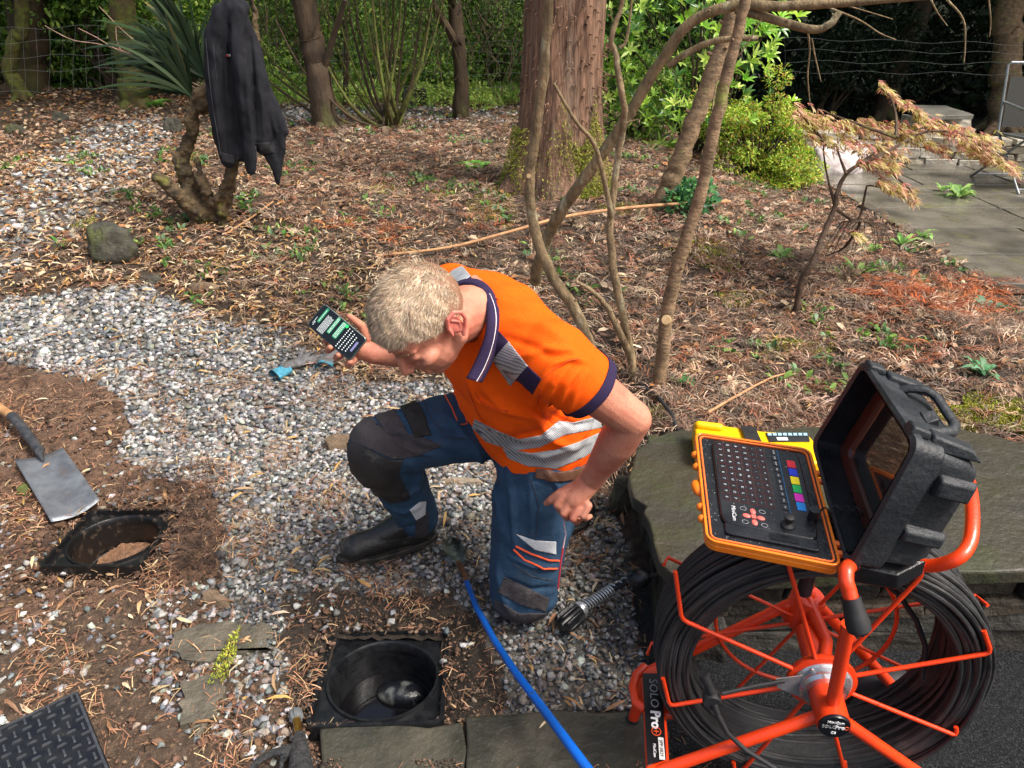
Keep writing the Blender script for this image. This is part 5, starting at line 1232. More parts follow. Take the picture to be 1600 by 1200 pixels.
for k in range(7):
    a = k * math.pi * 2 / 6; xh, yh, _ = basis(dh); off = (xh * math.cos(a) + yh * math.sin(a)) * (.010 if k < 6 else 0)
    kn_.ell(h0 + dh * .026 + off, (.0022, .0022, .0022), None, 8, 6)
kn_.build('grip_studs', m_rub_, reel)
BL = at_z(1012, 1050, .20); BR = at_z(1420, 1100, .14)
d2 = V((0, 0, 1)); MB().lathe([(.0, -.045), (.034, -.043), (.036, .03), (.033, .036), (0, .036)], fB + V((0, 0, .020)), (.15, -.1, 1), 28).build('back_boss', m_or, reel)
MB().tube([fB + V((0, 0, .05)), BL], .0120, 16).build('frame_tube', m_or, reel); MB().tube([fB + V((0, 0, .06)), BR], .0120, 16).build('frame_tube', m_or, reel)
MB().tube([fB + V((0, 0, .05)), fB + V((.012, -.10, .02)), rl(tf, 95, .03)], .013, 14).build('frame_tube', m_or, reel)
MB().tube([fB + V((0, 0, .08)), at_d(1262, 900, 1.42), at_d(1268, 880, 1.36)], .012, 12).build('frame_tube', m_or, reel)
MB().tube([at_d(1256, 925, 1.42), at_d(1264, 890, 1.38)], .014, 14).build('rubber_sleeve', m_rub_, reel)
# left base: label plate between front and back feet
u1 = at_d(1006, 1055, 1.62); u2 = at_d(1030, 1196, 1.46)
lpz = .20
a1 = at_z(1004, 1052, .235); a2 = at_z(1034, 1052, .235) ; a3 = at_z(1041, 1185, .235); a4 = at_z(1012, 1195, .235)
ply = MB().hexa([p + V((0, 0, -.004)) for p in (a1, a2, a3, a4)] + [a1, a2, a3, a4]); 
b1 = at_z(1003, 1043, .225); b2 = at_z(1036, 1038, .225); b3 = at_z(1046, 1192, .225); b4 = at_z(1010, 1212, .225)
MB().hexa([p + V((0, 0, -.014)) for p in (b1, b2, b3, b4)] + [b1, b2, b3, b4]).build('base_plate', m_or, reel, smooth=False, bevel=.003)
lab = ply.build('label_plate', mat('label_black', sr(22, 22, 24), rough=.3), reel, smooth=False)
le = (a4 - a1).normalized(); wd_ = (a2 - a1); wd_ = (wd_ - le * wd_.dot(le)).normalized(); cen = (a1 + a2 + a3 + a4) / 4
m_txw = mat('label_white', sr(226, 226, 226), rough=.5); m_txo = mat('label_orange', sr(240, 90, 40), rough=.5)
Ls = (a4 - a1).length; upd = wd_; zt = V((0, 0, .0006))
mid = lambda f: a1.lerp(a4, f) + (a2 - a1) * .5 + zt
m_txg = mat('label_grey', sr(150, 150, 150), rough=.5)
text('SOLO', .026, mid(.24), le, upd, m_txg, 'label_text', lab, sx=1.15); text('Pro', .029, mid(.54), le, upd, m_txw, 'label_text', lab, bold=.0010, sx=1.05)
oc = mid(.665); xo, yo = le, upd
MB().tube([oc + xo * math.cos(k * .2618) * .0095 + yo * math.sin(k * .2618) * .0095 for k in range(24)], .0009, 6, closed=True).build('label_emblem', m_txo, lab)
MB().tube([oc - xo * .0055, oc + xo * .0055], .0011, 6).build('label_emblem', m_txo, lab); MB().tube([oc - yo * .0055, oc + yo * .0055], .0011, 6).build('label_emblem', m_txo, lab)
sv = a1.lerp(a4, .84) + (a2 - a1) * .68 + zt
MB().hexa([sv + le * x + upd * y + V((0, 0, z)) for z in (-.0004, .0004) for x, y in ((-.025, -.005), (.025, -.005), (.025, .006), (-.025, .006))]).build('serial_sticker', mat('sticker_white', sr(222, 222, 216), rough=.5), lab, smooth=False)
text('SPP-0829', .0095, sv + V((0, 0, .0006)), le, upd, mat('label_black', (0, 0, 0, 1)), 'serial_text', lab, sx=1.05)
text('MiniCam', .0085, a1.lerp(a4, .86) + (a2 - a1) * .36 + zt, le, upd, m_txw, 'label_text', lab)
MB().tube([at_z(1008, 1042, .22), at_z(994, 1055, .22), at_z(989, 1075, .22), at_z(994, 1098, .22), at_z(1008, 1108, .22)], .0105, 12).build('side_loop', m_or, reel)
MB().tube([at_z(1050, 1115, .16), at_z(1010, 1114, .16)], .012, 12).build('cross_tube', m_or, reel)
for q0, q1 in ((FL, V((FL.x - .03, FL.y - .02, .012))), (FR, V((FR.x + .01, FR.y - .02, .012))), (BL, V((BL.x - .02, BL.y + .01, .012)))):
    MB().tube([q0, q1], [.014, .013], 12).build('foot_tube', m_or, reel); MB().lathe([(0, 0), (.018, 0), (.016, .016), (0, .016)], V((q1.x, q1.y, .012)), (0, 0, 1), 14).build('rubber_foot', m_rub_, reel)
# transport wheel at the back right
wc = at_z(1385, 1100, .105); wax = V((.96, .26, 0)).normalized(); wax = axd
wb = MB(); wb.lathe([(.062, -.022), (.095, -.024), (.104, -.012), (.104, .012), (.095, .024), (.062, .022)], wc, axd, 40, closed=True); wob = wb.build('road_wheel', m_rub_, reel)
MB().lathe([(0, -.014), (.062, -.014), (.062, .014), (0, .014)], wc, axd, 32).build('wheel_rim', m_pl, wob)
MB().hexa([at_z(1380, 1045, .16), at_z(1402, 1082, .14), at_z(1425, 1098, .12), at_z(1378, 1108, .12)] + [p + V((0, 0, .008)) for p in (at_z(1380, 1045, .16), at_z(1402, 1082, .14), at_z(1425, 1098, .12), at_z(1378, 1108, .12))]).build('wheel_bracket', m_or, reel, smooth=False)
# black badge on the front hub
bd = MB().lathe([(0, -.034), (.027, -.034), (.0285, -.031), (.0285, -.026), (0, -.026)], fA, axd, 40).build('hub_badge', mat('badge_black', sr(16, 20, 26), rough=.25), reel)
bu = V((0, 0, 1)); bo = fA - axd * .0346
text('MiniCam', .0085, bo + bu * .013, rx_, bu, m_txw, 'badge_text', bd); text('SOLO', .010, bo - rx_ * .010 + bu * .001, rx_, bu, m_txg, 'badge_text', bd); text('Pro', .0125, bo + rx_ * .009 + bu * .001, rx_, bu, m_txw, 'badge_text', bd, bold=.0003)
text('CE', .008, bo - bu * .014, rx_, bu, m_txw, 'badge_text', bd)
MB().tube([bo + rx_ * (.021 + math.cos(k * .39) * .0038) + bu * (.001 + math.sin(k * .39) * .0038) for k in range(16)], .0005, 5, closed=True).build('badge_emblem', m_txo, bd)
# cable clamp on the left spoke, and its loose leads
cq0 = at_d(1108, 1075, 1.40); MB().lathe([(0, -.012), (.016, -.012), (.018, -.006), (.018, .008), (.012, .014), (0, .014)], at_d(1112, 1092, 1.40), axd, 20).build('cable_clamp', m_rub_, reel)
MB().tube([at_d(1112, 1085, 1.395), at_d(1106, 1068, 1.39), at_d(1098, 1052, 1.385)], [.009, .009, .011], 12).build('clamp_stem', m_rub_, reel)
MB().tube([at_d(1116, 1100, 1.39), at_d(1122, 1118, 1.39), at_d(1136, 1145, 1.40), at_d(1165, 1172, 1.41), at_d(1210, 1200, 1.41), at_d(1240, 1225, 1.42)], [.006, .0055, .005, .005, .005, .005], 10).build('lead', m_rub_, reel)
MB().tube([at_d(1128, 1084, 1.385), at_d(1180, 1072, 1.385), at_d(1225, 1064, 1.39)], .0042, 8).build('lead', m_rub_, reel)
MB().tube([at_d(1370, 900, 1.42), at_d(1405, 930, 1.44), at_d(1432, 970, 1.46), at_d(1446, 1010, 1.48), at_d(1440, 1060, 1.50)], .0055, 10).build('lead', m_rub_, reel)

# ================================================================ CONTROL CASE (keyboard lid + screen box)
case = empty('control_case', at_d(1300, 860, 1.25), 'open camera control case, orange keyboard lid and black screen box, on top of the reel', 'control unit')
m_yo = mat('yellow_orange_plastic', sr(246, 134, 26), sr(240, 122, 18), scale=14, rough=.32, coat=.3)
m_os = mat('orange_seal', sr(244, 116, 46), rough=.5); m_blk = mat('wet_black_case', sr(22, 23, 26), sr(34, 35, 38), scale=16, detail=7, rough=.16, rough2=.35, bump=.15, bscale=60)
m_case = mat('scuffed_black_case', sr(28, 31, 35), sr(40, 44, 48), sr(66, 68, 70), scale=12, detail=9, rough=.42, rough2=.6, bump=.35, bscale=90, mix3=(.6, .74), sscale=16)
kTL, kTR, kBR, kBL = at_z(1085, 676, .800), at_z(1266, 703, .800), at_z(1316, 889, .762), at_z(1103, 846, .762)
kx = ((kTR - kTL) + (kBR - kBL)).normalized(); ky = ((kTL - kBL) + (kTR - kBR)).normalized(); kz = kx.cross(ky).normalized()
KC = (kTL + kTR + kBR + kBL) / 4
def K(u, v, h=0):   # u 0..1 left->right, v 0..1 bottom->top
    return kBL.lerp(kBR, u).lerp(kTL.lerp(kTR, u), v) + kz * h
def kround(m0, m1, r, n=5):   # rounded outline inset m0
    Wk, Hk = (kBR - kBL).length, (kTL - kBL).length; o = []
    u0, v0 = m0 / Wk, m0 / Hk; ru, rv = r / Wk, r / Hk
    for cu, cv, a0 in ((1 - u0 - ru, 1 - v0 - rv, 0), (u0 + ru, 1 - v0 - rv, 90), (u0 + ru, v0 + rv, 180), (1 - u0 - ru, v0 + rv, 270)):
        for k in range(n + 1): t_ = math.radians(a0 + 90 * k / n); o.append((cu + math.cos(t_) * ru, cv + math.sin(t_) * rv))
    return o
def kslab(m0, r, h0, h1, m, nm, par, inner=None, bevel=0):
    o = kround(m0, 0, r); n = len(o); b_ = MB()
    if inner is None:
        b_.add([K(u, v, h0) for u, v in o] + [K(u, v, h1) for u, v in o], [tuple(reversed(range(n))), tuple(range(n, 2 * n))] + [(i, (i + 1) % n, n + (i + 1) % n, n + i) for i in range(n)])
    else:
        i_ = kround(inner, 0, max(.002, r - (inner - m0)))
        vs = [K(u, v, h) for h in (h0, h1) for q in (o, i_) for u, v in q]; fs = []
        for i in range(n):
            j = (i + 1) % n; fs += [(i, j, 2 * n + j, 2 * n + i), (n + j, n + i, 3 * n + i, 3 * n + j), (2 * n + i, 2 * n + j, 3 * n + j, 3 * n + i), (j, i, n + i, n + j)]
        b_.add(vs, fs)
    return b_.build(nm, m, par, bevel=bevel)
lid = kslab(0, .018, -.020, -.006, m_yo, 'lid', case, bevel=.002)
kslab(0, .018, -.006, .004, m_yo, 'lid_rim', lid, inner=.005, bevel=.0012); kslab(.005, .014, -.006, .001, m_blk, 'seal_groove', lid, inner=.008)
kslab(.008, .012, -.006, .003, m_os, 'seal', lid, inner=.0115, bevel=.001)
deck = kslab(.0112, .012, -.006, -.001, m_blk, 'keyboard_deck', lid)
def kreg(u0, u1, v0, v1, h0, h1, m, nm, par, bevel=0, n=4, r=.10):
    o = []
    for cu, cv, a0 in ((1 - r, 1 - r, 0), (r, 1 - r, 90), (r, r, 180), (1 - r, r, 270)):
        for k in range(n + 1): t_ = math.radians(a0 + 90 * k / n); o.append((cu + math.cos(t_) * r, cv + math.sin(t_) * r))
    nn_ = len(o); P = lambda h: [K(u0 + (u1 - u0) * a, v0 + (v1 - v0) * b_, h) for a, b_ in o]
    return MB().add(P(h0) + P(h1), [tuple(reversed(range(nn_))), tuple(range(nn_, 2 * nn_))] + [(i, (i + 1) % nn_, nn_ + (i + 1) % nn_, nn_ + i) for i in range(nn_)]).build(nm, m, par, bevel=bevel)
panel = kreg(.14, .88, .16, .93, -.002, .006, m_blk, 'key_panel', deck, bevel=.003)
kreg(.16, .86, .085, .175, -.002, .0045, m_blk, 'panel_foot', deck, bevel=.002); kreg(.50, .72, .105, .150, .0046, .0055, mat('deep_black', (.002, .002, .002, 1), rough=.3), 'grip_slot', panel)
m_key = mat('key_black', sr(26, 26, 30), rough=.35); m_leg = mat('key_legend', sr(200, 200, 205), rough=.5); m_bor = mat('key_border', sr(110, 50, 44), rough=.5)
keys = MB(); bord = MB()
def kq(mb, uc, vc, du, dv, h0, h1):
    mb.hexa([K(uc + a, vc + b_, h) for h in (h0, h1) for a, b_ in ((-du, -dv), (du, -dv), (du, dv), (-du, dv))])
letters = ['1QAZ', '2WSX', '3EDC', '4RFV', '5TGB', '6YHN', '7UJM', '8IK<', '9OL>', '0P:?']
for r_ in range(10):        # the keyboard runs down the lid: rows along v, columns along u
    for c_ in range(6):
        uc, vc = .205 + c_ * .070, .888 - r_ * .056
        kq(bord, uc, vc, .031, .0245, .0062, .0066); kq(keys, uc, vc, .0285, .0222, .0064, .0072)
        ch_s = (letters[r_] + '-=')[c_]
        text(ch_s, .0070, K(uc, vc, .0075), -ky, kx, m_leg, 'key_legend', panel, .0002)
keys.build('keys', m_key, panel, smooth=False); bord.build('key_borders', m_bor, panel, smooth=False)
fk = MB(); fl = MB()
for r_ in range(10):
    uc, vc = .665, .888 - r_ * .056; kq(fk, uc, vc, .026, .022, .0062, .0070)
    text('HOME END PGUP ESC INS DEL ZOOM IRIS FOC OK'.split()[r_], .0042, K(uc, vc, .0074), -ky, kx, m_leg, 'key_legend', panel, .0002)
fk.build('function_keys', m_key, panel, smooth=False)
MB().tube([K(.70, .92, .0066), K(.70, .34, .0066)], .0005, 5).build('blue_line', mat('blue_line', sr(40, 120, 180), rough=.5), panel)
for k, c_ in enumerate([sr(210, 36, 52), sr(24, 52, 200), sr(244, 222, 20), sr(20, 170, 84), sr(214, 40, 180), sr(20, 130, 214)]):
    vc = .795 - k * .076; b_ = MB(); kq(b_, .795, vc, .034, .034, .0062, .0072); o = b_.build('colour_key', mat('colour_key_' + 'red blue yellow green pink cyan'.split()[k], c_, rough=.4), panel, smooth=False)
    tag(o, 'red blue yellow green pink cyan'.split()[k] + ' square function key')
m_rk = mat('red_arrow_key', sr(236, 110, 100), rough=.45)
for du, dv in ((0, 0), (-.055, 0), (.055, 0), (0, .045), (0, -.045)):
    b_ = MB(); c0 = K(.40 + du, .255 + dv, .0062); b_.ell(c0, (.0052 if du == 0 and dv else .0072, .0072 if du == 0 and dv else .0052, .0018), Matrix((kx, ky, kz)).transposed(), 16, 8) if (du or dv) else kq(b_, .40, .255, .018, .014, .006, .0076); b_.build('arrow_key', m_rk, panel)
mk = MB()
for du, dv in ((-.055, .05), (.055, .05), (-.055, -.05), (.055, -.05)):
    c0 = K(.40 + du * 1.35, .255 + dv * 1.1, .0066); mk.tube([c0 + kx * math.cos(a * .52) * .0055 + ky * math.sin(a * .52) * .0045 for a in range(12)], .0003, 5, closed=True)
mk.build('round_key_outlines', m_leg, panel)
text('MiniCam', .0105, K(.245, .255, .0066), -ky, kx, m_txw, 'panel_text', panel, .0002)
jc = K(.655, .235, .006); MB().lathe([(0.0, 0), (.013, 0), (.012, .004), (.006, .008), (.006, .016), (.0085, .018), (.0085, .022), (.005, .024), (0, .024)], jc, kz, 24).build('joystick', m_rub_, panel)
# latches, hinges
for v in (.79, .67, .30, .20): MB().ell(K(-.004, v, -.006), (.009, .008, .008)).build('latch_lug', m_yo, lid)
MB().ell(K(-.012, .48, -.010), (.012, .024, .010)).build('latch', m_yo, lid)
for v in (.77, .70, .18, .11): MB().box(K(1.012, v, .000), (.012, .010, .010), Matrix((kx, ky, kz)).transposed()).build('hinge_knuckle', m_os, lid, bevel=.002)
# drops of rain on lid and case
dr_ = MB(); rd = random.Random(4)
for _ in range(300):
    u, v = rd.uniform(.04, .96), rd.uniform(.04, .96); inp = .19 < u < .86 and .16 < v < .93
    if inp and rd.random() < .55: continue
    s_r = rd.uniform(.0008, .0021); dr_.ell(K(u, v, .006 if inp else -.001), (s_r, s_r, s_r * .6), None, 8, 5)
dr_.build('rain_drops', mat('water_drop', (.05, .055, .06, 1), rough=.03, spec=.6), lid, kind='stuff')
# --- the screen box: rim quad then tapered depth
q1 = at_d(1270, 692, 1.475); q2 = at_d(1347, 563, 1.35); q3 = at_d(1437, 694, 1.10); q4 = at_d(1323, 893, 1.205)
# make the four rim corners coplanar
cq_ = (q1 + q2 + q3 + q4) / 4; bn = (q3 - q1).cross(q2 - q4).normalized(); bn = bn if bn.x > 0 else -bn
q1, q2, q3, q4 = [p - bn * (p - cq_).dot(bn) for p in (q1, q2, q3, q4)]
def Q(u, v, h): return q1.lerp(q2, u).lerp(q4.lerp(q3, u), v) + bn * h      # u: bottom(hinge)->top, v: far->near, h depth to the right
def qring(u0, u1, v0, v1, h, r=.08, n=4):
    o = []
    for cu, cv, a0 in ((1 - r, 1 - r, 0), (r, 1 - r, 90), (r, r, 180), (1 - r, r, 270)):
        for k in range(n + 1): t_ = math.radians(a0 + 90 * k / n); o.append(Q(u0 + (u1 - u0) * (cu + math.cos(t_) * r), v0 + (v1 - v0) * (cv + math.sin(t_) * r), h))
    return o
def qloft(rings, m, nm, par, bevel=0, capend=True):
    n = len(rings[0]); vs = [p for r_ in rings for p in r_]; fs = []
    for j in range(len(rings) - 1):
        for k in range(n): fs.append((j * n + k, j * n + (k + 1) % n, (j + 1) * n + (k + 1) % n, (j + 1) * n + k))
    if capend: fs.append(tuple((len(rings) - 1) * n + k for k in range(n)))
    return MB().add(vs, fs).build(nm, m, par, bevel=bevel, auto=30)
DB = .125
box = qloft([qring(.05, .95, .05, .95, .062), qring(.04, .96, .04, .96, .0), qring(.015, .985, .015, .985, -.004), qring(-.01, 1.01, -.01, 1.01, .0), qring(-.01, 1.01, -.01, 1.01, .012), qring(.01, .99, .01, .99, .016),
             qring(.02, .98, .02, .98, .05), qring(.05, .95, .05, .95, .058), qring(.06, .93, .06, .94, DB * .8), qring(.12, .86, .10, .90, DB)], m_case, 'screen_box', case)
# moulded ribs on the outer near side and top
for (u0, u1, h0, h1) in ((.30, .42, .05, .125), (.66, .82, .06, .125)):
    rb = MB(); rb.hexa([Q(u0, .94, h0), Q(u1, .94, h0), Q(u1, .94, h1), Q(u0, .94, h1), Q(u0 + .02, 1.0, h0 + .004), Q(u1 - .02, 1.0, h0 + .004), Q(u1 - .02, .985, h1 - .006), Q(u0 + .02, .985, h1 - .006)]); rb.build('moulded_rib', m_case, box, bevel=.004)
for (v0, v1) in ((.08, .2), (.8, .92)):
    rb = MB(); rb.hexa([Q(.93, v0, .03), Q(.93, v1, .03), Q(.93, v1, .12), Q(.93, v0, .12), Q(1.03, v0 + .01, .034), Q(1.03, v1 - .01, .034), Q(1.0, v1 - .01, .10), Q(1.0, v0 + .01, .10)]); rb.build('moulded_rib', m_case, box, bevel=.004)
for v in (.07, .83):
    MB().hexa([Q(.99, v - .03, -.004), Q(.99, v + .08, -.004), Q(.99, v + .08, .03), Q(.99, v - .03, .03), Q(1.05, v - .02, .0), Q(1.05, v + .07, .0), Q(1.04, v + .07, .028), Q(1.04, v - .02, .028)]).build('latch_catch', m_case, box, bevel=.003)
# inside: bezel with the screen sunk in it
qloft([qring(.05, .95, .05, .95, .0), qring(.055, .945, .055, .945, .058), qring(.10, .90, .10, .90, .060)], m_blk, 'inner_wall', box, capend=False)
m_bez = mat('red_brown_bezel', sr(58, 28, 20), sr(74, 34, 24), scale=6, rough=.3)
bz = qloft([qring(.05, .95, .05, .95, .052), qring(.06, .94, .06, .94, .044), qring(.16, .84, .16, .84, .044), qring(.18, .82, .18, .82, .052)], m_bez, 'bezel', box, capend=False)
sc2 = MB().add(qring(.16, .84, .16, .84, .050), [tuple(range(20))]).build('display', mat('glossy_dark_display', (.012, .010, .010, 1), rough=.02, spec=1., coat=1), bz, smooth=False)
tu = (q3 - q2).normalized(); tv = (q2 - q1).normalized(); text('MiniCam', .017, Q(.90, .36, .0425), tu, tv, m_txw, 'bezel_text', bz, .0002)
MB().tube([Q(.90, .19, .0425) + tu * math.cos(a * .6) * .005 + tv * math.sin(a * .6) * .005 for a in range(9)], .0011, 6).build('bezel_logo', m_txo, bz)
MB().tube([Q(.03, .10, .0), Q(.02, .5, -.002), Q(.03, .9, .0)], .004, 8).build('hinge_pin', m_rub_, box)
# curly lead between lid and box
pts = []
for k in range(90):
    t_ = k / 89; p = K(.86, .36, .006).lerp(Q(.10, .62, .05), t_) + V((0, 0, .012 * math.sin(math.pi * t_))); a = t_ * 2 * math.pi * 5
    pts.append(p + V((0, math.cos(a) * .006, math.sin(a) * .006)))
MB().tube(pts, .0016, 6).build('curly_lead', m_rub_, case)
MB().lathe([(.0, 0), (.009, 0), (.009, .03), (0, .03)], K(.86, .33, -.001), kz, 16).build('lead_socket', m_blk, deck)
# carry handle on top of the box
ha = [Q(1.0, .27, .055), Q(1.10, .27, .075), Q(1.18, .30, .135), Q(1.13, .36, .165), Q(1.02, .60, .185), Q(.97, .72, .165), Q(.96, .74, .12), Q(.985, .70, .07)]
h_up = (q2 - q1).normalized()
hpts = [Q(1.0, .22, .05), Q(1.12, .22, .06), Q(1.17, .24, .11), Q(1.17, .27, .135), Q(1.17, .64, .135), Q(1.15, .68, .11), Q(1.10, .70, .06), Q(1.0, .70, .05)]
hp_ = [at_d(1392, 617, 1.30), at_d(1420, 607, 1.28), at_d(1448, 609, 1.27), at_d(1465, 622, 1.26), at_d(1480, 645, 1.235), at_d(1492, 664, 1.215), at_d(1488, 674, 1.20), at_d(1462, 676, 1.19), at_d(1432, 672, 1.18)]
MB().tube(hp_, .0098, 12, flat=.75).build('top_handle', m_case, box)
MB().hexa([at_d(1436, 642, 1.22), at_d(1460, 640, 1.215), at_d(1468, 655, 1.20), at_d(1448, 662, 1.20), at_d(1436, 660, 1.23), at_d(1460, 656, 1.225), at_d(1468, 668, 1.21), at_d(1448, 676, 1.21)]).build('handle_pivot', m_case, box, bevel=.002)
MB().lathe([(0, -.01), (.0055, -.01), (.0055, .01), (0, .01)], at_d(1403, 625, 1.29), (0, 1, .2), 12).build('handle_pin', m_chr, box)
# bracket under the case
MB().hexa([at_d(1318, 908, 1.26), at_d(1402, 922, 1.24), at_d(1442, 898, 1.25), at_d(1350, 880, 1.30), at_d(1318, 880, 1.24), at_d(1402, 900, 1.22), at_d(1448, 876, 1.23), at_d(1350, 860, 1.28)]).build('mount_bracket', m_blk, case, smooth=False, bevel=.003)

# ================================================================ YELLOW LOCATOR on the slab behind the lid
loc_ = empty('cable_locator', at_z(1180, 690, .33), 'yellow hand held locator lying on the slate slab behind the keyboard lid', 'locator')
m_yel = mat('locator_yellow', sr(250, 200, 10), sr(240, 186, 6), scale=12, rough=.4)
z_ = .40; y1 = [at_z(1084, 658, z_), at_z(1128, 664, z_), at_z(1190, 673, z_), at_z(1262, 677, z_), at_z(1300, 720, z_), at_z(1200, 730, z_), at_z(1090, 700, z_)]
yb = MB(); n_ = len(y1); yb.add([V((p.x, p.y, .332)) for p in y1] + y1, [tuple(reversed(range(n_))), tuple(range(n_, 2 * n_))] + [(i, (i + 1) % n_, n_ + (i + 1) % n_, n_ + i) for i in range(n_)])
yo_ = yb.build('body', m_yel, loc_, bevel=.008, seg=3)
MB().chain([at_z(1092, 664, .408), at_z(1124, 668, .408)], [.013, .013]).build('battery_hump', m_yel, loc_)
def lq(pp, z0, z1, m, nm): return MB().hexa([at_z(a, b_, z0) for a, b_ in pp] + [at_z(a, b_, z1) for a, b_ in pp]).build(nm, m, yo_, bevel=.002)
lq([(1156, 664), (1180, 667), (1192, 694), (1166, 690)], .398, .412, m_rub_, 'grip_strap')
kp = lq([(1196, 676), (1262, 676), (1266, 690), (1202, 690)], .399, .404, mat('locator_keypad', sr(40, 44, 46), rough=.5), 'keypad')
for k in range(8): MB().hexa([at_z(a, b_, z) for z in (.404, .4065) for a, b_ in ((1199 + k * 8, 676.3), (1205 + k * 8, 676.3), (1206 + k * 8, 680.5), (1200 + k * 8, 680.5))]).build('keypad_button', mat('pale_button', sr(150, 186, 200), rough=.5), kp, smooth=False)
MB().hexa([at_z(a, b_, z) for z in (.404, .406) for a, b_ in ((1213, 683), (1230, 683), (1232, 688), (1215, 688))]).build('display', mat('pale_display', sr(210, 214, 210), rough=.3), kp, smooth=False)
# black hose passing behind the man
MB().tube([V((p.x, p.y, p.z)) for p in (G(925, 598, .03), G(960, 594, .05), G(1000, 600, .06), G(1030, 622, .04), G(1050, 648, .03), G(1056, 668, .03), G(1075, 690, .02))], .0075, 10).build('hose', m_rub_, label='black hose curving over the ground between his elbow and the slate slab', category='hose')
# ================================================================ TREES, SHRUBS, JACKET, FENCE, WOOD
def limb(mb, pts, r0, r1, n=12, sub=5, rough_=.12, seed=0, seg=None):
    P = smooth_path(pts, sub); m = len(P)
    rs = [(r0 + (r1 - r0) * i / (m - 1)) * (1 + rough_ * noise.noise(V((i * .45, seed, 0)))) for i in range(m)]
    P = [p + V((noise.noise(V((i * .6, seed, 3))), noise.noise(V((i * .6, seed, 7))), 0)) * r0 * .22 for i, p in enumerate(P)]
    mb.tube(P, rs, n); return P, rs
def knots(mb, P, rs, k, r):
    for _ in range(k):
        i = r.randrange(2, len(P) - 2); a = r.uniform(0, 6.28); d = V((math.cos(a), math.sin(a), .4)).normalized(); mb.capsule(P[i], P[i] + d * rs[i] * r.uniform(1.0, 1.35), rs[i] * .45, rs[i] * .22, 8)
m_bark = mat('lichened_grey_bark', sr(160, 138, 104), sr(116, 100, 74), sr(196, 190, 158), scale=30, detail=9, stretch=(1, 1, .5), rough=.85, bump=1.4, bscale=60, mix3=(.56, .68), sscale=10)
m_bark2 = mat('brown_smooth_bark', sr(154, 128, 98), sr(108, 90, 68), sr(146, 150, 80), scale=24, detail=9, stretch=(1, 1, 1.6), rough=.8, bump=.8, bscale=50, mix3=(.58, .7), sscale=5)
m_mossb = mat('mossy_bark', sr(104, 112, 46), sr(72, 70, 40), sr(92, 74, 52), scale=14, detail=9, rough=.95, bump=1.5, bscale=40, mix3=(.5, .66), sscale=5)
m_darkb = mat('dark_brown_bark', sr(84, 68, 50), sr(56, 46, 36), sr(90, 92, 48), scale=12, detail=9, stretch=(1, 1, .4), rough=.9, bump=1.5, bscale=30, mix3=(.54, .68), sscale=3)
m_pale_cut = mat('pale_cut_wood', sr(206, 178, 132), sr(180, 150, 108), scale=40, rough=.7)
rt = random.Random(21)
def sapling(name, label, stems, cat='tree', m=None, group=None, kn=9, cuts=(), twigs=()):
    """stems: [[(px,py,Y)...], r0, r1]"""
    b0 = at_y(*stems[0][0][0]); e = empty(name, (b0.x, b0.y, float(height(b0.x, b0.y))), label, cat, group)
    for i, (pts, r0, r1) in enumerate(stems):
        mb = MB(); W3 = [at_y(*p) for p in pts]
        if i == 0: W3 = [V((W3[0].x, W3[0].y, float(height(W3[0].x, W3[0].y)) - .03))] + W3
        P, rs = limb(mb, W3, r0, r1, seed=i + b0.x * 3); knots(mb, P, rs, kn, rt)
        mb.build('trunk' if i == 0 else 'branch', m or m_bark, e)
    if twigs:
        for pts, r0 in twigs:
            mb = MB(); limb(mb, [at_y(*p) for p in pts], r0, r0 * .45, n=6, sub=4, seed=pts[0][0]); mb.build('twig', m or m_bark, e)
    for c in cuts:
        p = at_y(*c[:3]); MB().lathe([(0, -.004), (c[3], -.003), (c[3] * .9, .004), (0, .004)], p, (V((0, 0, CAM_H)) - p + V((rt.uniform(-.5, .5), 0, 0))), 14).build('pruning_scar', m_pale_cut, e)
    return e
# ground depth at the feet of the bare stems
yA, yS3, yS4, yS5 = G(940, 600).y, G(990, 590).y, G(1030, 602).y, G(1032, 326).y
sapling('bare_stem_tree', 'crooked bare stem rising behind his shoulder with a forked branch leaning right', [
    ([(930, 590, yA), (918, 530, yA), (896, 480, yA + .02), (868, 440, yA + .03), (845, 390, yA + .03), (830, 330, yA + .03), (828, 270, yA + .02), (838, 200, yA), (848, 130, yA - .02), (854, 60, yA - .03), (858, -30, yA - .05), (850, -180, yA - .05), (870, -330, yA)], .027, .014),
    ([(836, 440, yA + .6), (843, 405, yA + .5), (868, 345, yA + .35), (905, 290, yA + .25), (945, 235, yA + .2), (985, 175, yA + .15), (1030, 100, yA + .1), (1080, 35, yA + .05), (1150, 8, yA), (1215, 10, yA - .05), (1330, 2, yA - .1), (1480, -10, yA - .1)], .029, .014),
    ([(1150, 14, yA), (1200, 28, yA - .02), (1268, 46, yA - .04), (1296, 38, yA - .05), (1312, 18, yA - .05)], .016, .011),
    ([(1043, 104, yA + .1), (1075, 82, yA + .08), (1110, 66, yA + .06), (1150, 60, yA + .05), (1184, 60, yA + .05)], .013, .009)],
    cuts=[(826, 275, yA, .009)],
    twigs=[([(1262, 45, yA), (1265, 80, yA), (1262, 120, yA), (1266, 165, yA)], .004), ([(1268, 60, yA), (1275, 95, yA), (1283, 128, yA)], .0035), ([(1290, 10, yA), (1340, 30, yA), (1375, 52, yA), (1400, 62, yA)], .004),
           ([(1480, 0, yA), (1505, 30, yA), (1508, 70, yA), (1506, 98, yA)], .004), ([(1310, 5, yA), (1355, 18, yA), (1395, 30, yA)], .003), ([(1544, -5, yA), (1548, 30, yA), (1546, 58, yA)], .003), ([(1455, 0, yA), (1465, 20, yA), (1480, 40, yA)], .003)])
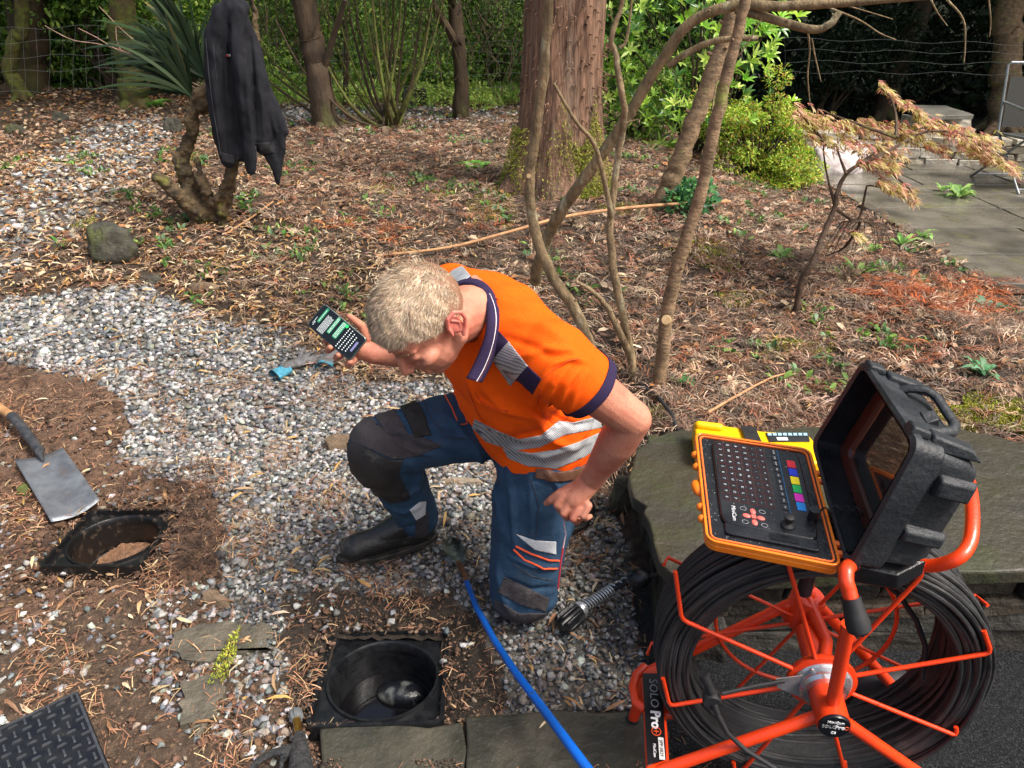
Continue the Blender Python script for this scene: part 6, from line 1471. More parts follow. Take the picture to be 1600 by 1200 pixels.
sapling('bare_stem_tree', 'slim bare stem, thinnest of the group right of his back, forked near its foot', [
    ([(990, 592, yS3), (984, 545, yS3), (975, 500, yS3), (960, 430, yS3), (954, 350, yS3 + .02), (962, 270, yS3 + .03), (974, 190, yS3), (974, 160, yS3 - .02), (963, 90, yS3), (955, 60, yS3), (968, 20, yS3), (978, -30, yS3), (986, -170, yS3 + .1)], .020, .006),
    ([(986, 560, yS3), (968, 520, yS3 - .04), (948, 480, yS3 - .06), (925, 455, yS3 - .1), (900, 440, yS3 - .1)], .016, .006),
    ([(956, 340, yS3), (946, 290, yS3 - .02), (928, 225, yS3 - .05), (900, 190, yS3 - .07), (865, 130, yS3 - .08)], .011, .005)],
    twigs=[([(968, 430, yS3), (950, 420, yS3), (940, 408, yS3)], .004), ([(968, 75, yS3), (978, 65, yS3), (984, 30, yS3), (988, -10, yS3)], .007), ([(964, 120, yS3), (950, 116, yS3), (938, 108, yS3)], .004), ([(974, 195, yS3), (984, 190, yS3), (998, 186, yS3)], .004)])
sapling('bare_stem_tree', 'tall bare stem with pruning scars, right one of the group beside his elbow', [
    ([(1030, 604, yS4), (1036, 550, yS4), (1042, 490, yS4), (1058, 420, yS4), (1080, 350, yS4), (1100, 280, yS4), (1112, 220, yS4), (1128, 150, yS4), (1146, 80, yS4), (1162, 10, yS4), (1170, -40, yS4), (1200, -200, yS4), (1215, -380, yS4)], .029, .014)],
    cuts=[(1041, 500, yS4 - .05, .019)], twigs=[([(1110, 230, yS4), (1120, 130, yS4 + .1), (1160, 80, yS4 + .1), (1190, 30, yS4 + .1)], .004)], m=m_bark2)
sapling('leaning_tree', 'thick leaning trunk with a moss ring, behind the bare stems at the bushes', [
    ([(1032, 326, yS5), (1048, 285, yS5), (1062, 250, yS5), (1080, 200, yS5), (1100, 150, yS5), (1122, 90, yS5), (1140, 40, yS5), (1152, -30, yS5), (1190, -200, yS5), (1210, -420, yS5)], .068, .036)], m=m_bark2)
# --- big red trunk, fluted fibrous bark
btc = G(872, 288); BT = empty('redwood_tree', btc, 'massive red brown fibrous trunk with moss at its foot, centre of the picture', 'tree')
n_, m_ = 120, 110; vs = []; fs = []
for j in range(m_):
    h = j / (m_ - 1) * 4.6 - .1
    base = .262 * (1 + .30 * math.exp(-max(h, 0) * 3.2)) * (1 - .045 * h)
    for k in range(n_):
        a = 2 * math.pi * k / n_; c_, s_ = math.cos(a), math.sin(a)
        flute = .05 * noise.noise(V((c_ * 1.6, s_ * 1.6, h * .25))) + .028 * noise.noise(V((c_ * 7, s_ * 7, h * .7))) + .014 * abs(noise.noise(V((c_ * 22, s_ * 22, h * 1.6)))) + .008 * noise.noise(V((c_ * 50, s_ * 50, h * 5)))
        root = .10 * math.exp(-max(h, 0) * 5) * (math.cos(a * 5 + 1) * .5 + .5)
        r_ = base * (1 + flute * 1.6) + root; vs.append(btc + V((c_ * r_ + .02 * h, s_ * r_, h)))
for j in range(m_ - 1):
    for k in range(n_): fs.append((j * n_ + k, j * n_ + (k + 1) % n_, (j + 1) * n_ + (k + 1) % n_, (j + 1) * n_ + k))
m_red = mat('red_fibrous_bark', sr(160, 124, 100), sr(92, 68, 54), sr(146, 126, 108), scale=38, detail=9, stretch=(1, 1, .10), rough=.95, bump=2.4, bscale=70, mix3=(.5, .7), sscale=14)
MB().add(vs, fs).build('trunk', m_red, BT, auto=False)
# hanging bark curls
kb_ = MB()
for _ in range(260):
    a = rt.uniform(math.pi, 2 * math.pi); h = rt.uniform(.2, 1.5); r_ = .267 * (1 + .30 * math.exp(-h * 3.2)) * (1 - .045 * h)
    p = btc + V((math.cos(a) * r_ + .02 * h, math.sin(a) * r_, h)); o = V((math.cos(a), math.sin(a), 0)); L_ = rt.uniform(.015, .04)
    kb_.tube([p, p + o * L_ * .7 + V((rt.uniform(-.01, .01), 0, -.005)), p + o * L_ * .9 + V((0, 0, -L_ * .8))], [.006, .004, .0015], 5)
kb_.build('bark_curls', m_red, BT, kind='stuff')
n = 4200; a = rng.normal(-1.05, .34, n); h = rng.random(n) ** 1.5 * .62 * (1 - .5 * np.abs(np.sin(a * 4))); r_ = (.262 * (1 + .30 * np.exp(-h * 3.2)) + .05 * np.exp(-h * 5)) + .012
a2 = np.concatenate([a, rng.normal(-2.7, .3, 1500)]); h = np.concatenate([h, rng.random(1500) * .4]); r_ = np.concatenate([r_, .40 - .25 * h[-1500:]])
P = np.stack([btc.x + np.cos(a2) * r_, btc.y + np.sin(a2) * r_, btc.z + h], 1); D = np.stack([np.cos(a2), np.sin(a2), rng.normal(-.3, .6, len(a2))], 1) + rng.normal(0, .5, (len(a2), 3))
v, f, k = leaf_mesh(P, D, rand_dirs(len(P)), rng.uniform(.012, .03, len(P)), rng.uniform(.003, .006, len(P)))
np_mesh('moss_skirt', v, f, m_moss, np.repeat(palette([sr(158, 168, 56), sr(128, 140, 44), sr(180, 180, 80), sr(98, 110, 40)], len(P), .15), k, 0), BT, kind='stuff')

# --- leaf clouds
def cloud(n, centers, radii, flat=.8, shell=.55):
    c = np.array(centers); r = np.array(radii); i = rng.integers(0, len(c), n); d = rand_dirs(n) * (shell + (1 - shell) * rng.random((n, 1))) ** .6
    return c[i] + d * r[i][:, None] * np.array([1, 1, flat]), d
def foliage(name, parent, P, D, L, Wd, cols, label=None, m=None, curl=.12, up=.4, kind=None):
    n = len(P); Nn = rng.normal(0, .6, (n, 3)) + np.array([0, -.2, 1.0]); D = D + rng.normal(0, .6, (n, 3)) + np.array([0, 0, -up * .3])
    v, f, k = leaf_mesh(P, D, Nn, rng.uniform(L * .6, L * 1.3, n), rng.uniform(Wd * .6, Wd * 1.2, n), curl)
    return np_mesh(name, v, f, m or m_green, np.repeat(cols, k, 0), parent, **({'kind': kind} if kind else {}))
def whorls(name, parent, tips, dirs, L, Wd, cols, nl=7, m=None):
    n = len(tips); sid = np.repeat(np.arange(n), nl); a = np.tile(np.arange(nl) / nl * 2 * np.pi, n) + np.repeat(rng.uniform(0, 6, n), nl)
    d = norm(dirs)[sid]; x = norm(np.cross(d, [0.1, .2, 1])); y = np.cross(d, x); D = x * np.cos(a)[:, None] + y * np.sin(a)[:, None] + d * rng.uniform(.1, 1.6, (n * nl, 1)); 
    v, f, k = leaf_mesh(np.array(tips)[sid], D, d, rng.uniform(L * .7, L * 1.2, n * nl), rng.uniform(Wd * .8, Wd * 1.2, n * nl), .12, .15)
    return np_mesh(name, v, f, m or m_green, np.repeat(cols[sid] * rng.uniform(.8, 1.2, (n * nl, 1)), k, 0), parent)
m_gloss = mat('glossy_leaf', (1, 1, 1, 1), rough=.32, attr=True, trans=.25, spec=.6)
# rhododendron: upright shoots with leaf whorls, centred right of the trunks
rc = G(1110, 262); RH = empty('rhododendron', rc, 'large leaved bright green rhododendron behind the bare stems, above the small leaved shrub', 'shrub')
cen = []; 
for _ in range(44): cen.append(at_y(rt.uniform(960, 1215), rt.uniform(-110, 205), rc.y + rt.uniform(-.1, 1.0)))
cen = [c for c in cen if to_px(c.x, c.y, c.z)[0] < 1235 - .1 * abs(to_px(c.x, c.y, c.z)[1])]
tips = []; td = []
for c in cen:
    for _ in range(11): o = V([rt.gauss(0, .13) for _ in range(3)]); tips.append(tuple(c + o)); td.append(tuple(o + V((.1, -.25, .3))))
tips = np.array(tips); whorls('leaves', RH, tips, np.array(td), .105, .026, palette([sr(178, 220, 84), sr(134, 186, 66), sr(208, 236, 120), sr(86, 130, 62)], len(tips), .12), m=m_gloss)
mb = MB()
for c in cen[::2]: limb(mb, [rc + V((rt.uniform(-.25, .25), rt.uniform(.2, .6), 0)), rc.lerp(c, .5) + V((rt.uniform(-.1, .1), .1, .05)), c], .016, .005, n=6, sub=3)
mb.build('stems', m_darkb, RH)
# small leaved shrub
pc_ = G(1190, 290); PI_ = empty('pieris_shrub', pc_, 'rounded small leaved yellow green shrub beside the patio corner', 'shrub')
cen = []; rad = []
for (a, b_, r_) in [(rt.uniform(1120, 1262), rt.uniform(170, 300), rt.uniform(.05, .12)) for _ in range(46)] + [(1100, 160, .16), (1110, 205, .16), (1215, 120, .16), (1255, 205, .12), (1275, 262, .1), (1272, 288, .08), (1240, 300, .09), (1200, 300, .1), (1150, 175, .24), (1195, 190, .24), (1225, 215, .2), (1160, 225, .26), (1205, 245, .26), (1245, 255, .18), (1180, 275, .2), (1225, 280, .15), (1135, 200, .2), (1240, 238, .18), (1140, 250, .16), (1262, 272, .10), (1258, 240, .09), (1212, 160, .12), (1228, 185, .1), (1170, 292, .12), (1130, 225, .14), (1250, 292, .07)]:
    c = at_y(a, b_, pc_.y + rt.uniform(-.15, .35)); c.z = max(c.z, .12 + r_ * .5); cen.append(tuple(c)); rad.append(r_)
P, D = cloud(22000, cen, [q * rt.uniform(.7, 1.0) for q in rad], shell=.35); foliage('leaves', PI_, P, D, .03, .013, palette([sr(186, 216, 72), sr(210, 226, 100), sr(146, 186, 58), sr(96, 136, 46), sr(206, 170, 90)], len(P), .14))
mb = MB()
for c in cen: limb(mb, [pc_ + V((rt.uniform(-.1, .1), .2, 0)), V(c).lerp(pc_, .4) + V((0, .05, 0)), V(c)], .012, .004, n=6, sub=3)
mb.build('stems', m_darkb, PI_)
ivc = G(1050, 330); IV = empty('ivy_clump', ivc, 'green ivy clump at the foot of the leaning trunk', 'plant')
P, D = cloud(500, [tuple(ivc + V((.05, -.05, .05))), tuple(ivc + V((.15, 0, .1))), tuple(G(1062, 320) + V((0, 0, .08)))], [.12, .12, .1]); foliage('leaves', IV, P, D, .045, .038, palette([sr(70, 130, 76), sr(100, 156, 90), sr(56, 104, 70)], len(P), .12))
# Japanese maple: dark slim trunk, layered drooping spray of pinkish bronze leaves
mc = G(1245, 490); ym = mc.y
for (cx_, cy_, yy_, rr_) in ((868, -330, yA, .3), (1215, -380, yS4, .35), (1000, -180, yS3, .2)):
    c_ = at_y(cx_, cy_, yy_); own = [o for o in COL.objects if o.name.startswith('bare_stem_tree')][(868, 1000, 1215).index(cx_)]
    P, D = cloud(700, [tuple(c_ + V((rt.gauss(0, .25), rt.gauss(0, .2), rt.uniform(-.1, .4)))) for _ in range(8)], [rr_] * 8, shell=.2); foliage('crown', own, P, D, .06, .022, palette([sr(110, 150, 70), sr(140, 176, 84)], len(P), .15))
MP = empty('japanese_maple', mc, 'slender japanese maple with drooping bronze pink leaves, in front of the patio', 'tree')
mb = MB(); P_, r_ = limb(mb, [mc - V((0, 0, .03)), at_y(1248, 460, ym), at_y(1255, 432, ym), at_y(1270, 410, ym), at_y(1285, 370, ym + .05), at_y(1304, 325, ym + .1), at_y(1308, 300, ym + .12), at_y(1322, 272, ym + .2), at_y(1345, 255, ym + .25)], .017, .008, n=10); mb.build('trunk', mat('maple_bark', sr(94, 76, 60), sr(70, 54, 44), sr(128, 142, 50), scale=20, rough=.85, bump=.8, mix3=(.54, .66)), MP)
mb = MB()
for br in ([(1304, 320), (1295, 285), (1288, 250), (1286, 215)], [(1322, 272), (1312, 245), (1306, 225)], [(1345, 255), (1365, 240), (1400, 215), (1440, 200)], [(1340, 258), (1390, 235), (1450, 205), (1520, 215), (1575, 250)], [(1304, 325), (1340, 345), (1352, 300), (1360, 290), (1400, 300)],
           [(1340, 258), (1380, 265), (1410, 285), (1425, 300)], [(1286, 220), (1262, 190), (1245, 172)], [(1400, 215), (1400, 180), (1390, 150), (1372, 135)], [(1400, 215), (1330, 190), (1290, 175)], [(1345, 345), (1330, 372), (1310, 395)], [(1345, 345), (1322, 385), (1290, 400)]):
    limb(mb, [at_y(a, b_, ym + .12 + .1 * i) for i, (a, b_) in enumerate(br)], .008, .0025, n=6, sub=3)
mb.build('branches', MATS['maple_bark'], MP)
lay = []
for (x0, y0, x1, y1, n, th, yo) in [(1235, 175, 1330, 200, 110, 16, .3), (1330, 195, 1440, 205, 150, 14, .5), (1372, 128, 1412, 165, 36, 6, .5), (1412, 160, 1445, 178, 22, 6, .5), (1430, 185, 1560, 225, 160, 13, .5), (1500, 225, 1590, 265, 140, 12, .5), (1300, 215, 1420, 240, 90, 18, .3),
                               (1340, 250, 1400, 262, 80, 12, .25), (1370, 285, 1430, 305, 80, 12, .3), (1318, 360, 1350, 372, 14, 6, 0), (1390, 205, 1480, 235, 70, 12, .5), (1255, 205, 1300, 225, 40, 10, .2)]:
    for _ in range(int(n * 1.5)): t_ = rt.random(); p = at_y(x0 + (x1 - x0) * t_, y0 + (y1 - y0) * t_ + rt.gauss(0, th * .5), ym + yo + rt.gauss(0, .12)); lay.append(tuple(p))
lay = np.array(lay); n = len(lay); nl = 5; sid = np.repeat(np.arange(n), nl); a0 = np.tile(np.linspace(-1.1, 1.1, nl), n); dirx = rng.choice([.9, .6, 1.2], n)[sid]
hd_ = np.repeat(rng.uniform(-.6, .6, n), nl) + a0; D = np.stack([np.cos(hd_) * dirx, np.sin(hd_) * .8, np.full(len(hd_), -.55) + rng.normal(0, .15, len(hd_))], 1)
v, f, k = leaf_mesh(lay[sid], D, np.array([[.3, -.2, 1.]]) + rng.normal(0, .25, (len(sid), 3)), rng.uniform(.035, .06, len(sid)), rng.uniform(.005, .009, len(sid)), .1)
tcol = palette([sr(206, 160, 130), sr(190, 176, 106), sr(176, 110, 100), sr(216, 190, 140), sr(160, 150, 80)], n, .12)
np_mesh('leaves', v, f, mat('maple_leaf', (1, 1, 1, 1), rough=.5, attr=True, trans=.35), np.repeat(tcol[sid], k, 0), MP)
# dead brown twiggy weed beside the maple, ferns and rosettes
def rosette(px, py, L, n, label, cols, name='weed_plant', w=.3, z=None, up=.5):
    c = at_z(px, py, z) if z is not None else G(px, py); a = rng.uniform(0, 6.28, n); D = np.stack([np.cos(a), np.sin(a), rng.uniform(.1, up * 1.5, n)], 1)
    v, f, k = leaf_mesh(np.tile(np.array(c), (n, 1)) + rng.normal(0, .008, (n, 3)) * [1, 1, .2], D, np.array([[0, 0, 1.]]) + rng.normal(0, .15, (n, 3)), rng.uniform(L * .7, L * 1.2, n), rng.uniform(L * w * .7, L * w * 1.2, n), .25)
    return np_mesh(name, v, f, m_green, np.repeat(palette(cols, n, .1), k, 0), label=label, category='plant')
gl = [sr(140, 184, 96), sr(170, 204, 120), sr(110, 156, 80)]
rosette(1497, 308, .16, 26, 'leafy green weed growing from a joint of the patio', gl, z=.13); rosette(1472, 298, .10, 12, 'smaller weed tuft just left of the patio weed', gl, z=.13)
rosette(1538, 585, .10, 12, 'pale green broad leaved weed above the moss at right', [sr(120, 176, 130), sr(96, 150, 100)]); rosette(1410, 385, .14, 9, 'long leaved weed at the patio edge', gl)
rosette(1440, 370, .12, 8, 'weed with blunt leaves by the patio kerb, right one', gl); rosette(1220, 405, .11, 10, 'low weed left of the maple trunk', gl); rosette(1340, 430, .16, 9, 'strap leaved weed right of the maple foot', gl, w=.22)
rosette(1360, 395, .12, 7, 'weed above the orange conifer heap', gl); rosette(1540, 490, .12, 16, 'dull blue green weed below the orange conifer heap', [sr(96, 130, 96), sr(120, 150, 120)])
rosette(1065, 600, .07, 8, 'small ivy sprig beside the black hose', [sr(80, 150, 90), sr(110, 170, 100)]); rosette(1180, 560, .05, 5, 'tiny clover sprig on the bank above the locator', gl)
def fern(px, py, L, n, label):
    c = G(px, py); vs = []; D = []; N_ = []; Ls = []
    for i in range(n):
        a = rt.uniform(0, 6.28); d = V((math.cos(a), math.sin(a), .55)).normalized(); s = V((-math.sin(a), math.cos(a), 0))
        for k in range(14):
            t_ = k / 14; p = c + d * L * t_ + V((0, 0, -.5 * L * t_ * t_))
            for sg in (1, -1): vs.append(tuple(p)); D.append(tuple(s * sg + d * .5)); N_.append((0, 0, 1)); Ls.append(L * .32 * (1 - t_) ** .7 + .005)
    v, f, k = leaf_mesh(np.array(vs), np.array(D), np.array(N_, float), np.array(Ls), np.array(Ls) * .28, .1)
    np_mesh('fern', v, f, m_green, np.repeat(palette([sr(110, 170, 70), sr(140, 196, 90)], len(vs), .12), k, 0), label=label, category='fern')
fern(742, 262, .22, 7, 'green fern left of the red trunk'); fern(795, 292, .18, 6, 'smaller fern against the mossy foot of the red trunk'); fern(238, 165, .35, 7, 'dim fern beyond the gravel, right of the mossy trunk'); fern(95, 140, .4, 7, 'dark fern behind the wire fence at left')
# rushes / small tufts
# --- fallen poles
def pole(pts, r0, r1, label, m=None): W3 = [G(a, b_) + V((0, 0, z)) for a, b_, z in pts]; mb = MB(); limb(mb, W3, r0, r1, n=8, sub=5, rough_=.05); mb.build('fallen_branch', m or MATS['dry_pole'], label=label, category='branch')
mat('dry_pole', sr(190, 148, 104), sr(160, 116, 80), scale=20, rough=.7)
pole([(588, 405, .02), (700, 400, .05), (800, 382, .08), (880, 362, .09), (980, 345, .08), (1080, 335, .07), (1138, 329, .06)], .008, .012, 'long thin straw coloured pole lying across the mulch behind his head')
pole([(352, 372, .02), (390, 350, .03), (428, 322, .03)], .007, .005, 'short pale stick below the hanging jacket'); pole([(1105, 655, .03), (1150, 632, .04), (1200, 605, .04), (1232, 592, .03)], .006, .003, 'thin curved twig on the bank above the yellow locator')
pole([(1140, 230, .2), (1060, 245, .25), (960, 228, .1)], .006, .005, 'thin dead stick leaning behind the bare stems') if False else None
# --- jacket stump: gnarled cordyline with sword leaves
jt = G(318, 352); yj = jt.y; JT = empty('cordyline_stump', jt, 'gnarled many branched stump with sword leaves, carrying the jacket', 'tree')
m_gn = mat('gnarled_bark', sr(104, 86, 60), sr(56, 48, 36), sr(112, 116, 46), scale=16, detail=9, rough=.9, bump=2, bscale=35, mix3=(.55, .68), sscale=6)
gb = MB()
gb.chain([jt - V((0, 0, .04)), at_y(306, 320, yj), at_y(296, 288, yj), at_y(284, 250, yj + .02), at_y(292, 228, yj + .02), at_y(302, 205, yj), at_y(300, 175, yj), at_y(314, 150, yj)], [.075, .058, .048, .038, .030, .036, .034, .05])
gb.chain([at_y(318, 345, yj), at_y(330, 322, yj - .05), at_y(318, 296, yj - .06), at_y(306, 272, yj - .05)], [.035, .022, .018, .012]); gb.chain([at_y(345, 330, yj - .02), at_y(356, 300, yj), at_y(362, 282, yj + .02)], [.045, .036, .03])
gb.chain([at_y(312, 332, yj - .03), at_y(285, 308, yj - .08), at_y(262, 288, yj - .12), at_y(247, 279, yj - .15)], [.06, .045, .038, .03]); gb.chain([at_y(330, 340, yj), at_y(322, 300, yj - .05), at_y(312, 270, yj - .04), at_y(308, 245, yj - .02)], [.05, .032, .022, .014])
gb.chain([at_y(340, 345, yj), at_y(344, 320, yj), at_y(350, 300, yj - .03), at_y(362, 270, yj), at_y(366, 240, yj)], [.05, .04, .034, .036, .03]); gb.chain([at_y(290, 280, yj), at_y(280, 262, yj - .02), at_y(276, 245, yj - .02)], [.04, .03, .022]); gb.chain([at_y(325, 330, yj - .04), at_y(338, 312, yj - .08), at_y(345, 296, yj - .06)], [.03, .022, .014])
gb.chain([at_y(315, 160, yj), at_y(345, 110, yj + .06), at_y(352, 60, yj + .05), at_y(356, 0, yj), at_y(352, -60, yj)], [.05, .045, .04, .036, .03])
gb.chain([at_y(320, 170, yj + .05), at_y(400, 60, yj + .1), at_y(395, 0, yj + .1), at_y(405, -60, yj + .1)], [.03, .02, .018, .016])
gme = fuse(gb, .008, 2); noise_disp(gme, .018, 14); noise_disp(gme, .010, 40); link('trunk', gme, m_gn, JT)
# sword leaves: long ribbons drooping
bs = [at_y(300, 150, yj + .05), at_y(318, 120, yj + .1), at_y(300, 100, yj + .15)]
n = 210; K_ = 8; C = np.zeros((n, K_, 3)); W_ = np.zeros((n, K_)); sd_a = np.zeros((n, 3))
for i in range(n):
    b0 = bs[i % 3]; a = rt.gauss(2.5, .4); el = rt.uniform(.25, 1.45); L_ = rt.uniform(.35, .68)
    d = V((math.cos(a) * math.cos(el), rt.uniform(-.25, .7) * math.cos(el), math.sin(el))).normalized()
    for k in range(K_):
        t_ = k / (K_ - 1); C[i, k] = tuple(b0 + d * L_ * t_ + V((0, 0, -.34 * L_ * t_ * t_))); W_[i, k] = .0105 * (math.sin(math.pi * min(1, .25 + t_ * .75)) ** .6 if t_ < 1 else 0.03)
    sd_a[i] = tuple(d.cross(V((rt.uniform(-.5, .5), -.8, .6))).normalized())
v, f, k = ribbon_mesh(C, W_, sd_a); np_mesh('sword_leaves', v, f, mat('sword_leaf', (1, 1, 1, 1), rough=.65, attr=True, spec=.15), np.repeat(palette([sr(38, 54, 30), sr(26, 40, 24), sr(58, 76, 46), sr(30, 46, 30), sr(104, 94, 56)], n, .18, p=[.3, .3, .15, .2, .05]), k, 0), JT)
mb = MB()
for pts in ([(345, 150), (260, 110), (215, 90), (188, 78), (150, 68), (112, 62), (70, 40)], [(188, 78), (182, 60), (181, 40)], [(215, 90), (180, 76), (150, 58), (122, 44)], [(260, 110), (235, 128), (212, 134)], [(330, 150), (290, 128), (250, 90), (200, 55), (155, 10)]):
    limb(mb, [at_y(a_, b_, yj + .1) for a_, b_ in pts], .0045, .0018, n=5, sub=3)
mb.build('dead_stalks', mat('pale_twig', sr(170, 140, 120), sr(130, 104, 88), scale=20, rough=.8), JT)
# --- the jacket
JK = empty('jacket', at_y(375, 240, yj - .12), 'black zipped fleece jacket hung up on the gnarled stump', 'jacket')
m_jk = mat('black_fleece', sr(30, 31, 36), sr(38, 39, 44), sr(52, 51, 54), scale=12, detail=6, rough=.9, bump=.2, bscale=300, spec=.2, mix3=(.6, .75))
yk = yj - .13; jb = MB(); J = lambda a, b_, dy=0: at_y(a, b_, yk + dy)
def flat_chain(pts, rs, dyr=.55): jb.chain(pts, rs)
# left front panel, back panel, hood lump, sleeve, right panel, far sleeve
jb.chain([J(350, 22), J(337, 60), J(334, 110), J(340, 165), J(348, 215), J(356, 252)], [.055, .060, .060, .055, .052, .045])
jb.chain([J(362, 20, .03), J(360, 80, .04), J(366, 140, .04), J(372, 200, .03), J(378, 236, .02)], [.07, .085, .085, .07, .06])
jb.chain([J(378, 28, .03), J(392, 80, .04), J(404, 130, .03), J(410, 180, .03), J(412, 226, .02)], [.045, .058, .062, .060, .052])
jb.chain([J(372, 20, -.03), J(371, 70, -.06), J(378, 130, -.075), J(384, 190, -.07), J(389, 235, -.06), J(391, 264, -.05)], [.042, .046, .044, .040, .036, .033])
jb.chain([J(405, 120, .06), J(422, 160, .06), J(438, 190, .05), J(447, 205, .05)], [.05, .05, .036, .02]); jb.chain([J(412, 205, .05), J(424, 240, .04), J(432, 262, .03), J(435, 286, .03)], [.055, .042, .03, .014]); jb.chain([J(440, 205, .05), J(440, 235, .05), J(436, 270, .04)], [.025, .03, .02])
jb.chain([J(418, 165, .05), J(424, 200, .05), J(420, 235, .045)], [.05, .055, .04]); jb.chain([J(400, 140, .0), J(404, 215, .0)], [.04, .045]); jb.ell(J(362, 14, .0), (.062, .05, .05)); jb.chain([J(345, 16), J(380, 12, .02)], [.035, .04])
jme = fuse(jb, .010, 4); c = get_co(jme); c[:, 1] = yk + (c[:, 1] - yk) * .72; set_co(jme, c); noise_disp(jme, .014, 9, (1, 1, .4)); noise_disp(jme, .007, 22, (1, 1, .5), 3)
folds(jme, [([(346, 60), (348, 150), (356, 250)], .010, -.012), ([(357, 40), (358, 130), (366, 200), (376, 255)], .009, -.018), ([(392, 60), (396, 140), (402, 240)], .009, -.018), ([(402, 110), (410, 170), (414, 235)], .012, .010), ([(420, 180), (428, 215), (420, 240)], .010, -.012), ([(370, 60), (374, 120), (380, 200)], .012, .008), ([(384, 80), (386, 150), (396, 240)], .008, .008), ([(332, 60), (334, 130), (342, 210)], .010, .008)])
jo = link('cloth', jme, m_jk, JK); jm0 = jme.copy(); jm0.transform(Matrix.Translation(JK.location))
piping([(322, 60), (326, 110), (332, 160), (340, 210), (346, 250)], .0035, src=jm0, off=.001, par=jo, nm='zip', m=mat('zip_grey', sr(70, 70, 76), rough=.5, metal=.4), step=5)
piping([(333, 68), (336, 100), (339, 128)], .0025, src=jm0, off=.001, par=jo, nm='pocket_zip', m=MATS['zip_grey'])
patch(jm0, [[(354, 85), (367, 84), (367, 88), (354, 89)]], .003, .003, mat('brand_tag', sr(214, 214, 214), rough=.5), 'logo_tab', jo); patch(jm0, [[(353, 85), (356, 85), (356, 89), (353, 89)]], .005, .003, mat('red_tab', sr(170, 40, 36), rough=.5), 'logo_tab', jo)
patch(jm0, [[(346, 238), (374, 246), (374, 258), (347, 252)]], .004, .004, mat('black_rib', sr(32, 32, 36), rough=.9), 'hem_band', jo); patch(jm0, [[(398, 224), (428, 222), (429, 238), (399, 244)]], .004, .004, MATS['black_rib'], 'hem_band', jo)

# ================================================================ BACKGROUND WOOD
def tree_bg(name, label, pts, r0, r1, m, crown=None, branches=(), top=None):
    W3 = [at_y(*p) for p in pts]; b0 = W3[0]; z0 = float(height(b0.x, b0.y)); e = empty(name, (b0.x, b0.y, z0), label, 'tree')
    d = (W3[-1] - W3[-2]).normalized(); d = V((d.x * .4, d.y * .4, abs(d.z))).normalized()
    last = W3[-1] + d * 3.2
    mb = MB(); P_, rs = limb(mb, [V((b0.x, b0.y, z0 - .1))] + W3 + [last], r0, r1, n=16, sub=6, rough_=.2, seed=b0.x); 
    for k in range(5):
        a = k * 1.26 + b0.x; mb.capsule(V((b0.x, b0.y, z0 + .12)), V((b0.x + math.cos(a) * r0 * 1.8, b0.y + math.sin(a) * r0 * 1.8, z0 - .08)), r0 * .55, r0 * .22, 10)
    mb.build('trunk', m, e)
    mb = MB()
    for br, rr in branches: limb(mb, [at_y(*p) for p in br], rr, rr * .5, n=8, sub=4)
    for k in range(4):
        q = P_[-1 - k * 2]; a = k * 1.7 + b0.x; limb(mb, [q, q + V((math.cos(a) * .5, math.sin(a) * .5, .3)), q + V((math.cos(a) * 1.2, math.sin(a) * 1.2, .7))], r1 * .6, r1 * .2, n=6, sub=3)
    mb.build('branches', m, e)
    if crown:
        R_, nlv = crown; cs = [tuple(last + V((rt.gauss(0, R_ * .5), rt.gauss(0, R_ * .4), rt.uniform(-.9, 1.4)))) for _ in range(14)]
        P, D = cloud(nlv, cs, [R_ * .45] * 14, .6); foliage('crown', e, P, D, .13, .07, palette([sr(70, 104, 40), sr(94, 130, 52), sr(50, 80, 34)], len(P), .15))
    return e
tree_bg('woodland_tree', 'thin moss covered curved trunk at the far left edge', [(38, 158, 9.6), (25, 130, 9.6), (15, 110, 9.6), (24, 60, 9.6), (34, 0, 9.6)], .10, .07, m_mossb, (1.4, 1500))
tree_bg('woodland_tree', 'broad dark trunk behind the wire fence at far left', [(48, 160, 10.2), (44, 90, 10.2), (42, 0, 10.2)], .26, .2, m_darkb, (1.6, 1800))
tree_bg('woodland_tree', 'mossy trunk left of the sword leaved stump', [(212, 160, 9.2), (206, 100, 9.2), (194, 40, 9.2), (190, 0, 9.2)], .17, .14, m_mossb, (1.5, 1800))
tree_bg('woodland_tree', 'red brown trunk with ivy just right of the jacket', [(508, 190, 7.6), (498, 120, 7.6), (486, 60, 7.6), (476, 0, 7.6)], .13, .10, m_darkb, (1.3, 1500), [([(500, 130, 7.6), (520, 60, 7.5), (540, 0, 7.4)], .04)])
tree_bg('woodland_tree', 'slim dark trunk forking low, between the shrub and the red trunk', [(721, 176, 8.4), (720, 120, 8.4), (716, 60, 8.4), (710, 10, 8.4)], .085, .07, m_darkb, (1.4, 1500), [([(718, 75, 8.4), (700, 45, 8.3), (682, 15, 8.3), (668, -20, 8.3)], .05)])
tree_bg('woodland_tree', 'dark leaning trunk in the shade above the patio', [(1386, 150, 10.5), (1400, 110, 10.5), (1425, 50, 10.5), (1447, -5, 10.5)], .14, .11, m_darkb, (1.5, 2000))
tree_bg('woodland_tree', 'pale brown trunk in the shade behind the garden chair', [(1566, 190, 9.6), (1570, 120, 9.6), (1576, 50, 9.6), (1580, 0, 9.6)], .17, .14, m_bark2, (1.5, 2000))
tree_bg('woodland_tree', 'thin dark trunk in the far shade left of the wire fence end', [(775, 150, 11.5), (778, 80, 11.5), (782, 0, 11.5)], .10, .08, m_darkb, (1.4, 1500))
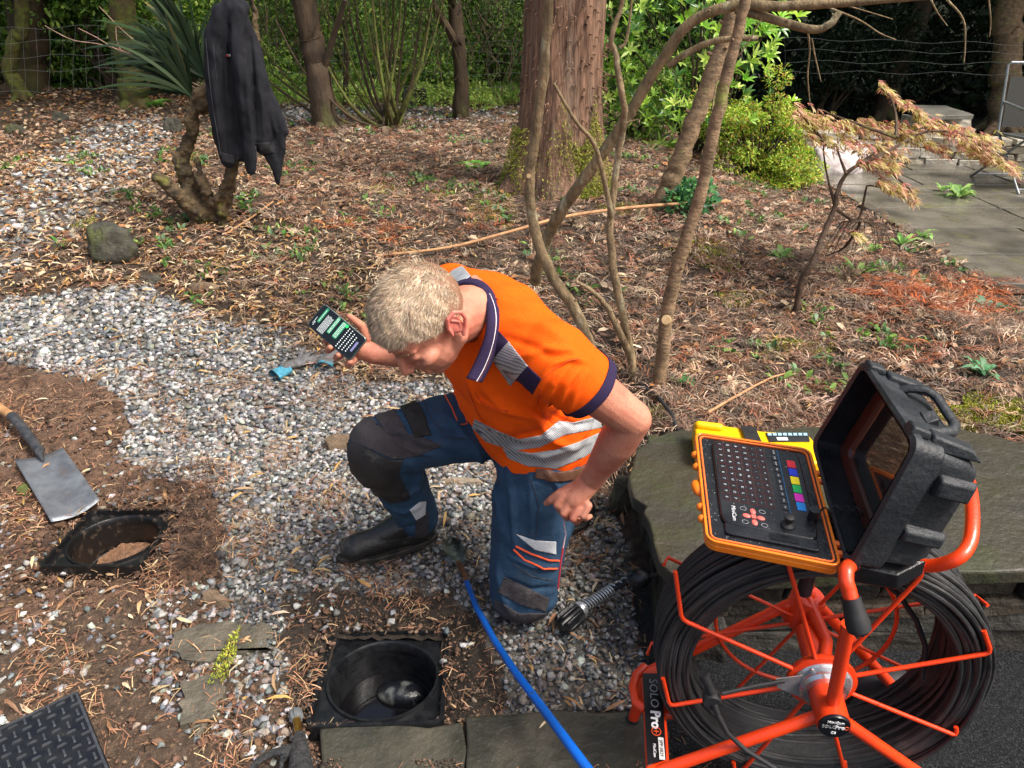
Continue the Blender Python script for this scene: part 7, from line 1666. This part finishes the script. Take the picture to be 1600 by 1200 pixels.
# many stemmed shrub in the middle distance
sc0 = G(612, 200); ys_ = sc0.y; MS = empty('many_stemmed_shrub', sc0, 'many stemmed bare shrub fanning out between jacket and red trunk', 'shrub')
for i, (tx, ty, my, sag) in enumerate([(380, 90, 130, 70), (455, -20, 100, 30), (490, -50, 100, 30), (528, -70, 90, 10), (560, -70, 90, 0), (590, -80, 60, 0), (615, -80, 60, 0), (630, -80, 60, 0), (685, -50, 90, -10), (430, 30, 100, 60), (675, 10, 100, -20), (398, 60, 130, 60), (440, 10, 110, 50), (470, -30, 100, 40), (510, -60, 90, 20), (545, -60, 80, 10), (575, -70, 70, 0), (600, -80, 70, 0), (640, -70, 70, 0), (668, -60, 90, -10), (700, -30, 110, -10), (420, 110, 150, 40), (620, -90, 60, 4), (460, 60, 140, 40), (655, 40, 120, -20)]):
    mb = MB(); o = rt.uniform(-10, 10); yy = ys_ + rt.uniform(-.3, .3)
    P_, rs = limb(mb, [sc0 + V((o * .008, rt.uniform(-.05, .1), -.03)), at_y(610 + (tx - 610) * .28 + o - sag * .2, 200 - (200 - ty) * .16 + sag * .25, yy), at_y(610 + (tx - 610) * .62 - sag * .35, 200 - (200 - ty) * .5, yy), at_y(tx, ty, yy + rt.uniform(-.2, .2))], rt.uniform(.014, .026), .006, n=8, sub=5, seed=i)
    mb.build('stem', m_mossb if i % 3 else m_darkb, MS)
mb = MB()
for _ in range(150):
    a = rt.uniform(390, 800); b_ = rt.uniform(-20, 130); y_ = ys_ + rt.uniform(-.3, .3); limb(mb, [at_y(a, b_, y_), at_y(a + rt.uniform(-25, 25), b_ - rt.uniform(20, 60), y_), at_y(a + rt.uniform(-50, 50), b_ - rt.uniform(50, 110), y_)], .005, .0015, n=5, sub=2)
mb.build('twigs', m_darkb, MS)
cs = [tuple(at_y(rt.uniform(430, 700), rt.uniform(-120, 0), ys_ + rt.uniform(-.3, .5))) for _ in range(12)]
cs += [tuple(at_y(rt.uniform(400, 810), rt.uniform(-20, 90), ys_ + rt.uniform(.2, 1.2))) for _ in range(22)]
P, D = cloud(7000, cs, [.26] * 34, shell=.2); foliage('leaves', MS, P, D, .055, .02, palette([sr(84, 112, 52), sr(116, 146, 64), sr(60, 84, 42)], len(P), .15))
# trailing brown-black twiggy debris by the maple: small dead shrub
ds = G(1345, 400); DS = MB()
for _ in range(26): a = rt.uniform(0, 6.28); L_ = rt.uniform(.08, .22); limb(DS, [at_y(1345, 345, ym + .15), at_y(1345, 345, ym + .15) + V((math.cos(a) * L_ * .6, math.sin(a) * L_ * .4, -.02)), at_y(1345, 345, ym + .15) + V((math.cos(a) * L_, math.sin(a) * L_ * .6, -rt.uniform(.05, .2)))], .003, .001, n=4, sub=2)
DS.build('dead_twigs', MATS['maple_bark'], MP)
# wire fence
FN = empty('wire_fence', G(60, 160), 'sagging galvanised stock wire fence at the edge of the wood', 'fence'); m_wire = mat('galvanised_wire', sr(150, 154, 150), rough=.5, metal=.6)
def wires(ys0, ys1, x0, x1, y0, y1, nv, spc=None):
    w_ = MB(); N_ = 18
    for a, b_ in zip(ys0, ys1):
        w_.tube([at_y(x0 + (x1 - x0) * t / N_, a + (b_ - a) * t / N_ + 2.5 * math.sin(t * 1.1 + a), y0 + (y1 - y0) * t / N_) for t in range(N_ + 1)], .0022, 5)
    w_.build('line_wires', m_wire, FN)
    w_ = MB()
    for k in range(nv):
        t = k / (nv - 1); w_.tube([at_y(x0 + (x1 - x0) * t + 2 * math.sin(k + j), (ys0[j] + (ys1[j] - ys0[j]) * t), y0 + (y1 - y0) * t) for j in range(len(ys0))], .0018, 4)
    w_.build('stay_wires', m_wire, FN)
wires([46, 68, 92, 114, 146], [36, 56, 78, 102, 134], -40, 330, 9.4, 8.8, 20); wires([62, 78, 95, 112, 132], [66, 82, 98, 116, 140], 420, 830, 8.7, 9.3, 26); wires([60, 78, 96, 112], [70, 84, 100, 116], 1225, 1640, 9.6, 9.2, 2)
for px in (330, 540, 832): MB().tube([G(px, 168) - V((0, 0, .05)), at_y(px, 30, G(px, 168).y)], [.035, .032], 8).build('post', m_darkb, FN)
# understorey: separate bushes, then the wood beyond
def bush(px, py, Y, w, h, n, L, cols, label, name='woodland_bush'):
    c = at_y(px, py, Y); z0 = float(height(c.x, c.y)); cs = []; rs = []
    for _ in range(16): cs.append((c.x + rt.uniform(-w, w), c.y + rt.uniform(-.35, .35), z0 + rt.uniform(.1, 1) * h)); rs.append(rt.uniform(.2, .42) * min(w, h) * 1.1 + .1)
    e = empty(name, (c.x, c.y, z0), label, 'bush'); P, D = cloud(n, cs, rs); P[:, 2] = np.maximum(P[:, 2], z0 + .02); foliage('leaves', e, P, D, L, L * .42, palette(cols, len(P), .2), up=.8)
    mb = MB()
    for q in cs[::2]: limb(mb, [V((c.x + rt.uniform(-.2, .2), c.y, z0 - .03)), V(q).lerp(V((c.x, c.y, z0)), .4), V(q)], .02, .006, n=6, sub=3)
    mb.build('stems', m_darkb, e)
gd = [sr(88, 124, 56), sr(120, 160, 70), sr(62, 92, 44), sr(156, 194, 90)]; gb2 = [sr(128, 168, 66), sr(164, 200, 84), sr(96, 136, 54), sr(196, 216, 110)]; gdk = [sr(44, 60, 42), sr(62, 80, 54), sr(32, 46, 34)]  # gb2 greens are brightened as if sunlit, gdk darkened as if shaded
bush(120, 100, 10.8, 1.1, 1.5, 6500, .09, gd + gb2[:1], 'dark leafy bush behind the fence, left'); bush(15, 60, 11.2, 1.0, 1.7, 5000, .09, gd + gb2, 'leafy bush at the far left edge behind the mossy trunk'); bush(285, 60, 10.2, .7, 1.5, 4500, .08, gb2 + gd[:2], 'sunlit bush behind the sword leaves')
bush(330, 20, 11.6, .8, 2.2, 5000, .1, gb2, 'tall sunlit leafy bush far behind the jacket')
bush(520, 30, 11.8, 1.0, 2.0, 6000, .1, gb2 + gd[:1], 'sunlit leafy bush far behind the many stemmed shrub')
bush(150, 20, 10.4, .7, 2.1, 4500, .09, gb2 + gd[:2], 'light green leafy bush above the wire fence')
bush(400, 120, 10.0, .5, .6, 2600, .06, gb2, 'low bright green bush just right of the jacket'); bush(590, 80, 10.4, 1.1, .9, 6000, .07, gb2 + gd, 'green bush seen through the many stemmed shrub'); bush(760, 60, 10.8, .8, 1.5, 6000, .07, gd + [sr(110, 110, 50)], 'brownish green bush left of the red trunk')
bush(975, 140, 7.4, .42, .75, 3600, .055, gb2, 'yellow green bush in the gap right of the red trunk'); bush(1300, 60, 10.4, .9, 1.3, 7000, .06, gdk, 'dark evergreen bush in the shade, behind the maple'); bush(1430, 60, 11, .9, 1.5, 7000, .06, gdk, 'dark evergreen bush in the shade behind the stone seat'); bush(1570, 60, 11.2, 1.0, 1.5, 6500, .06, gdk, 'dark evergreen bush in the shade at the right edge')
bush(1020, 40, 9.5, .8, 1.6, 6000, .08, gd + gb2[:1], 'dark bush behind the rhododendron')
bush(640, 130, 9.3, .9, .16, 2600, .05, [sr(176, 210, 96), sr(206, 226, 130)], 'low green growth at the far path behind the many stemmed shrub')
xs, ys, zs = rng.uniform(-4.2, .6, 14000), rng.uniform(9.2, 12.5, 14000), 0
zs = height(xs, ys); px, py, _ = to_px(xs, ys, zs); kp = (px > 400) & (px < 835); xs, ys, zs = xs[kp], ys[kp], zs[kp]; n = len(xs); D = rand_dirs(n); D[:, 2] = np.abs(D[:, 2]) + .5
v, f, k = leaf_mesh(np.stack([xs, ys, zs], 1), D, rand_dirs(n), rng.uniform(.06, .16, n), rng.uniform(.012, .03, n), .3); np_mesh('far_grass', v, f, m_green, np.repeat(palette([sr(160, 200, 90), sr(196, 222, 120), sr(120, 160, 70), sr(176, 170, 110)], n, .15), k, 0), kind='stuff', label='bright green grass beyond the wire fence')
# the wood beyond reads as one dark mass
Pn = 60000; a = rng.uniform(-1.15, 1.15, Pn); rr = rng.uniform(12.2, 17, Pn); hh = rng.random(Pn) ** 1.3 * 7
P = np.stack([np.sin(a) * rr, np.cos(a) * rr, hh + .035 * (rr - 8.5)], 1); D = rand_dirs(Pn)
fr = (P[:, 0] < 2.0); cols = np.where(fr[:, None], palette(gd + gb2[:3], Pn, .25), palette(gdk, Pn, .2))  # sunlit look put into the left leaves' colour, shade into the right
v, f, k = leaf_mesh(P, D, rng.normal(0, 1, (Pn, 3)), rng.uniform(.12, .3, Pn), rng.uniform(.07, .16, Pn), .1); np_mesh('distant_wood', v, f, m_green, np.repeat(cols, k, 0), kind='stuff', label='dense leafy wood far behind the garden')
# unseen canopy added overhead to darken the far wood, thinner at left
Pn = 26000; X = rng.uniform(-12, 13, Pn); Y = rng.uniform(7.5, 14, Pn); Z = rng.uniform(3.4, 6.5, Pn) + .2 * np.sin(X * 2); kp = (X > 1.5) | (rng.random(Pn) < .22)
P = np.stack([X, Y, Z], 1)[kp]; Pn = len(P); v, f, k = leaf_mesh(P, rand_dirs(Pn), np.array([[0, 0, 1.]]) + rng.normal(0, .5, (Pn, 3)), rng.uniform(.2, .4, Pn), rng.uniform(.12, .22, Pn), .1)
np_mesh('shade_canopy', v, f, m_green, np.repeat(palette(gd, Pn, .2), k, 0), kind='stuff', label='unseen leaf canopy added overhead to shade the wood')
# wooded rise behind everything
MB().add([(-40, 18, -1), (40, 18, -1), (40, 24, 12), (-40, 24, 12)], [(0, 1, 2, 3)]).build('hillside', mat('dark_woodland_floor', sr(34, 44, 26), sr(22, 28, 18), scale=1.5, rough=1), kind='structure')
